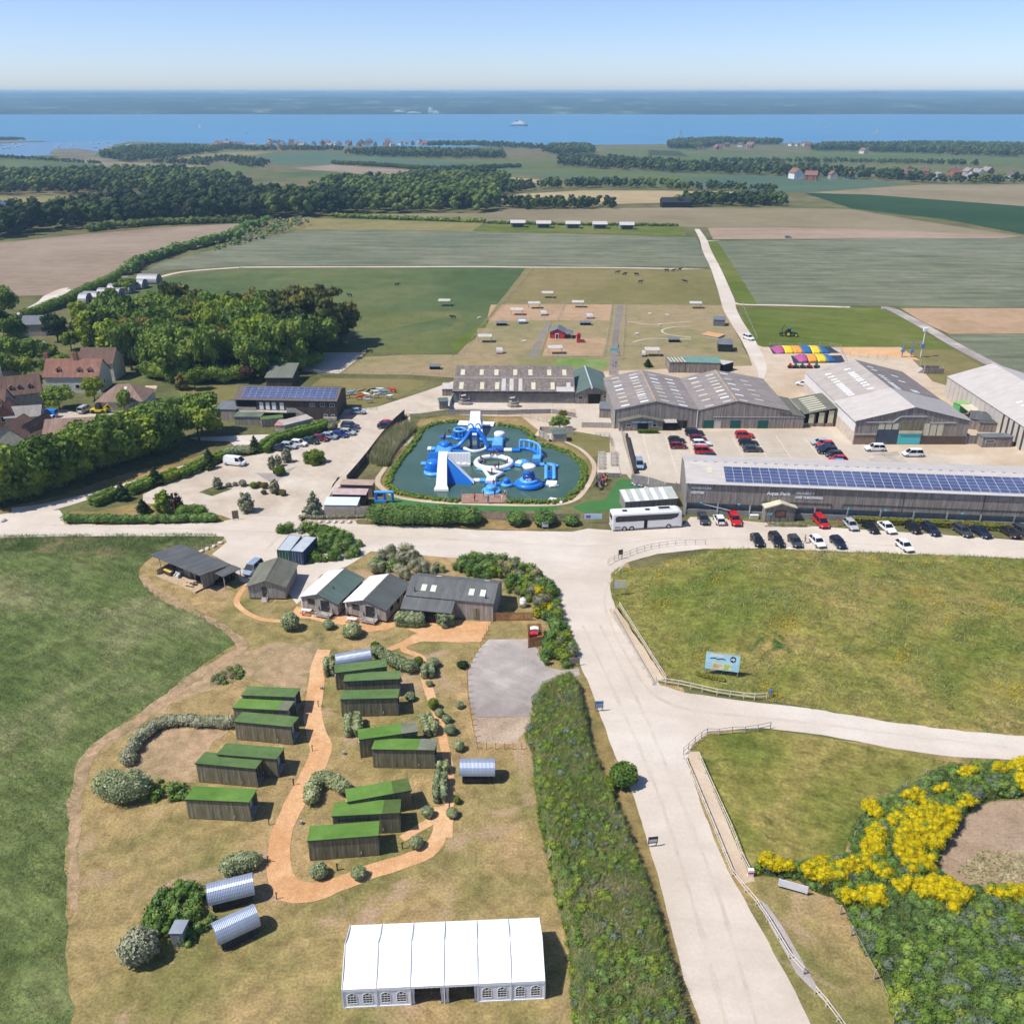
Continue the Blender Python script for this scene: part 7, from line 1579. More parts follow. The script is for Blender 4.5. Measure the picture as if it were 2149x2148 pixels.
# lookout tower
t = infl('blue lookout tower with a white canopy and lettering', Pw(1275,690)); disc(t,(0,0,0),3.0,1.0,m_ib); disc(t,(0,0,1.0),2.0,.6,m_il,'step'); disc(t,(0,0,1.5),1.35,1.2,m_id,'drum'); disc(t,(0,0,2.7),1.1,.9,m_ib,'neck'); disc(t,(0,0,3.5),1.1,1.1,m_iw,'canopy',r2=1.5)
text('IND', .7, m_iw, t, (-.75,-1.62,1.75), (R(80),0,0), .02)
plank('blue beam from the button float to the tower',[(1130,690),(1185,692)],.9,.5,[m_ib]); plank('blue beam from the tower to the end float',[(1365,692),(1415,690)],.9,.5,[m_ib])
t = infl('round blue button float with a tall drum', Pw(1095,690)); disc(t,(0,0,0),1.3,.6,m_il); disc(t,(0,0,.6),.75,1.0,m_ib,'drum')
# white ring, triangle, wall
c_ = Pw(990,520); t = infl('large white ring raft crowded with swimmers', c_); TU([(3.9*math.cos(a*.2618),3.6*math.sin(a*.2618),.45) for a in range(24)],.62,10,closed=True).obj('ring', m_iw, t, True)
for s in (-1,1): bm_fix(walk(Mb(),[Vc((s*2,-3.6,0)),Vc((s*3.6,-2.9,0))],.8,.35,Vector()).obj('pad', m_il, t))
P_ = [Pw(905,570),Pw(1065,605),Pw(965,650)]; t = infl('white triangular raft below the ring', P_[0]); 
for a, b2 in zip(P_,P_[1:]+P_[:1]): TU([a-P_[0]+Vc((0,0,.4)),b2-P_[0]+Vc((0,0,.4))],.42,8).obj('side_tube', m_iw, t, True)
P_ = [Pw(612,535),Pw(800,537)]; t = infl('white upright ribbed wall float', P_[0]); Lw = (P_[1]-P_[0]).length
BX(0,Lw,-.2,1.2,0,.5).obj('base', m_iw, t); LO([[(x,.5,.4),(x,1.3,.4),(x,1.7,2.7),(x,1.2,2.7)] for x in (0,Lw)]).obj('wall', m_iw, t)
for i in range(15): CY((.3+i*(Lw-.6)/14,.55,.6),(.3+i*(Lw-.6)/14,1.2,2.6),.06,5).obj('rib', m_palesheet, t)
for i in range(3): BA((Lw*(.22+.28*i),.2,.4),.75,.35,.5,8,4,0).obj('hump', m_iw, t)
# great slide
p = Pw(565,733); t = infl('great white slide with steep blue flanks', p); 
LO([[(-.9,.3,0),(1.2,.3,0),(.9,.3,.3),(-.7,.3,.3)],[(-.9,6.2,0),(1.2,6.2,0),(.8,6.0,5.0),(-.6,6.0,5.0)],[(-.9,8.6,0),(1.2,8.6,0),(.8,8.2,5.0),(-.6,8.2,5.0)]]).obj('slide_body', m_il, t)
LO([[(-1.5,-.3,.05),(1.5,-.3,.05),(1.5,-.2,.5),(-1.5,-.2,.5)],[(-1.2,.9,.7),(1.2,.9,.7),(1.1,.9,1.0),(-1.1,.9,1.0)],[(-.95,6.0,5.0),(.95,6.0,5.0),(.9,6.0,5.35),(-.9,6.0,5.35)],[(-1.0,8.4,5.1),(1.0,8.4,5.1),(1.0,8.4,5.5),(-1.0,8.4,5.5)]]).obj('slide_face', m_iw, t)
LO([[(1.2,3.8,0),(1.2,8.4,0),(1.0,8.0,4.9),(1.0,5.2,4.9)],[(6.3,3.0,0),(6.3,5.0,0),(6.3,4.6,.5),(6.3,3.4,.5)]]).obj('side_wedge', m_ib, t)
LO([[(1.2,5.4,5.0),(1.2,7.0,5.0),(1.2,7.0,5.3),(1.2,5.4,5.3)],[(5.6,3.9,1.0),(5.6,4.9,1.0),(5.6,4.9,1.3),(5.6,3.9,1.3)],[(6.6,3.2,.1),(6.6,4.6,.1),(6.6,4.6,.5),(6.6,3.2,.5)]]).obj('side_slide', m_iw, t)
t = infl('blue barrel tower behind the great slide', Pw(500,590)); disc(t,(0,0,0),2.1,.6,m_il); disc(t,(0,.3,.6),1.5,2.2,m_ib,'drum'); BA((-1.3,.2,1.0),.7,.7,.8,8,5).obj('side_ball', m_ib, t)
t = infl('curved blue half-pipe behind the barrel tower', Pw(520,505)); LO([[(x,-.6+.9*math.sin(a*.35),.3+2.2*math.sin(a*.5)) for a in range(7)]+[(x*.8,-.3+.9*math.sin(a*.35),.1+1.9*math.sin(a*.5)) for a in range(6,-1,-1)] for x in (-1.6,1.6)]).obj('shell', m_ib, t)
plank('blue finger floats at the far left of the barrel tower',[(402,520),(485,522)],1.4,.5,[m_il,m_ib])
plank('row of blue and white blocks right of the great slide',[(775,655),(930,658)],1.2,.6,[m_ib,m_iw,m_il])
plank('white stepped junction float below the triangle raft',[(965,690),(975,645)],2.2,1.1,[m_iw]); plank('blue floats around the junction',[(920,685),(1060,688)],1.0,.6,[m_ib,m_il,m_ib])
t = infl('pale blue round float nearest the landing stage', Pw(970,740)); disc(t,(0,0,0),2.0,.5,m_il); disc(t,(0,.2,.5),1.1,.8,m_il,'step')
plank('white mat float by the lower right bank',[(1440,802),(1560,825)],1.6,.25,[m_iw])
t = plank('blue frame inflatable drying on the turf by the store yard',[(25,828),(125,828)],.9,.6,[m_ib]); 
for x in (0,1.7,3.3): CY((.3+x,.2,.3),(.3+x,.2,2.2),.3,8).obj('post', m_ib, t)
CY((0,.2,2.2),(3.8,.2,2.2),.32,8).obj('top_tube', m_il, t)
# landing stage
P_ = [g('B3',725,835),g('B3',1095,835)]; t = infl('brown timber landing stage on the near bank', P_[0], 'stage', 'landing_stage'); Ls = (P_[1]-P_[0]).length
for i in range(22): BX(i*Ls/22+.01,(i+1)*Ls/22-.01,0,4.4,.12,.2).obj('plank', plain('red_brown_deck',(.32,.19,.14),.8,var=.25), t)
for x in (0,Ls): CY((x,4.2,0),(x,4.2,1.2),.08,6).obj('post', m_wood_s, t)
SW = 'swimmers in red buoyancy aids'
for i,(x,y,dz,ps) in enumerate([(595,312,.5,'reach'),(590,352,.9,'stand'),(990,462,.6,'stand'),(1015,470,.6,'reach'),(965,470,.5,'walk'),(1085,478,.0,'sit'),(1130,500,.0,'sit'),(1178,503,.3,'sit'),(885,505,.9,'sit'),(912,538,.9,'sit'),(1002,575,.9,'sit'),(1030,578,.9,'reach'),(1100,532,.9,'sit'),(975,612,.5,'walk'),(990,715,.6,'stand')]):
    person(Pw(x,y+8,dz),(37*i)%360,'swimmer in a red buoyancy aid on the white and blue floats','navy','black',ps,'red' if i%3 else 'pink',SW)
person(Pw(625,285,.5),180,'bare-armed swimmer standing at the left of a pair on the back walkway','khaki','black'); person(Pw(641,285,.5),150,'dark-haired swimmer standing at the right of a pair on the back walkway','khaki','navy')
person(Pw(610,515,.5),90,'swimmer in yellow climbing beside the white wall float','yellow','red')
for x,y,tp,lg,lb in ((835,822,'red','black','person in red and black standing on the landing stage'),(905,795,'black','yellow','person bending with a yellow ring at the stage edge'),(998,790,'navy','black','person in dark wetsuit at the water edge of the stage'),(1082,790,'white','black','tall person in white top and black trousers on the stage'),(945,840,'blue','navy','person in blue walking off the landing stage'),(1058,830,'white','white','person in pale clothes near the stage corner')):
    person(g('B3',x,y)+Vc((0,0,.2)),rnd.random()*360,lb,tp,lg,rnd.choice(['stand','walk']))
# bank plants: sedge ring and reed bed
pw = G(pond); L = []
for a, b2 in zip(pw, pw[1:]+pw[:1]):
    d = b2-a; n = Vc((d.y,-d.x,0)).normalized(); m = max(2,int(d.length/.5))
    mid = (a+b2)/2; cen = Vc((sum(q.x for q in pw)/len(pw),sum(q.y for q in pw)/len(pw),0)); n = n if (mid-cen).dot(n) > 0 else -n
    near = mid.y < g('B3',900,780).y and abs(mid.x-g('B3',910,800).x) < 5.5
    far = mid.y > g('B3',850,215).y and -1 < mid.x-g('B3',700,190).x < 9
    if near or far: continue
    for i in range(m):
        for k in range(4):
            p = a+d*((i+rnd.random())/m)+n*rnd.uniform(.0,1.3); L.append((p.x,p.y,rnd.uniform(.1,.4),rnd.uniform(.25,.45),rnd.uniform(.25,.4)))
tag(bush_mesh('bank_sedge', L, .16, 24, [leaf['bram'],leaf['fern'],leaf['hedge']], .85, -.3, pick=[rnd.choice([0,0,1,2]) for _ in L]), 'green sedge and rushes fringing the pond', 'sedge', kind='stuff')
rp = T('B2','1575,975 1600,905 1720,740 1860,660 1960,640 1990,690 1880,790 1790,920 1740,1010 1640,1000'); q = inside(G(rp),9000)
V, Q = blades(np.stack([q[:,0],q[:,1],np.zeros(len(q))],1), 1.7, .05, lean=.12); tag(raw('reed_bed', V, Q, leaf['reed']), 'tall pale reed bed between the pond and its board wall', 'reeds', kind='stuff')
f('reed_ground',None,rp,m_verge,11,.2)

# the grass mound
front = G(T('E1','250,335 180,390 170,450 185,600 215,670 300,800 420,980 560,1180 660,1320 800,1390 1100,1450 1350,1500 1580,1520 1932,1575')+T('E2','0,1620 300,1665 700,1735 1100,1790 1500,1830 1927,1862 2600,1900'))
back = G(T('E2','2600,310 1927,275 1400,245 800,222 300,205 0,196')+T('E1','1800,182 1400,166 1000,168 800,185 600,215 400,270'))
back = [p-Vc((0,3.6,0)) for p in back]; mp = front+back; MH = 4.2
def mz(q):
    pf = edge_polyline(front, q); pb = edge_polyline(back, q); s = lambda t: np.clip(t,0,1)**2*(3-2*np.clip(t,0,1))
    return MH*np.minimum(s(pf/24), s(pb/5))+.05
sheet('mound_foot', mp, m_mound, 11, .3, 1.)
tag(hill('grass_mound', mp, .8, lambda q: mz(q)+bumpy(q)*np.clip(edge_polyline(front+back,q)/2,0,1), m_mound), kind='structure')
gq = inside(mp, 60000); gq = gq[np.array([mnoise.noise(Vc((a*.2,b2*.2,8.))) for a,b2 in gq])+rng.normal(0,.3,len(gq)) > 0]
V, Q = blades(np.stack([gq[:,0],gq[:,1],mz(gq)-.05],1), .36, .045, lean=.7); tag(raw('mound_tufts', V, Q, [leaf['mgrass'],leaf['straw'],leaf['fern']], None, rng.choice([0,0,0,1,1,2],len(Q))), 'rough grass tufts standing on the mound', 'grass', kind='stuff')
fl = [('E1',390,330,60,18),('E1',600,410,38,40),('E1',730,270,80,26),('E1',840,208,70,14),('E1',1140,265,70,20),('E1',1120,520,70,40),('E1',640,640,100,40),('E1',380,685,30,15),('E1',1720,920,110,60),('E1',950,1090,30,30),('E1',1630,1395,50,30),('E1',1550,1330,40,40),('E2',960,700,90,35),('E2',1120,800,40,40),('E2',1220,960,20,60),('E2',800,1190,80,50),('E2',1630,870,60,60),('E2',1850,1460,70,50),('E2',1700,1400,40,20),('E2',1030,440,40,15),('E2',1570,470,50,25),('E2',780,430,30,12),('E2',540,405,40,18)]
P_ = []
for tl,x,y,a,b2 in fl:
    for i in range(int(a*b2/9)):
        p = g(tl, x+rnd.gauss(0,a*.75), y+rnd.gauss(0,b2*.75), 1.6); P_.append((p.x,p.y))
P_ = np.array(P_); P_ = P_[inpoly(mp,P_)]; V, Q = leafquads(np.stack([P_[:,0],P_[:,1],mz(P_)+.3],1), np.tile([0,-.3,1.],(len(P_),1)), .10); tag(raw('mound_flowers', V, Q, leafmat('ragwort',(.36,.27,.02),(.46,.36,.03),(.52,.42,.05))), 'yellow wild flowers scattered over the mound', 'flowers', kind='stuff')
# fences and rails
def railfence(label, pts, h=1.1, rails=(.55,1.05), post=2.0, mat=None, rw=.05, pr=.05, name='rail_fence', cat='fence', group=None, railp=True, z=0, top=None):
    P = [q if isinstance(q,Vector) else g(*q) for q in pts]; O = P[0]; t = thing(name, label, cat, (O.x,O.y,O.z+z), 0, group); mat = mat or m_wood_s; src = None; prev = None
    for a, b2 in zip(P,P[1:]):
        d = b2-a; n = max(1,round(d.length/post))
        for i in range(n+1 if b2 is P[-1] else n):
            p = a-O+d*(i/n)
            if src is None: src = BX(-pr,pr,-pr,pr,0,h).obj('post', mat, t); o_ = src
            else: o_ = src.copy(); C.objects.link(o_); o_.parent = t
            o_.location = p
            if prev is not None and railp:
                e = p-prev; an = math.atan2(e.y,e.x)
                for zz in rails: Mb().cbox(((p+prev)/2)+Vc((0,0,zz)), e.length, rw*.8, rw*1.6, an, 0, 0).obj('rail', mat, t)
            prev = p
    return t
m_rail = plain('pale_rail',(.62,.56,.46),.8,var=.12); m_gal = plain('grey_rail',(.42,.39,.36),.6,var=.1)
railfence('curved grey tube rail along the top bend of the mound',T('E1','150,320 205,285 275,260 345,235 405,212 470,192 530,178 600,165 670,155 745,146 830,142 920,140 1008,140'),1.1,(.55,1.05),3.,m_gal,.04,.04)
railfence('outer pale rail along the chalk road beside the mound footpath',T('E1','180,730 215,800 290,930 380,1090 460,1230 545,1375'),.9,(.45,.85),2.4,m_rail,.06)
railfence('inner pale rail between the footpath and the mound',T('E1','250,690 320,800 420,960 520,1120 600,1250 660,1340'),1.0,(.5,.95),2.4,m_rail,.07)
railfence('pale rail fence below the large blue sign',T('E1','575,1350 660,1372 770,1388 880,1412 980,1435 1110,1465 1225,1482 1345,1498 1440,1508 1545,1500'),1.1,(.55,1.05),2.6,m_rail,.07)
railfence('grey tube rail at the road junction corner',T('E3','88,265 115,240 150,205 185,178 216,160 280,162 350,152 420,150 490,140 558,125'),1.1,(.5,1.05),2.4,m_gal,.045,.045)
railfence('outer double rail along the road below the junction',T('E3','90,290 125,370 165,470 215,590 260,700 300,800 345,910'),.9,(.45,.85),2.4,m_rail,.06)
railfence('inner double rail behind the junction footpath',T('E3','172,290 205,370 250,470 300,580 345,680 372,750 400,830 440,905'),1.0,(.5,.95),2.4,m_rail,.06)
railfence('long pale handrail descending beside the lower road',T('E3','350,920 420,1010 480,1080 540,1170 600,1270 660,1370 735,1455'),1.0,(.5,.95),2.2,m_rail,.06)
railfence('lowest handrail running out of the bottom of the view',T('E3','800,1560 860,1630 920,1710 1000,1820'),1.0,(.5,.95),2.2,m_rail,.06)
railfence('row of short timber posts round the gravel bay',T('C8','328,95 265,225 195,350 157,450 165,640 200,860 240,1047 460,1052 665,1052'),1.1,(),1.25,plain('warm_post',(.42,.25,.12),.8,var=.2),.05,.04,'post_row','posts',railp=False)
railfence('short gate rail at the gravel bay entrance',T('C8','765,550 860,520 1012,475'),1.1,(.5,1.0),2.5,m_gal,.04)
railfence('thin posts of a wire fence beside the lower gorse bank',T('E3','985,835 1010,730 1180,520 1400,390 1560,375'),1.3,(1.2,),4.,m_wood_s,.02,.05)
railfence('pale posts of the wire fence below the gorse',T('E3','935,1130 995,1245 1120,1480 1230,1710'),1.3,(1.2,),7.,m_wood_s,.02,.06)
boardfence('board_fence','dark weathered board wall along the west side of the pond',T('B2','1385,1150 1480,1040 1560,940 1680,780 1790,650 1890,560'),1.9,plain('dark_wall_boards',(.10,.075,.06),.85,var=.3,scale=2),.4,.01)
boardfence('board_fence','brown board fence behind the bushes along the chalk road',T('B3','690,965 900,960 1200,985 1500,985 1690,985'),1.75,plain('brown_fence_boards',(.29,.23,.18),.85,var=.3,scale=2),.22,.04)
boardfence('board_fence','pale board fence in front of the store yard',T('B2','1185,1435 1460,1440 1640,1440'),2.0,plain('pale_fence_boards',(.42,.36,.30),.85,var=.2,scale=2),.2,.02)
railfence('post and rail fence on the far bank of the pond',T('B3','280,140 450,135 620,132 900,130 1220,135 1350,165 1490,195'),1.1,(.55,1.0),2.2,m_gal)
railfence('grey picket rail beside the yard walkway',T('B5','0,690 110,690 130,760'),1.2,(.3,.75,1.15),1.,m_gal,.04)
railfence('fence along the sloping yard walkway',T('B5','207,640 230,740 262,850 300,985'),1.2,(.4,.8,1.15),1.6,m_wood_s,.04)
b_ = thing('retaining_wall','black sleeper retaining wall at the left edge of the yard','wall',g('B5',250,690)); P2 = g('B5',322,985); d = P2-b_.location; Mb().cbox(d/2+Vc((0,0,.6)),d.length,.5,1.2,math.atan2(d.y,d.x)).obj('sleepers', plain('black_sleeper',(.05,.035,.03),.9,var=.3), b_)
boardfence('board_fence','grey board fence behind the green turf entrance',T('B6','480,250 620,275 760,320 920,335'),2.2,m_gb,.35,.01)
railfence('horse arena rail fence',T('A5','690,1272 860,1300 1012,1290 1120,1210 1228,1125'),1.3,(.6,1.2),3.,m_gal)
railfence('long field rail along the lane below the arena',T('A5','860,1310 1400,1312 1932,1310'),1.3,(.6,1.2),4.,m_gal)
railfence('short field rail beside the farm shop path',T('B2','1540,510 1640,505'),1.,(.5,.9),1.5,m_wood_s)
for i,(s,lb) in enumerate((('0,810 100,800 610,808 1210,812','paddock fence nearest the lichened barn'),('285,515 860,515 1275,520','paddock fence across the middle of the pig pens'),('905,382 850,512','paddock fence dividing the two brown pens'),('310,383 905,380 1290,383','paddock fence at the top of the brown pens'),('1290,383 1275,515 1225,805','fence left of the central paved path'),('1400,390 1375,830','fence right of the central paved path'),('1400,508 1932,505 2150,510','fence along the upper right paddock'),('1385,720 1932,722','fence along the lower right paddock'),('650,92 420,380 280,515 60,800','lane fence on the west side of the paddocks'),('790,535 700,800','fence beside the short paved path'))):
    railfence(lb, T('A6',s), 1.2, (.6,1.15), 5., m_gal, .03, .05, 'paddock_fence')
railfence('field fence along the east side of the farm track',T('A7','800,965 860,1110 960,1330'),1.2,(.6,1.1),5.,m_gal,.03)
# signs and small things by the road
def sign(label, a, b, z0, z1, mat, name='sign_board', posts=True, th=.05, pm=None):
    t, L = base(a, b, name, label, 'sign'); BX(0,L,-th,0,z0,z1).obj('panel', mat, t)
    if posts: [BX(x,x+.09,.002,.09,0,z1).obj('post', pm or m_wood_s, t) for x in (.05,L-.15)]
    return t, L
m_sb = plain('sign_pale_blue',(.42,.72,.80),.4,var=.05); m_navy = plain('sign_navy',(.02,.06,.14),.5)
A, B = g('E1',1000,1262,.6), g('E1',1297,1300,.6); A.z = B.z = 0
t, L = sign('large pale blue roadside sign with an arrow on the mound', A, B, 1.1, 3.4, m_sb)
BX(0,L,-.06,-.052,3.3,3.42).obj('top_edge', m_rlcream, t); BX(.05,L-.05,-.056,-.051,2.2,2.24).obj('joint', m_wframe, t)
o = Mb().add([(L*.8+.42*math.cos(a*.393),-.058,2.72+.42*math.sin(a*.393)) for a in range(16)],[list(range(16))]).obj('arrow_disc', m_navy, t)
Mb().add([(L*.8+x,-.064,2.72+z) for x,z in ((-.3,.1),(.02,.1),(.02,.26),(.3,0),(.02,-.26),(.02,-.1),(-.3,-.1))],[list(range(7))]).obj('arrow', m_wframe, o)
PR([(.55,2.85),(2.6,2.85),(2.5,3.05),(1.9,3.2),(1.3,3.08),(.6,3.15)],'y',-.062,-.054).obj('white_emblem', m_wframe, t)
PR([(.6,2.5),(1.2,2.6),(1.7,2.45),(2.2,2.6),(2.7,2.5),(2.7,2.62),(2.2,2.74),(1.7,2.6),(1.2,2.74),(.6,2.64)],'y',-.062,-.054).obj('script_line', m_navy, t)
BX(.9,L-1.0,-.062,-.053,1.2,2.05).obj('picture_strip', plain('sign_picture',(.72,.68,.42),.5,var=.3,scale=2.5), t); BX(1.1,1.9,-.068,-.063,1.35,1.9).obj('picture', plain('sign_food',(.66,.42,.22),.5,var=.3,scale=4), t); BX(2.6,3.2,-.068,-.063,1.3,1.9).obj('picture', plain('sign_fruit',(.45,.6,.15),.5,var=.3,scale=4), t)
hedge('box_edging','low yellow-green box edging at the foot of the large sign',T('E1','935,1295 1060,1330 1185,1352'),.7,.6,leafmat('leaf_privet',(.16,.17,.02),(.24,.24,.035),(.30,.29,.06),.8),.14,40)
t.scale = (1,1,1.22)
b_ = thing('sign_bed','pale timber edging and sandy bed under the large sign','flower bed',g('E1',905,1300)); d = g('E1',1200,1375)-b_.location; Mb().cbox(d/2+Vc((0,0,.12)),d.length,.12,.25,math.atan2(d.y,d.x)).obj('edging', m_wood_s, b_)
sheet('sign_bed_soil', T('E1','905,1300 990,1210 1290,1270 1200,1375'), m_sand, 13, .05)
for i,(x,y) in enumerate(((1015,1265),(1075,1275),(1130,1290),(1215,1310))): sh('E1',x,y,55,.7,leaf['grey'],'small grey herb bush in the bed under the sign','herbs under the sign',name='herb_bush')
A, B = g('E1',205,590), g('E1',305,590)
t, L = sign('pale square notice board on posts beside the footpath', A, B, 1.5, 3.0, m_rlcream); BX(.02,.5,-.06,-.051,1.6,2.4).obj('notice', plain('lilac_notice',(.5,.52,.68)), t)
sign('small dark notice behind the curved rail',('E1',240,268),('E1',278,262),.9,1.9,plain('dark_notice',(.12,.09,.07)))
t, L = sign('blue information board beside the hedgerow',('C8',1190,745),('C8',1258,742),.6,1.7,plain('blue_notice',(.08,.18,.36),.5)); [BX(.1,L-.12,-.058,-.051,.75+.2*i,.83+.2*i).obj('text_line', plain('pale_print',(.5,.55,.62)), t) for i in range(3)]
t, L = sign('dark information board farther down the road',('E4',832,828),('E4',892,822),.6,1.5,plain('navy_notice',(.03,.035,.05),.5)); BX(.1,L-.1,-.058,-.051,.75,1.15).obj('text_panel', plain('pale_print2',(.55,.55,.58)), t)
sign('long white panel seen from behind among the gorse',('E3',598,985),('E3',757,1030),.35,1.3,plain('white_panel',(.66,.66,.68),.5))
sign('wooden notice at the foot of the roadside thicket',('C8',985,385),('C8',1068,372),.5,1.5,plain('brown_notice',(.3,.25,.21)))
sign('grey notice board at the bushes by the chalk road',('B3',1380,1045),('B3',1432,1045),.5,1.6,plain('grey_notice',(.42,.42,.42)))
t, L = sign('pale blue banner on the play area fence',('B6',100,570),('B6',242,570),.9,2.0,plain('banner_blue',(.45,.62,.72)),posts=True); BX(.3,1.2,-.06,-.051,1.1,1.7).obj('badge', plain('banner_purple',(.2,.1,.38)), t)
sign('dark timber notice at the car park entrance',('B2',372,1478),('B2',428,1470),.3,2.0,plain('timber_notice',(.2,.15,.11)))
sign('small dark sign beside the conifer at the store yard',('B2',982,1430),('B2',1025,1430),.5,1.0,plain('dark_notice',(.12,.09,.07)))
sign('turquoise banner over the paved paddock path',('A6',1275,800),('A6',1340,800),1.6,2.6,plain('turquoise_banner',(.2,.55,.55)),pm=m_gal)
t = thing('football_sculpture','blue and white ball sculpture on a stone base at the mound top','sculpture',g('E1',1745,262,1.4)); LO([[(r_*math.cos(a*.785),r_*math.sin(a*.785),z) for a in range(8)] for r_,z in ((1.5,-.9),(1.4,.25),(1.1,.4))]).obj('plinth', m_conwall, t); BA((0,0,1.15),1.1,1.1,.95,12,8).obj('ball', m_wframe, t, True)
for a in range(5): BA((.85*math.cos(a*1.26-1.57),.85*math.sin(a*1.26-1.57),1.25),.36,.36,.42,6,4).obj('blue_patch', plain('sculpture_blue',(.10,.22,.38),.5), t)
person(g('E1',1578,1490),-60,'person in a blue top leaning on the pale roadside rail','blue','grey','stand')
person(g('B6',1888,735),-90,'person in brown walking between the parked cars','khaki','grey','walk'); person(g('B8',415,600),-90,'person in red walking behind the red car','red','khaki','walk')
t = thing('life_buoy_post','red and white boxed post at the end of the inner rail','post',g('E3',450,920)); BX(-.3,.3,-.2,.2,0,.9).obj('box', m_wframe, t); BX(-.32,.32,-.22,.22,.45,.65).obj('red_band', m_redp, t)
# bollard lamps along the chip paths
for i,(tl,x,y) in enumerate((('C5',968,600),('C5',922,405),('C5',928,205),('C5',1290,445),('C5',1638,332),('C7',375,918),('C7',845,762),('C7',1185,465),('C7',58,300),('C4',928,395),('C4',888,695),('C4',760,925),('C4',1812,1080))):
    t = thing('path_light','thin dark bollard light beside the wood chip path','light',g(tl,x,y),0,'bollard lights along the chip path'); CY((0,0,0),(0,0,.85),.05,6).obj('post', m_trim, t); Mb().cbox((0.04,0,.88),.2,.1,.07).obj('head', m_trim, t)
for i,(tl,x,y) in enumerate((('C4',948,275),('C4',1100,715),('C7',112,580))):
    t = thing('water_tap','low pale water tap post in the cabin grass','tap',g(tl,x,y),0,'water taps between the cabins'); BX(-.15,.15,-.15,.15,0,.45).obj('post', m_conwall, t); CY((0,-.1,.4),(0,-.3,.38),.03,5).obj('spout', m_steel, t)
# store yard
hut(('B2',1330,1265),('B2',1605,1272),'brown clad container store at the corner of the pond wall',2.6,2.6,2.6,boards('tan_cladding',(.24,.15,.11),(.29,.19,.14),.15,.1,horizontal=True),plain('tan_roof',(.40,.29,.22),.7),'store_block','store')
hut(('B2',1258,1345),('B2',1548,1350),'pink-roofed store with a blue striped end in the store yard',2.6,2.4,2.5,m_trim,plain('dusty_pink_roof',(.46,.34,.32),.6,var=.2),'store_block','store')
hut(('B2',1186,1432),('B2',1470,1436),'pale sheet-roofed store behind the board fence',3.2,2.2,2.4,m_wood_s,plain('pale_blue_sheet',(.60,.66,.72),.5,var=.08),'store_block','store')
f('planting_bed','B2','940,1470 1000,1430 1180,1435 1640,1445 1450,1480 1200,1500 1000,1495',m_soil,12,.2)
hedge('bed_plants','mixed low plants in the bed before the store yard',T('B2','980,1460 1150,1465 1350,1460 1550,1455'),1.0,.7,leaf['grey'],.2,16,boxy=False,rough=.3)
# play corner right of the pond
t, L = hut(('B6',430,470),('B6',850,440),'striped grey and white canopy roof behind the coach',4,1.9,2.7,m_barn2,plain('canopy_grey',(.42,.44,.42),.5),'canopy','canopy')
for i in range(5): SL([(.1+i*1.95,-.1,2.0),(.95+i*1.95,-.1,2.0),(.95+i*1.95,4,2.82),(.1+i*1.95,4,2.82)],.01).obj('stripe', m_wframe, t)
hut(('B3',1470,340),('B3',1580,335),'small pump house with a sage roof on the pond lawn',2.4,1.9,2.2,m_wood_s,m_greenr,'pump_house','shed')
boardfence('board_fence','angled board screen around the pump house',T('B3','1440,335 1360,290 1365,265 1640,275'),1.7,m_wood_s,.3,.01)
boardfence('board_fence','grey deck edge boards of the spectator terrace',T('B6','215,195 395,200'),1.0,m_gb,.3,.01)
f('spectator_deck','B6','205,150 215,0 350,0 395,150 395,195 215,195',m_conc,12,0)
for i in range(9): bench(g('B6',240+100*(i%2),15+28*(i//2)),0,'weathered picnic table on the spectator terrace by the pond','picnic tables on the spectator terrace')
cols = list(CL)
for i in range(28):
    x, y = 190+rnd.random()*100, 215+rnd.random()*95
    person(g('B6',x,y),rnd.random()*360,'seated spectator in the crowd on the bank right of the pond',rnd.choice(cols),rnd.choice(['black','navy','grey','khaki']),rnd.choice(['sit','sit','stand']),None,'spectators at the pond')
for x,y,lb,tp in ((418,372,'person in khaki crossing the green turf','khaki'),(712,335,'dark-clothed person by the bag row at the turf entrance','black'),(760,300,'person in beige waiting at the turf doorway','khaki'),(845,300,'person in brown in the entrance doorway','purple')): person(g('B6',x,y),rnd.random()*360,lb,tp,'grey')
P_ = np.array([[*(g('B6',480+rnd.random()*220,0)).xy,0] for _ in range(1)]); 
for i in range(26):
    p = g('B6',485+i*8.5,262+i*1.75+rnd.uniform(-6,6)); o = BA((0,0,.2),.3,.24,.26,7,4).obj('bag', CL[['blue','white','purple','yellow','grey','navy'][i%6]]); o.location = p; tag(o, 'small bag in the long row along the turf fence', 'bag', 'bags left along the turf fence')

# trees and hedges of the car park and the farmstead
CH = 'clipped hedge round the gravel car park'
hedge('hedge','dark clipped hedge at the entrance end of the car park',T('B1','800,1450 890,1415 985,1365'),2.6,1.9,leaf['hedge'],.2,16); hedge('hedge','clipped hedge between two dark conifers in the car park',T('B1','1095,1355 1180,1320 1285,1270'),2.4,1.8,leaf['hedge'],.2,16)
hedge('hedge','bright green clipped block in the car park hedge line',T('B1','1385,1255 1450,1230 1510,1200'),2.6,1.9,leaf['clip'],.2,16); hedge('hedge','clipped hedge running toward the white camper van',T('B1','1530,1215 1630,1165 1740,1115')+T('B2','0,1065 120,1000 220,960 300,930'),2.4,1.8,leaf['hedge'],.2,16)
hedge('hedge','rounded pale hedge behind the white camper van',T('B2','340,905 420,890 530,890'),2.8,1.8,leaf['pale'],.2,16,boxy=False); hedge('hedge','long clipped hedge behind the parked cars',T('B2','640,880 730,800 850,760 980,720 1100,690 1210,650'),3.0,1.9,leaf['hedge'],.2,16)
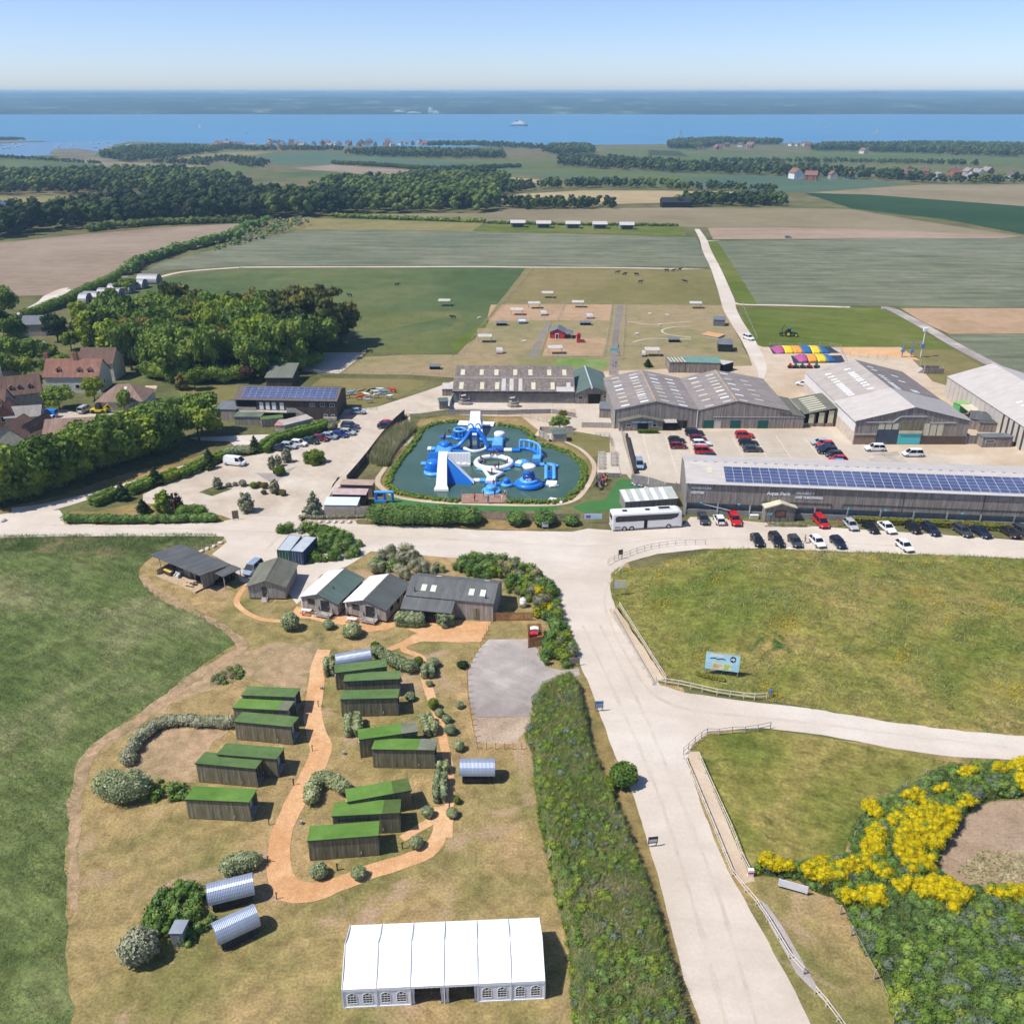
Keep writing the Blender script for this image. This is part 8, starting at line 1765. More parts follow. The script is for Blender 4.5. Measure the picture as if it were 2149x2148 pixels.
hedge('hedge','low dark hedge of the planted bed along the road',T('C1','505,262 620,258 800,262 1000,262 1200,260 1400,255 1570,250'),2.2,1.5,leaf['bram'],.2,15,boxy=False,rough=.25)
hedge('hedge','bright taller bushes at the road end of the planted bed',T('C1','1330,225 1400,215 1465,220'),2.6,2.2,leaf['hedge'],.2,15,boxy=False)
f('bed_ground','C1','445,245 520,180 700,185 1000,120 1330,150 1600,210 1680,240 1560,262 600,275 470,270',m_verge,11,.2)
sh('B2',1085,985,140,.75,leaf['clip'],'large clipped square bush alone in the car park',kind='cube'); sh('B2',777,1090,108,.85,leaf['clip'],'bright green ball bush in the car park island')
sh('B2',1250,690,90,.9,leaf['grey'],'grey round bush at the far end of the parked cars')
for x,y,w_,m_,lb in ((553,1200,70,'clip','dark green ball in the lower car park island'),(603,1190,62,'gold','yellow-green ball in the lower car park island'),(648,1203,70,'gold','golden ball right of the yellow-green one'),(642,1253,52,'gold','small golden ball at the island edge'),(808,1265,66,'gold','golden ball at the island tip'),(758,1257,42,'dark','small dark bush beside the golden tip ball'),(455,1182,72,'grey','silvery bush in the middle of the island'),(390,1178,45,'grey','small silvery bush in the island'),(333,1190,52,'grey','round silvery bush left in the island')): sh('B2',x,y,w_,.85,leaf[m_],lb)
def tr(tl, x, y, h_, w_, m_, kind, lb, group=None, seed=None, name='tree'): return tree(name, lb, g(tl,x,y), h_, w_, leaf[m_], kind, rnd.randint(0,3) if seed is None else seed, group)
for tl,x,y,h_,w_,m_,k,lb in (('B2',570,880,4.2,2.6,'dark','conifer','dark conifer at the near end of the parked cars'),('B2',165,985,4.0,2.4,'dark','conifer','dark conifer left of the white camper van'),('B1',1040,1405,4.2,2.6,'dark','conifer','dark conifer in the hedge at the car park entrance'),('B1',1322,1275,4.2,2.8,'dark','conifer','dark conifer beside the bright hedge block'),('B1',1770,1140,4.0,2.4,'dark','conifer','dark conifer third along the entrance hedge'),
 ('B2',1090,1420,5.0,3.2,'grey','conifer','grey-green fir beside the store yard'),('B2',495,1400,4.2,3.0,'grey','tall','sparse grey tree at the car park exit'),('C1',1190,195,5.0,3.6,'fern','tall','bright feathery willow in the roadside bed'),('C1',1285,195,4.4,2.8,'copper','tall','purplish bush tree beside the willow'),('C1',1040,192,3.0,2.6,'dark','conifer','small dark pine in the roadside bed'),('C1',1790,182,4.0,2.6,'grey','tall','grey sapling beside the timber notice'),
 ('B2',850,965,3.4,2.2,'grey','tall','pale birch sapling right in the upper island'),('B2',720,1030,3.4,1.8,'grey','tall','pale birch sapling left in the upper island'),('B2',775,1000,2.8,1.6,'grey','tall','smaller birch sapling behind the ball bush'),('B2',240,1195,2.6,2.0,'grey','tall','sparse sapling at the left end of the lower island'),('B2',742,1228,2.8,2.2,'grey','tall','grey sapling at the right end of the lower island')): tr(tl,x,y,h_,w_,m_,k,lb)
f('island_bed','B2','70,1230 200,1180 370,1200 190,1265',m_rough,11,.1); f('island_edge','B2','570,1060 760,1060 940,1000 760,1140 700,1140',m_grav,11,.1)
hedge('bush_row','row of merged dark bushes before the road fence nearest the store yard',T('B3','70,985 220,992 420,1000 660,1008'),4.2,3.3,leaf['bram'],.24,16,boxy=False,rough=.3)
for x,y,w_,k in ((790,1025,200,'first'),(1175,1025,170,'second'),(1400,1030,190,'third'),(1615,1025,130,'last')): sh('B3',x,y,w_,.72,leaf['bram'],k+' single bush after the merged row along the road fence','bushes along the road fence',name='bush')
f('fence_bank','B3','-100,900 0,870 700,900 1690,960 1700,1040 1300,1060 900,1040 400,1000 0,990 -100,960',m_verge,11,.2)
tr('B3',1520,240,3.4,4.2,'oak','round','green bush beside the pump house screen'); tr('B4',1410,610,2.2,1.8,'gold','round','yellow-green bush at the terrace corner')
tr('F',1222,692,2.6,2.4,'dark','conifer','dark pine on the mini golf green')
# tree belt beside the lane, wood behind the farmhouse
TB = 'trees of the belt along the lane'
line_ = [(-60,1460),(40,1440),(130,1410),(230,1385),(330,1350),(430,1320),(540,1285),(640,1250),(750,1205),(850,1160),(960,1125),(1060,1095),(1160,1060),(1270,1010),(1380,975),(1500,930),(1680,900)]
for i,(x,y) in enumerate(line_): tr('B1',x,y,10.5+rnd.random()*2-.12*i,8.5+rnd.random()*1.5,'oak' if i%4 else 'lime','round','leafy broadleaf tree in the belt between lane and farm sheds',TB,i%4,'broadleaf_tree')
for i,(x,y) in enumerate(line_[::2]): tr('B1',x+30,y-55,10,8,'oak' if i%3 else 'lime','round','leafy broadleaf tree in the belt between lane and farm sheds',TB,i%4,'broadleaf_tree')
hedge('undergrowth','dense undergrowth beneath the tree belt',T('B1','-60,1450 230,1375 540,1275 850,1150 1160,1050 1500,925'),5,4.5,leaf['oak'],.4,5,boxy=False,rough=.3)
hedge('undergrowth','dark undergrowth along the front of the wood',T('F','280,712 340,722 420,722 500,712 560,702 600,690'),5,4.5,leaf['oak'],.4,5,boxy=False,rough=.3)
WD = 'trees of the wood behind the farmhouse'; wood = G(T('F','180,660 230,635 330,625 430,625 520,628 600,632 625,660 600,690 560,700 500,712 420,722 330,722 290,712 270,715 240,700'))
pts = []
for q in inside(wood, 900):
    if all((q[0]-a)**2+(q[1]-b2)**2 > 30 for a,b2 in pts): pts.append(q)
for i, q in enumerate(sorted(pts, key=lambda k: -k[1])):
    m_ = rnd.choices(['oak','lime','gold','copper','dark'],[7,3.4,.8,.3,1])[0]
    tree('broadleaf_tree','broadleaf tree in the dense wood behind the farmhouse',Vc((q[0],q[1],0)),11.5+rnd.random()*4,8+rnd.random()*3.5,leaf[m_],'round',rnd.randint(0,3),WD)
for x,y,h_,w_,m_,k,lb in ((470,722,5.0,4.5,'copper','round','copper-leaved tree at the front of the wood'),(530,705,6.5,8,'oak','round','rounded dark tree beside the stable roof'),(345,735,5,4,'gold','tall','pale golden bush at the wood edge lawn'),(415,655,9,6,'gold','round','cream flowering tree within the wood')): tr('F',x,y,h_,w_,m_,k,lb)
for i,(x,y,h_,w_) in enumerate(((560,665,18,14),(610,662,19,15),(645,650,15,11),(540,645,17,12),(590,640,18,13),(350,632,19,12))): tr('F',x,y,h_,w_,'cyp','cypress','old dark cypress with flat golden tops at the wood corner','old cypresses of the wood',i%3,'cypress_tree')
GD = 'garden trees left of the wood'
for i,(x,y,h_,w_) in enumerate(((8,600,11,9),(30,650,9,7),(110,645,9,7.5),(135,660,6,5),(20,690,9,8),(60,690,8,7),(95,690,7,6),(-10,640,10,9),(150,605,7,6),(45,715,6,6),(5,720,8,7),(118,700,5,5),(160,640,8,6),(178,665,9,6),(-40,600,12,10),(-30,690,9,8))): tr('F',x,y,h_,w_,['oak','oak','dark','lime','oak'][i%5],'round','garden tree left of the wood above the farmhouse',GD,i%4,'garden_tree')
for x,y,w_,m_,lb in ((505,640,210,'oak','large dark round tree before the farmhouse'),(800,560,150,'lime','golden-green round tree beside the farmhouse'),(1060,670,110,'oak','small tree before the hipped bungalow'),(1650,475,120,'lime','small round lawn tree right of the wood')): p = g('B1',x,y); tree('garden_tree',lb,p,6.0,w_*.248/ppm(p),leaf[m_],'round',2)
hedge('hedge','long garden hedge behind the farmhouse',T('B1','350,300 480,290 590,290'),2.5,2.5,leaf['hedge'],.3,8); hedge('hedge','shrubs along the bungalow drive',T('B1','1150,680 1250,650 1350,640 1500,600 1740,600'),3,2.2,leaf['bram'],.25,10,boxy=False,rough=.3); hedge('hedge','tall lane hedge running up to the quonset huts',T('A4','230,840 400,780 600,690 760,610 880,560 960,520'),5,3.2,leaf['hedge'],.35,6,boxy=False,rough=.3)
hedge('hedge','yellowish trimmed hedge at the garden side of the wood',T('A4','700,1010 730,1090 760,1160'),2.5,2.5,leaf['lime'],.3,8)
# farmhouses
m_tile = sheeting('red_brown_tiles',(.26,.128,.088),.35,0,.85,stain=.3,depth=.03,spots=((.32,.22,.16),1.2,.6)); m_tiled = sheeting('dark_brown_tiles',(.16,.095,.07),.35,0,.85,stain=.3,depth=.03); m_slate = sheeting('lichen_slate',(.27,.25,.225),.3,0,.8,stain=.2,depth=.02)
m_cream = plain('cream_render',(.60,.57,.50),.85,var=.1); m_brick = plain('red_brick',(.30,.13,.08),.9,var=.3,scale=3); m_stonew = plain('grey_stone',(.36,.33,.28),.9,var=.3,scale=2)
def dormer(t, x, y, z, w_=1.3, roof=None):
    d_ = BX(x,x+w_,y,y+2.2,z,z+1.2).obj('dormer', m_cream, t); PR([(x-.15,z+1.2),(x+w_+.15,z+1.2),(x+w_/2,z+1.85)],'y',y-.15,y+2.6).obj('dormer_roof', roof or m_tile, d_)
    BX(x+.2,x+w_-.2,y-.03,y-.003,z+.25,z+1.05).obj('dormer_window', m_glass, d_)
def chimney(t, x, y, z0, z1, mat=None): c_ = BX(x-.6,x+.6,y-.4,y+.4,z0,z1).obj('chimney', mat or m_brick, t); [CY((x+k_,y,z1),(x+k_,y,z1+.5),.16,7).obj('chimney_pot', m_tile, c_) for k_ in (-.3,.3)]
def house(a, b, label, depth, ev, rg, wall, roof, along='front', name='farmhouse', **k):
    t, L = base(a, b, name, label, 'house'); gable(t, L, depth, ev, rg, wall, (roof,roof), .3, along=along, th=.12, **k); return t, L
t, L = house(('B1',395,500),('B1',855,500),'long farmhouse with red-brown tiled roof, dormers and two chimneys',8,4.6,8.4,m_cream,m_tile)
for x in (.22*L,.60*L,.79*L): dormer(t,x,.9,5.0)
chimney(t,.53*L,4,7.6,10.2); chimney(t,-.3,4.5,7.0,10.0); window(t,.55*L,.63*L,1.2,2.4); window(t,.75*L,.83*L,1.2,2.4); BX(.18*L,.55*L,-.25,-.01,4.1,4.35).obj('white_gutter', m_wframe, t); window(t,2.8,3.8,1.6,3.0,side=(L,1))
t, L = house(('B1',690,400),('B1',975,400),'rear wing of the farmhouse with a dark double roof',8,5.2,8.6,m_cream,m_tiled); t2 = t
t, L = house(('B1',-260,780),('B1',60,760),'dark tiled cottage wing with small dormers on the left edge',9,3.8,7.6,m_stonew,m_tiled); 
for x in (.55,.7,.82): dormer(t,x*L,1.0,4.2,1.1)
t, L = house(('B1',20,640),('B1',370,600),'steep dark-roofed cottage joined to the farmhouse',8,3.6,7.4,m_stonew,m_tiled); [dormer(t,x*L,1.0,4.0,1.1) for x in (.25,.45,.7)]; chimney(t,.6,6,6.5,9.5,m_cream)
t, L = house(('B1',60,790),('B1',350,770),'low slate-roofed wing along the farm drive',6,2.4,4.2,m_stonew,m_slate,name='farm_wing')
t, L = house(('B1',0,790),('B1',130,780),'red brick gabled house end at the left edge',6,3.4,5.6,m_brick,m_tile,along='depth',name='brick_house'); window(t,.6,1.6,1.2,2.6); door(t,2.2,3.2,0,2.1)
t, L = base(('B1',830,660),('B1',1215,655),'bungalow','hipped-roof bungalow with white windows beside the farmhouse','house'); Dp = 10
BX(0,L,0,Dp,0,2.7).obj('wall', m_cream, t); Mb().add([(-.4,-.4,2.7),(L+.4,-.4,2.7),(L+.4,Dp+.4,2.7),(-.4,Dp+.4,2.7),(4.2,Dp/2,5.9),(L-4.2,Dp/2,5.9)],[[0,1,5,4],[1,2,5],[2,3,4,5],[3,0,4]]).obj('roof', sheeting('brown_grey_tiles',(.27,.18,.135),.35,0,.85,stain=.25,depth=.03), t)
[window(t,x,x+1.6,.9,2.1) for x in (1.8,9.8)]; [skylight(t,[(x,y_,2.7+(y_+.4)*.592),(x+.7,y_,2.7+(y_+.4)*.592),(x+.7,y_+.9,2.7+(y_+1.3)*.592),(x,y_+.9,2.7+(y_+1.3)*.592)],m_sky,lift=.05) for x,y_ in ((6.2,3.2),(7.2,1.8))]
for a,b2,lb,dp,ev,rg,rf,al in ((('B1',185,945),('B1',300,950),'dark gabled farm shed, middle of the three by the lane',9,2.6,5.2,m_tiled,'depth'),(('B1',-80,980),('B1',262,985),'large dark gabled farm shed at the left edge by the lane',8,2.6,6.0,m_tiled,'depth'),(('B1',385,930),('B1',890,900),'long low brown-roofed farm shed half behind the trees',8,2.5,4.6,sheeting('brown_grey_tiles',(.27,.18,.135)),'front'),(('A4',185,990),('A4',375,985),'blue-grey roofed barn among the garden trees',9,4.0,6.0,m_greyf,'front'),(('A4',10,1330),('A4',120,1325),'small white-gabled garden house at the left edge',4,2.2,3.8,m_slate,'depth')): house(a,b2,lb,dp,ev,rg,m_stonew,rf,al,'farm_shed')
t = thing('greenhouse','white garden summerhouse among the trees','summerhouse',g('A4',235,1100)); BX(0,2.5,0,2.2,0,2.0).obj('wall', m_wframe, t); PR([(-.2,2.0),(2.7,2.0),(1.25,3.0)],'y',-.2,2.4).obj('roof', m_palesheet, t); PR([(3,0),(5.6,0),(5.6,1.4),(4.3,2.6),(3,1.4)],'y',-.6,1.8).obj('annex', m_wframe, t)
t = thing('digger','yellow digger parked before the bungalow','digger',g('B1',840,668)); BX(-2,2,-.8,.8,.5,1.1).obj('chassis', m_ty, t); BX(-.6,.6,-.7,.7,1.1,2.4).obj('cab', m_carglass, t); TU([(1.2,0,1.2),(2.6,0,2.4),(3.6,0,.8)],.16,6).obj('arm', m_ty, t); [CY((x,-.95,.5),(x,.95,.5),.5,10).obj('wheel', m_tyre, t) for x in (-1.3,1.3)]
# quonset huts beyond the wood
for i,(x,y,x2,y2,lb) in enumerate(((1110,563,1270,565,'farthest grey quonset hut by the white track'),(980,605,1155,608,'pale quonset hut second from the far end'),(870,645,1050,648,'middle grey quonset hut behind the shrubs'),(785,682,965,685,'quonset hut second from the near end'),(665,712,815,714,'near greenish quonset hut with a dark end'),(635,727,700,728,'flat grey hut at the near end of the quonset line'))): barrel(('A4',x,y),('A4',x2,y2),lb,6,.6,3.6,plain('quonset_grey',(.30,.30,.31),.5,.2,var=.12),m_barn2,'quonset huts beyond the wood',.05,name='quonset_hut',feet=False)
for x,y in ((1070,610),(1010,610),(970,640),(1030,640),(905,690)): p = g('A4',x,y); tree('tree','small tree between the quonset huts',p,4.5,4,leaf['oak'],'round',1,'saplings between the quonset huts')

# paddocks
def shelter(tl, x, y, label, w_=4.6, d_=3., h_=2., mat=None):
    p = g(tl,x,y); t = thing('field_shelter', label, 'shelter', p, rnd.uniform(-.08,.08), 'open shelters in the paddocks')
    SL([(-w_/2,-d_/2,h_+.1),(w_/2,-d_/2,h_+.1),(w_/2,d_/2,h_+.35),(-w_/2,d_/2,h_+.35)],.08).obj('roof', mat or m_palesheet, t)
    for sx in (-1,1):
        for sy in (-1,1): CY((sx*(w_/2-.2),sy*(d_/2-.2),0),(sx*(w_/2-.2),sy*(d_/2-.2),h_+.1),.06,5).obj('leg', m_gal, t)
for tl,x,y,lb in (('A6',768,327,'pale open shelter alone in the olive pasture'),('A6',660,413,'open shelter at the top of the left brown pen'),('A6',1015,404,'open shelter at the top of the right brown pen'),('A6',520,466,'open shelter at the left of the brown pen'),('A6',262,686,'pale open shelter at the left paddock edge'),('A6',830,780,'dark open shelter below the red barn'),('A6',1615,797,'open shelter right of the paved path'),('A5',1865,740,'white open shelter in the green pasture'),('A7',300,1000,'open shelter beside the farm track')): shelter(tl,x,y,lb)
for tl,x,y,lb in (('A6',400,556,'low dark trough roof in the left paddock'),('A6',1080,552,'low dark roof above the red tower'),('A6',1800,690,'grey low roof in the ride enclosure'),('A5',1790,1258,'small dark trough in the dry paddock')): hut((tl,x-45,y),(tl,x+40,y),lb,1.6,.9,1.2,m_black,m_greyf,'trough_house','shelter','low animal houses')
for tl,x,y,w_,lb,rf in (('A6',715,475,45,'white-topped pig ark in the left brown pen',m_palesheet),('A6',1085,500,50,'white-topped pig ark in the right brown pen',m_palesheet),('A6',535,540,55,'silver half-round shelter in the left paddock',m_barrel),('A6',355,785,50,'small red-fronted round pig house',m_palesheet),('A6',1535,808,28,'small white round pig house by the path',m_palesheet)): barrel((tl,x,y),(tl,x+w_,y),lb,2.6,.5,1.7,rf,m_redp if 'red' in lb else m_black_b,'pig arks in the paddocks',.05,name='pig_ark',feet=False)
t, L = base(('A6',788,658),('A6',905,662),'red_barn','red play barn with a dark roof and white door trim','barn'); gable(t,L,6,2.2,3.3,plain('barn_red',(.42,.04,.06),.7),(m_greyf,m_greyf),.3); door(t,L*.38,L*.6,0,1.8,mat=m_wframe); BX(L*.42,L*.56,-.08,-.061,0,1.6).obj('doorway', m_black, t); SL([(L+.1,0,2.3),(L+2.6,0,1.8),(L+2.6,5,1.8),(L+.1,5,2.3)],.08).obj('side_roof', m_greyf, t); [BX(L+2.4,L+2.5,y,y+.1,0,1.75).obj('post', m_wood_s, t) for y in (.1,4.8)]
t = thing('red_slide_tower','narrow red play tower with a small annex','play tower',g('A6',1020,690)); BX(-.6,.6,-.6,.6,0,2.6).obj('tower', MATS['barn_red'], t); PR([(-.8,2.6),(.8,2.6),(0,3.4)],'y',-.8,.8).obj('roof', m_redp, t); BX(.7,2,-.5,.5,0,.9).obj('annex', MATS['barn_red'], t)
t, L = hut(('A7',20,1690),('A7',190,1690),'open shed with cream striped roof behind the joined barns',8,3.2,2.6,m_barn2,m_olive,'animal_shed','shed'); [SL([(.3+1.0*i,-.1,3.32),(.8+1.0*i,-.1,3.32),(.8+1.0*i,7.5,2.76),(.3+1.0*i,7.5,2.76)],.01).obj('stripe', m_rlcream, t) for i in range(5)]
hut(('A7',195,1690),('A7',560,1700),'green-roofed cage barn behind the joined barns',8,3.2,2.8,m_barn2,plain('sea_green_roof',(.14,.26,.21),.6),'animal_shed','shed')
hut(('A7',545,1465),('A7',695,1470),'dark pitched kiosk beside the farm track',5,2.4,3.0,m_trim,m_greyf,'track_kiosk','kiosk'); hut(('A7',492,1190),('A7',612,1195),'grey hut at the top of the ride enclosure',4,2.2,2.6,m_greyf,m_greyf,'ride_hut','hut'); hut(('A7',360,1300),('A7',540,1330),'orange-topped play platform beside the track',5,.6,.6,m_wood_s,m_sandpit,'play_platform','platform'); hut(('A7',600,1690),('A7',700,1660),'dark curved store at the back of the joined barns',5,2.5,2.0,m_black,m_palesheet,'curved_store','store')
for s in ('1420,520 1600,545 1800,530 1932,520','1932,560 1800,565 1700,590 1740,625 1932,650','1460,690 1600,660 1932,665'): ribbon('ride_track', T('A6',s), .7, m_conc, 8, .05)
# jumping pillows
f('pillow_mat','A7','1085,1405 1740,1415 1840,1480 1130,1490',plain('navy_mat',(.03,.04,.07),.8),12,0); f('pillow_mat','A7','1320,1510 1860,1505 1905,1585 1350,1590',MATS['navy_mat'],12,0)
def pillow(label, x0, x1, y0, y1, cols):
    P0, P1, P2 = g('A7',x0,y1), g('A7',x1,y1), g('A7',x0+(x1-x0)*.02,y0); t, L = base(P0,P1,'jumping_pillow',label,'jumping pillow'); D_ = P2.y-P0.y; n = len(cols)
    for i,c in enumerate(cols): bm_fix(LO([[(L*(i+k_/4)/n, D_*j/8, (.08+1.3*math.sin(math.pi*j/8)**.7*min(1,3.2*math.sin(math.pi*max(.03,min(.97,(i+k_/4)/n))))) if 0 < j < 8 else 0) for j in range(9)] for k_ in range(5)]).obj('stripe', plain('pillow_'+c,dict(p=(.35,.08,.2),y=(.72,.52,.03),o=(.72,.3,.05),b=(.03,.13,.3))[c],.5), t, True))
pillow('long striped jumping pillow nearest the bright field',1165,1745,1415,1488,'pyobyb'); pillow('shorter striped jumping pillow nearest the big barn',1415,1810,1508,1580,'poyb')
railfence('safety fence around the jumping pillows',T('A7','1090,1400 1740,1410 1850,1430 1920,1590'),1.2,(.6,1.1),3.,m_gal,.03); railfence('fence of the orange sand court',T('A8','280,830 520,870 690,880'),1.6,(.8,1.5),3.,m_gal,.03)
t = thing('rope_course','tall white and blue posts of a climbing rope course','climbing frame',g('A8',920,860)); [ (CY((x,0,0),(x,0,z),.15,7).obj('mast', m_wframe if x > 2 else plain('course_blue',(.12,.22,.4)), t), BX(x-.5,x+.5,-.4,.4,z*.35,z*.5).obj('platform', MATS['course_blue'] if 'course_blue' in MATS else m_wframe, t)) for x,z in ((-3.2,5),(-.4,5),(2.6,8.5)) ]; BX(-3.3,2.7,-.05,.05,4.6,4.8).obj('beam', m_wood_s, t); BX(2,3.2,-.4,.4,8.2,9.2).obj('crow_nest', m_wframe, t)
t = thing('timber_fort','open timber fort with tall corner posts on the lawn','play fort',g('A8',1025,1008)); [BX(x-.1,x+.1,y-.1,y+.1,0,3.4).obj('post', m_wood_s, t) for x in (0,5.6) for y in (0,3)]; [BX(0,5.6,y-.06,y+.06,.1,1.6).obj('wall', m_barn2, t) for y in (-.15,3)]; PR([(-1.8,0),(-.1,0),(-.1,1.4)],'y',.5,2.5).obj('ramp', m_wood_s, t)
def cow_mesh():
    J = dict(b0=(-.75,0,1.05),b1=(0,0,1.0),b2=(.7,0,1.1),nk=(1.05,0,1.3),hd=(1.35,0,1.35),mz=(1.62,0,1.18),tl=(-.95,0,.9),t2=(-.98,0,.5)); E = [('b0','b1'),('b1','b2'),('b2','nk'),('nk','hd'),('hd','mz'),('b0','tl'),('tl','t2')]; rad = dict(b0=.32,b1=.36,b2=.33,nk=.2,hd=.15,mz=.09,tl=.05,t2=.03)
    for s,n in ((-1,'l'),(1,'r')):
        J.update({n+'h':(-.7,s*.2,.8),n+'k':(-.62,s*.22,.62),n+'c':(-.78,s*.22,.35),n+'f':(-.74,s*.22,.04),n+'s':(.62,s*.2,.8),n+'w':(.64,s*.2,.42),n+'g':(.62,s*.2,.04),n+'e':(1.28,s*.2,1.42)})
        E += [('b0',n+'h'),(n+'h',n+'k'),(n+'k',n+'c'),(n+'c',n+'f'),('b2',n+'s'),(n+'s',n+'w'),(n+'w',n+'g'),('hd',n+'e')]; rad.update({n+'h':.18,n+'k':.13,n+'c':.075,n+'f':.07,n+'s':.13,n+'w':.075,n+'g':.07,n+'e':.05})
    ks = list(J); me = bpy.data.meshes.new('body'); me.from_pydata([J[k] for k in ks],[(ks.index(a),ks.index(b2)) for a,b2 in E],[]); o = bpy.data.objects.new('c', me); C.objects.link(o); o.modifiers.new('s','SKIN')
    for k, v in zip(ks, me.skin_vertices[0].data): v.radius = (rad[k],)*2; v.use_root = k == 'b1'
    sd = o.modifiers.new('d','SUBSURF'); sd.levels = sd.render_levels = 1; bpy.context.view_layer.update(); m2 = bpy.data.meshes.new_from_object(o.evaluated_get(bpy.context.evaluated_depsgraph_get())); bpy.data.objects.remove(o); m2.materials.append(m_trim); m2.polygons.foreach_set('use_smooth',[True]*len(m2.polygons)); return m2
COW = cow_mesh()
def cow(tl, x, y, mat, label, group=None, name='cow', cat='cow', s=1.):
    o = bpy.data.objects.new(name, COW); C.objects.link(o); o.location = g(tl,x,y); o.rotation_euler = (0,0,rnd.choice([0,.3,2.9,3.4,-.3])); o.scale = (s,)*3; o.material_slots[0].link = 'OBJECT'; o.material_slots[0].material = mat; tag(o,label,cat,group)
for x,y,m_,lb in ((1412,375,'sky','pale blue painted cow statue at the left of the herd'),(1380,405,'khaki','brown cow statue low at the left of the herd'),(1500,360,'khaki','cream and brown cow statue at the back of the herd'),(1585,360,'black','black cow statue at the back of the herd'),(1490,415,'red','red painted cow statue in the herd'),(1560,395,'white','white cow statue in the middle of the herd'),(1575,445,'silver','large silver cow statue at the front of the herd'),(1640,370,'white','white cow statue beside the black one'),(1635,400,'silver','pale grey cow statue right of the middle'),(1685,350,'white','white cow statue high at the right of the herd'),(1715,370,'sky','light blue cow statue at the right of the herd'),(1750,410,'silver','white and blue cow statue low at the right'),(1785,352,'red','red-faced cow statue at the far right of the herd')): cow('B2',x,y,CL[m_] if m_ in CL else PAINT[m_],lb,'painted cow statues','cow_statue','statue')
for tl,x,y in (('A5',415,640),('A5',380,655),('A5',1480,582),('A5',1098,668),('A6',1335,132),('A6',1392,148),('A6',1492,150),('A6',1735,118),('A6',1790,118),('A6',1840,110),('A6',1885,208),('A6',1520,210),('A6',5,500)): cow(tl,x,y,m_trim,'black cow grazing in the pastures behind the farm','grazing cattle')
for tl,x,y in (('A6',575,690),('A6',1595,468),('A6',1742,478),('A6',212,500),('A6',1680,555),('A6',1490,630)): cow(tl,x,y,m_wframe,'pale sheep standing in the paddocks','sheep in the paddocks','sheep','sheep',.6)
for x,y in ((1300,890),(1322,885),(1345,745),(1350,800),(1335,770)): person(g('A6',x,y),rnd.random()*360,'visitor on the central paved paddock path',rnd.choice(cols),'grey',rnd.choice(['walk','stand']),None,'visitors on the paddock path')
# far country
def far_wood(label, pts, per, h_, mats, wts, name='far_wood', kind='stuff', cat='wood'):
    poly = G(pts); n = int(parea(poly)*per*1.9); q = inside(poly, n); L, pk = [], []; w = np.cumsum(wts)/sum(wts)
    for x, y in q:
        hh = rnd.uniform(*h_); z = hgt(y); k = int(min(len(mats)-1, np.searchsorted(w, min(.99,max(0,mnoise.noise(Vc((x/60,y/60,2)))*.8+.5+rnd.gauss(0,.2)))))); r_ = hh*.33
        for i in range(4): L.append((x+rnd.gauss(0,r_*.5),y+rnd.gauss(0,r_*.5),z+hh*(.35+.16*i),r_*rnd.uniform(.55,.85),r_*.6)); pk.append(k)
    return tag(bush_mesh(name, L, 1.3, .17, mats, .92, -.5, pick=pk), label, cat, kind=kind)
W_, P_, L_ = leaf['wood'], leaf['pine'], leaf['light']
far_wood('mixed wood on the slope before the estuary',T('A1','560,490 700,455 900,440 1150,445 1250,455 1100,470 900,500 720,515'),.006,(9,14),[W_,L_],[2,1])
far_wood('broad green wood left of centre',T('A1','-200,620 0,600 450,600 700,585 1000,585 1250,620 1420,665 1100,692 900,695 0,695 -200,695'),.0075,(9,14),[W_,P_,L_],[3,1,1.5])
far_wood('dark pine wood behind the ploughed field',T('A1','-200,960 0,945 250,905 500,885 900,865 1500,832 1932,812 2000,770 1932,740 1500,740 1000,760 700,780 450,820 150,840 -200,860'),.011,(11,16),[P_,W_,L_],[4,1.6,.5])
far_wood('bright green wood beyond the wheat field',T('A2','-80,805 120,802 500,800 880,797 925,770 900,720 950,680 980,640 800,610 400,640 0,660 -100,700'),.010,(10,15),[W_,L_,P_],[2,2.4,.7])
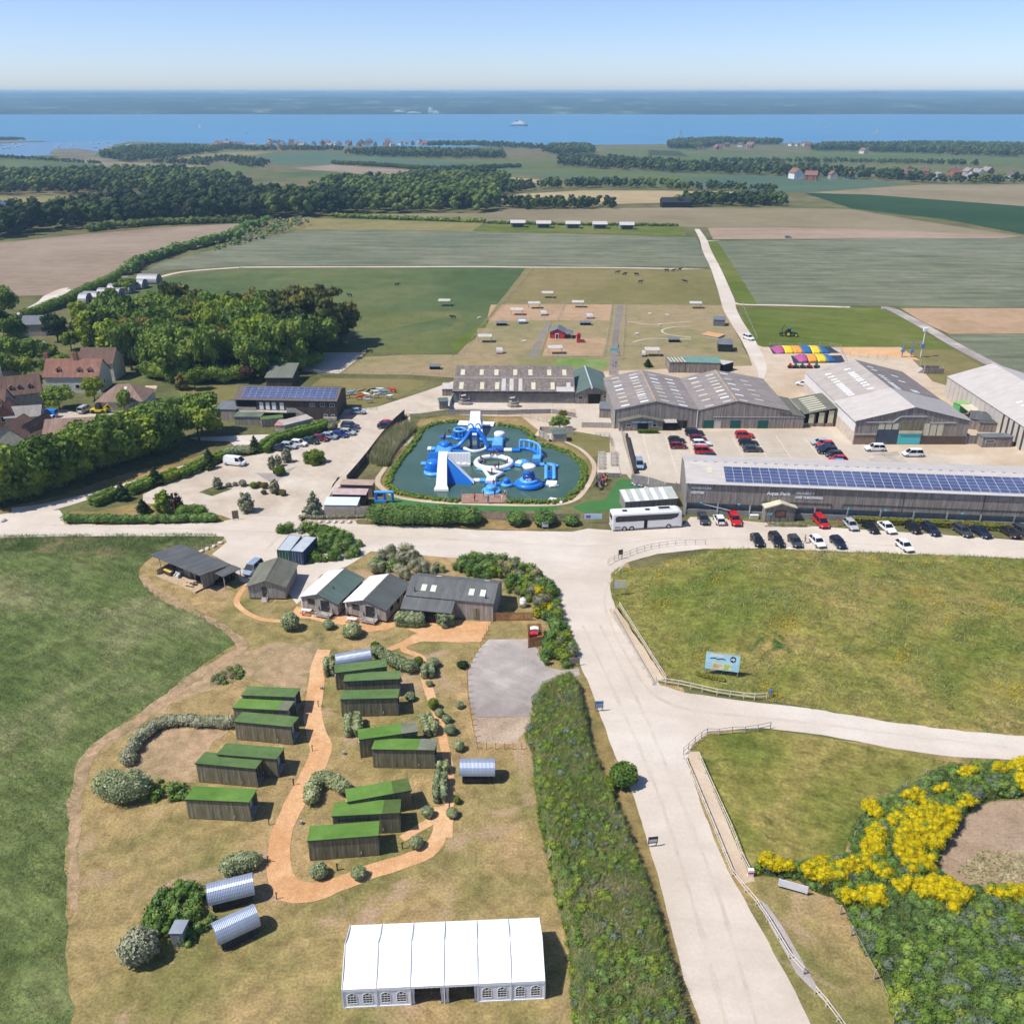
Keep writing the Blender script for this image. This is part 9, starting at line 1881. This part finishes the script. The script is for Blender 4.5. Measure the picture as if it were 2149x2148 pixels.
for i,(tl,s,per,h_,lb) in enumerate((('A2','945,778 1150,778 1400,778 1580,772 1570,755 1200,755 950,752',.016,(6,9),'clump of trees along the tan field edge'),('A2','880,705 1000,690 1150,665 1500,655 1932,660 1932,645 1500,640 1150,645 960,665',.009,(6,10),'tree line above the pale stubble'),('A3','0,640 300,650 600,660 600,645 300,632 0,625',.009,(5,8),'tree line right of the pale stubble'),('A3','20,735 150,735 300,737 500,735 640,730 640,705 450,700 250,705 100,710',.016,(6,10),'rounded copse beside the black barn'),('A2','60,468 250,482 600,492 975,494 960,475 700,465 300,455',.006,(9,13),'dark tree strip below the shore villages'),('A2','1255,530 1500,552 1932,568 1932,540 1600,520 1300,505',.006,(9,14),'tree belt with poplars right of centre'),('A2','1180,460 1300,475 1470,465 1440,440 1250,435',.007,(11,15),'dark pines on the shore'),('A3','0,550 250,555 500,565 880,580 1300,600 1380,605 1350,580 1000,560 700,540 300,530 0,525',.0045,(8,13),'garden trees around the scattered far houses'),('A3','780,430 1000,435 1300,445 1932,468 2200,470 2200,420 1932,415 1500,405 1100,410 850,410',.005,(10,14),'long shore wood at the right'),('A3','230,495 700,498 1200,500 1680,512 1680,503 1200,492 700,488 230,487',.006,(5,8),'field hedge with round trees at the right'),('A3','0,420 180,425 320,395 600,400 620,385 300,375 60,385 0,400',.006,(9,13),'trees around the shore houses'),('A1','850,520 1000,525 1200,540 1200,528 1000,515 880,510',.006,(5,9),'low trees on the marsh edge'),('A1','1060,520 1280,515 1400,545 1480,545 1520,520 1400,500 1250,490 1100,495',.005,(5,9),'scattered trees on the green slope'),('A1','0,492 300,510 580,528 580,522 300,500 0,483',.008,(4,6),'hedge along the left far field'),('A3','1400,612 1650,612 1932,610 1932,590 1650,592 1420,600',.006,(6,10),'trees before the white far house'),('A1','0,372 90,365 140,385 0,392',.006,(7,10),'trees on the spit at the left'),('A1','1200,440 1450,452 1932,450 1932,440 1500,440 1250,432',.004,(7,10),'trees among the village houses'),('A2','520,425 800,425 1180,445 1180,432 800,412 550,415',.004,(8,12),'shore trees between the villages'))): far_wood(lb,T(tl,s),per,h_,[W_,P_,L_],[2,1,1.2],'far_trees')
def far_hedge(label, pts, w_, h_, m_=None): return hedge('far_hedge', label, pts, w_, h_, m_ or W_, 1.1, .5, boxy=False, rough=.5, cat='hedge')
far_hedge('ragged hedge below the ploughed field',T('A4','1000,490 1100,440 1200,385 1330,345 1480,290 1600,270 1750,230 1932,200')+T('A5','150,190 280,120 450,60'),6,4,leaf['bram']); far_hedge('hedge at the foot of the dark pines',T('A1','500,900 900,865 1430,850'),6,4,L_); far_hedge('thin hedge beyond the yellow grass',T('A2','0,822 300,832 560,842 750,850 860,852'),4,2.5,leaf['oak']); far_hedge('hedge between the brown and blue-green far fields',T('A2','0,522 300,538 600,558 1050,540'),7,5); far_hedge('dark hedge curving below the blue-green field',T('A2','350,600 600,560 750,545'),6,4,P_); far_hedge('hedge behind the row of far cabins',T('A2','870,858 1300,866 1932,872'),2.5,1.6,leaf['oak'])
scrub('thistle_strip','pale weedy strip beside the wheat field',T('A5','0,295 0,215 250,150 450,80 720,60 780,90 600,140 300,230'),[leaf['grey'],leaf['bram'],leaf['straw']],[2,2,1],(.8,1.6),(.8,1.6),.06,.6,1.2)
for i,(x,y) in enumerate(((1038,880),(1183,884),(1348,886),(1500,888),(1652,892))):
    t, L = base(('A2',x-38,y),('A2',x+38,y),'holiday_cabin',['first','second','third','fourth','fifth'][i]+' white-roofed holiday cabin from the left beyond the wheat','cabin','row of far cabins'); gable(t,L,7,3.0,4.2,plain('sage_cabin',(.18,.25,.21),.7),(m_palesheet,m_whiter),.5,along='front'); BX(L*.15,L*.9,-.1,-.003,.4,2.4).obj('window_band', m_glass, t)
t, L = base(('A2',1850,768),('A2',2010,768),'black_barn','black curved-roof barn beside the copse','barn'); gable(t,L,12,4,7,m_black,(m_trim,m_trim),.3,along='front')
hp, L = base(Vc((0,2200,0)),Vc((11,2200,0)),'village_house','house','house'); gable(hp,L,8,5,8.5,m_cream,(m_tile,m_tile),.4,along='front',th=.2); BX(4,5.2,3.5,4.5,8,10).obj('chimney', m_brick, hp); [BX(x,x+1.4,-.1,-.01,z,z+1.2).obj('window', m_glass, hp) for x in (1.5,7.5) for z in (1,3.4)]; proto(hp); n_ = 0
wm = [m_cream,m_wframe,m_brick,m_stonew]; rm = [m_tile,m_tiled,m_slate,m_tile]
for lb,gp,tl,x0,x1,y0,y1,n in (('pale house in the harbour village on the shore','houses of the harbour village','A1',1190,1932,405,432,34),('house in the shore village right of the harbour','houses of the middle shore village','A2',0,520,405,425,20),('house with red or grey roof on the right shore','houses of the right shore village','A3',100,450,405,425,18),('low white house by the right beach','houses by the right beach','A3',630,790,402,412,6),('scattered house among the far garden trees','scattered far houses','A3',500,1930,560,592,14),('house on the edge of the shore wood','houses at the shore wood','A3',900,1640,415,452,6)):
    for i in range(n):
        p = g(tl,rnd.uniform(x0,x1),rnd.uniform(y0,y1)); rz = rnd.uniform(-.6,.6)+rnd.choice([0,1.57]); sc_ = rnd.uniform(.8,1.3); mt = {'wall':rnd.choice(wm),'roof':rnd.choice(rm)}
        if n_ == 0:
            r = hp; r.location = p; tag(r,lb,None,gp); r.scale = (sc_,)*3
        else: dup(hp,p,rz,lb,gp,sc_,mt)
        n_ += 1
# boats
def boat(label, x, y, tl, s, sail=True, group=None):
    p = g(tl,x,y,SEA+.3); t = thing('sailing_boat' if sail else 'moored_boat', label, 'boat', p, rnd.uniform(-.5,.5), group); t.scale = (s,)*3
    LO([[(x_,-w_,z),(x_,w_,z),(x_,w_*.5,-.2),(x_,-w_*.5,-.2)] for x_,w_,z in ((-5,1.2,1.2),(0,1.7,1.2),(3.5,1.0,1.4),(5.2,.1,1.6))]).obj('hull', m_wframe, t)
    CY((.5,0,1),(.5,0,14),.12,5).obj('mast', m_alu, t)
    if sail: PR([(.3,2),(-4.6,2),(-2.8,6),(.3,13.5)],'y',-.06,.06).obj('mainsail', m_wframe, t); PR([(.7,2),(5,1.6),(.7,12)],'y',-.05,.05).obj('jib', m_wframe, t)
    else: BX(-2,1,-.8,.8,1.2,2.0).obj('cabin', m_wframe, t)
for tl,x,y,s,lb in (('A1',1124,322,1.1,'lone small sailing boat at the left of the strait'),('A3',72,350,1.5,'leaning sailing boat close to the right shore'),('A3',868,312,1.3,'white-sailed boat in the middle right of the strait'),('A3',1132,340,1.7,'largest white-sailed boat at the right'),('A3',804,280,.8,'tiny distant sail before the far coast'),('A1',1387,355,.6,'tiny motor boat near the harbour')): boat(lb,x,y,tl,s)
for i in range(34):
    x = rnd.choice([rnd.uniform(0,140),rnd.uniform(540,740),rnd.uniform(150,560)]); p = g('A1',x,rnd.uniform(404,440)); q = thing('moored_boat','small white boat moored in the left estuary','boat',p+Vc((0,0,.5)),rnd.random()*3,'moored boats in the estuary'); LO([[(x_,-w_,z),(x_,w_,z),(x_,w_*.5,-.2),(x_,-w_*.5,-.2)] for x_,w_,z in ((-4,1.2,1.2),(0,1.6,1.2),(4.4,.1,1.5))]).obj('hull', m_wframe, q); CY((.3,0,1),(.3,0,11),.1,4).obj('mast', m_alu, q); BX(-2,.6,-.8,.8,1.2,1.9).obj('cabin', m_wframe, q)
p = g('A2',1042,308,SEA+.2); t = thing('ferry','white car ferry crossing the strait','ferry',p,-.25); LO([[(x,-w_,6),(x,w_,6),(x,w_*.8,0),(x,-w_*.8,0)] for x,w_ in ((-34,7),(-26,9),(26,9),(36,3))]).obj('hull', plain('ferry_hull',(.25,.3,.42)), t); BX(-26,26,-8,8,6,11).obj('car_deck', m_wframe, t); BX(-14,20,-7,7,11,15.5).obj('saloon', m_wframe, t); BX(2,12,-5,5,15.5,19).obj('bridge', m_wframe, t); BX(-10,-5,-2,2,15.5,21).obj('funnel', m_navy, t)
for x,y,w_,h_,lb in ((370,232,60,14,'white seaside buildings on the far coast, left block'),(450,234,70,9,'low white terminal sheds on the far coast'),(545,232,22,26,'tall white block beside the far terminal'),(575,234,30,14,'white sheds right of the tall far block'),(1420,228,200,4,'pale quarry sheds on the far coast')):
    p = g('A2',x,y+6,SEA); t = thing('far_buildings', lb, 'building', p); k_ = w_*.37267*p.y/FPX; BX(-k_/2,k_/2,0,40,0,h_).obj('block', m_wframe, t); BX(-k_/3,k_/6,5,30,h_,h_*1.35).obj('upper_storey', m_wframe, t)
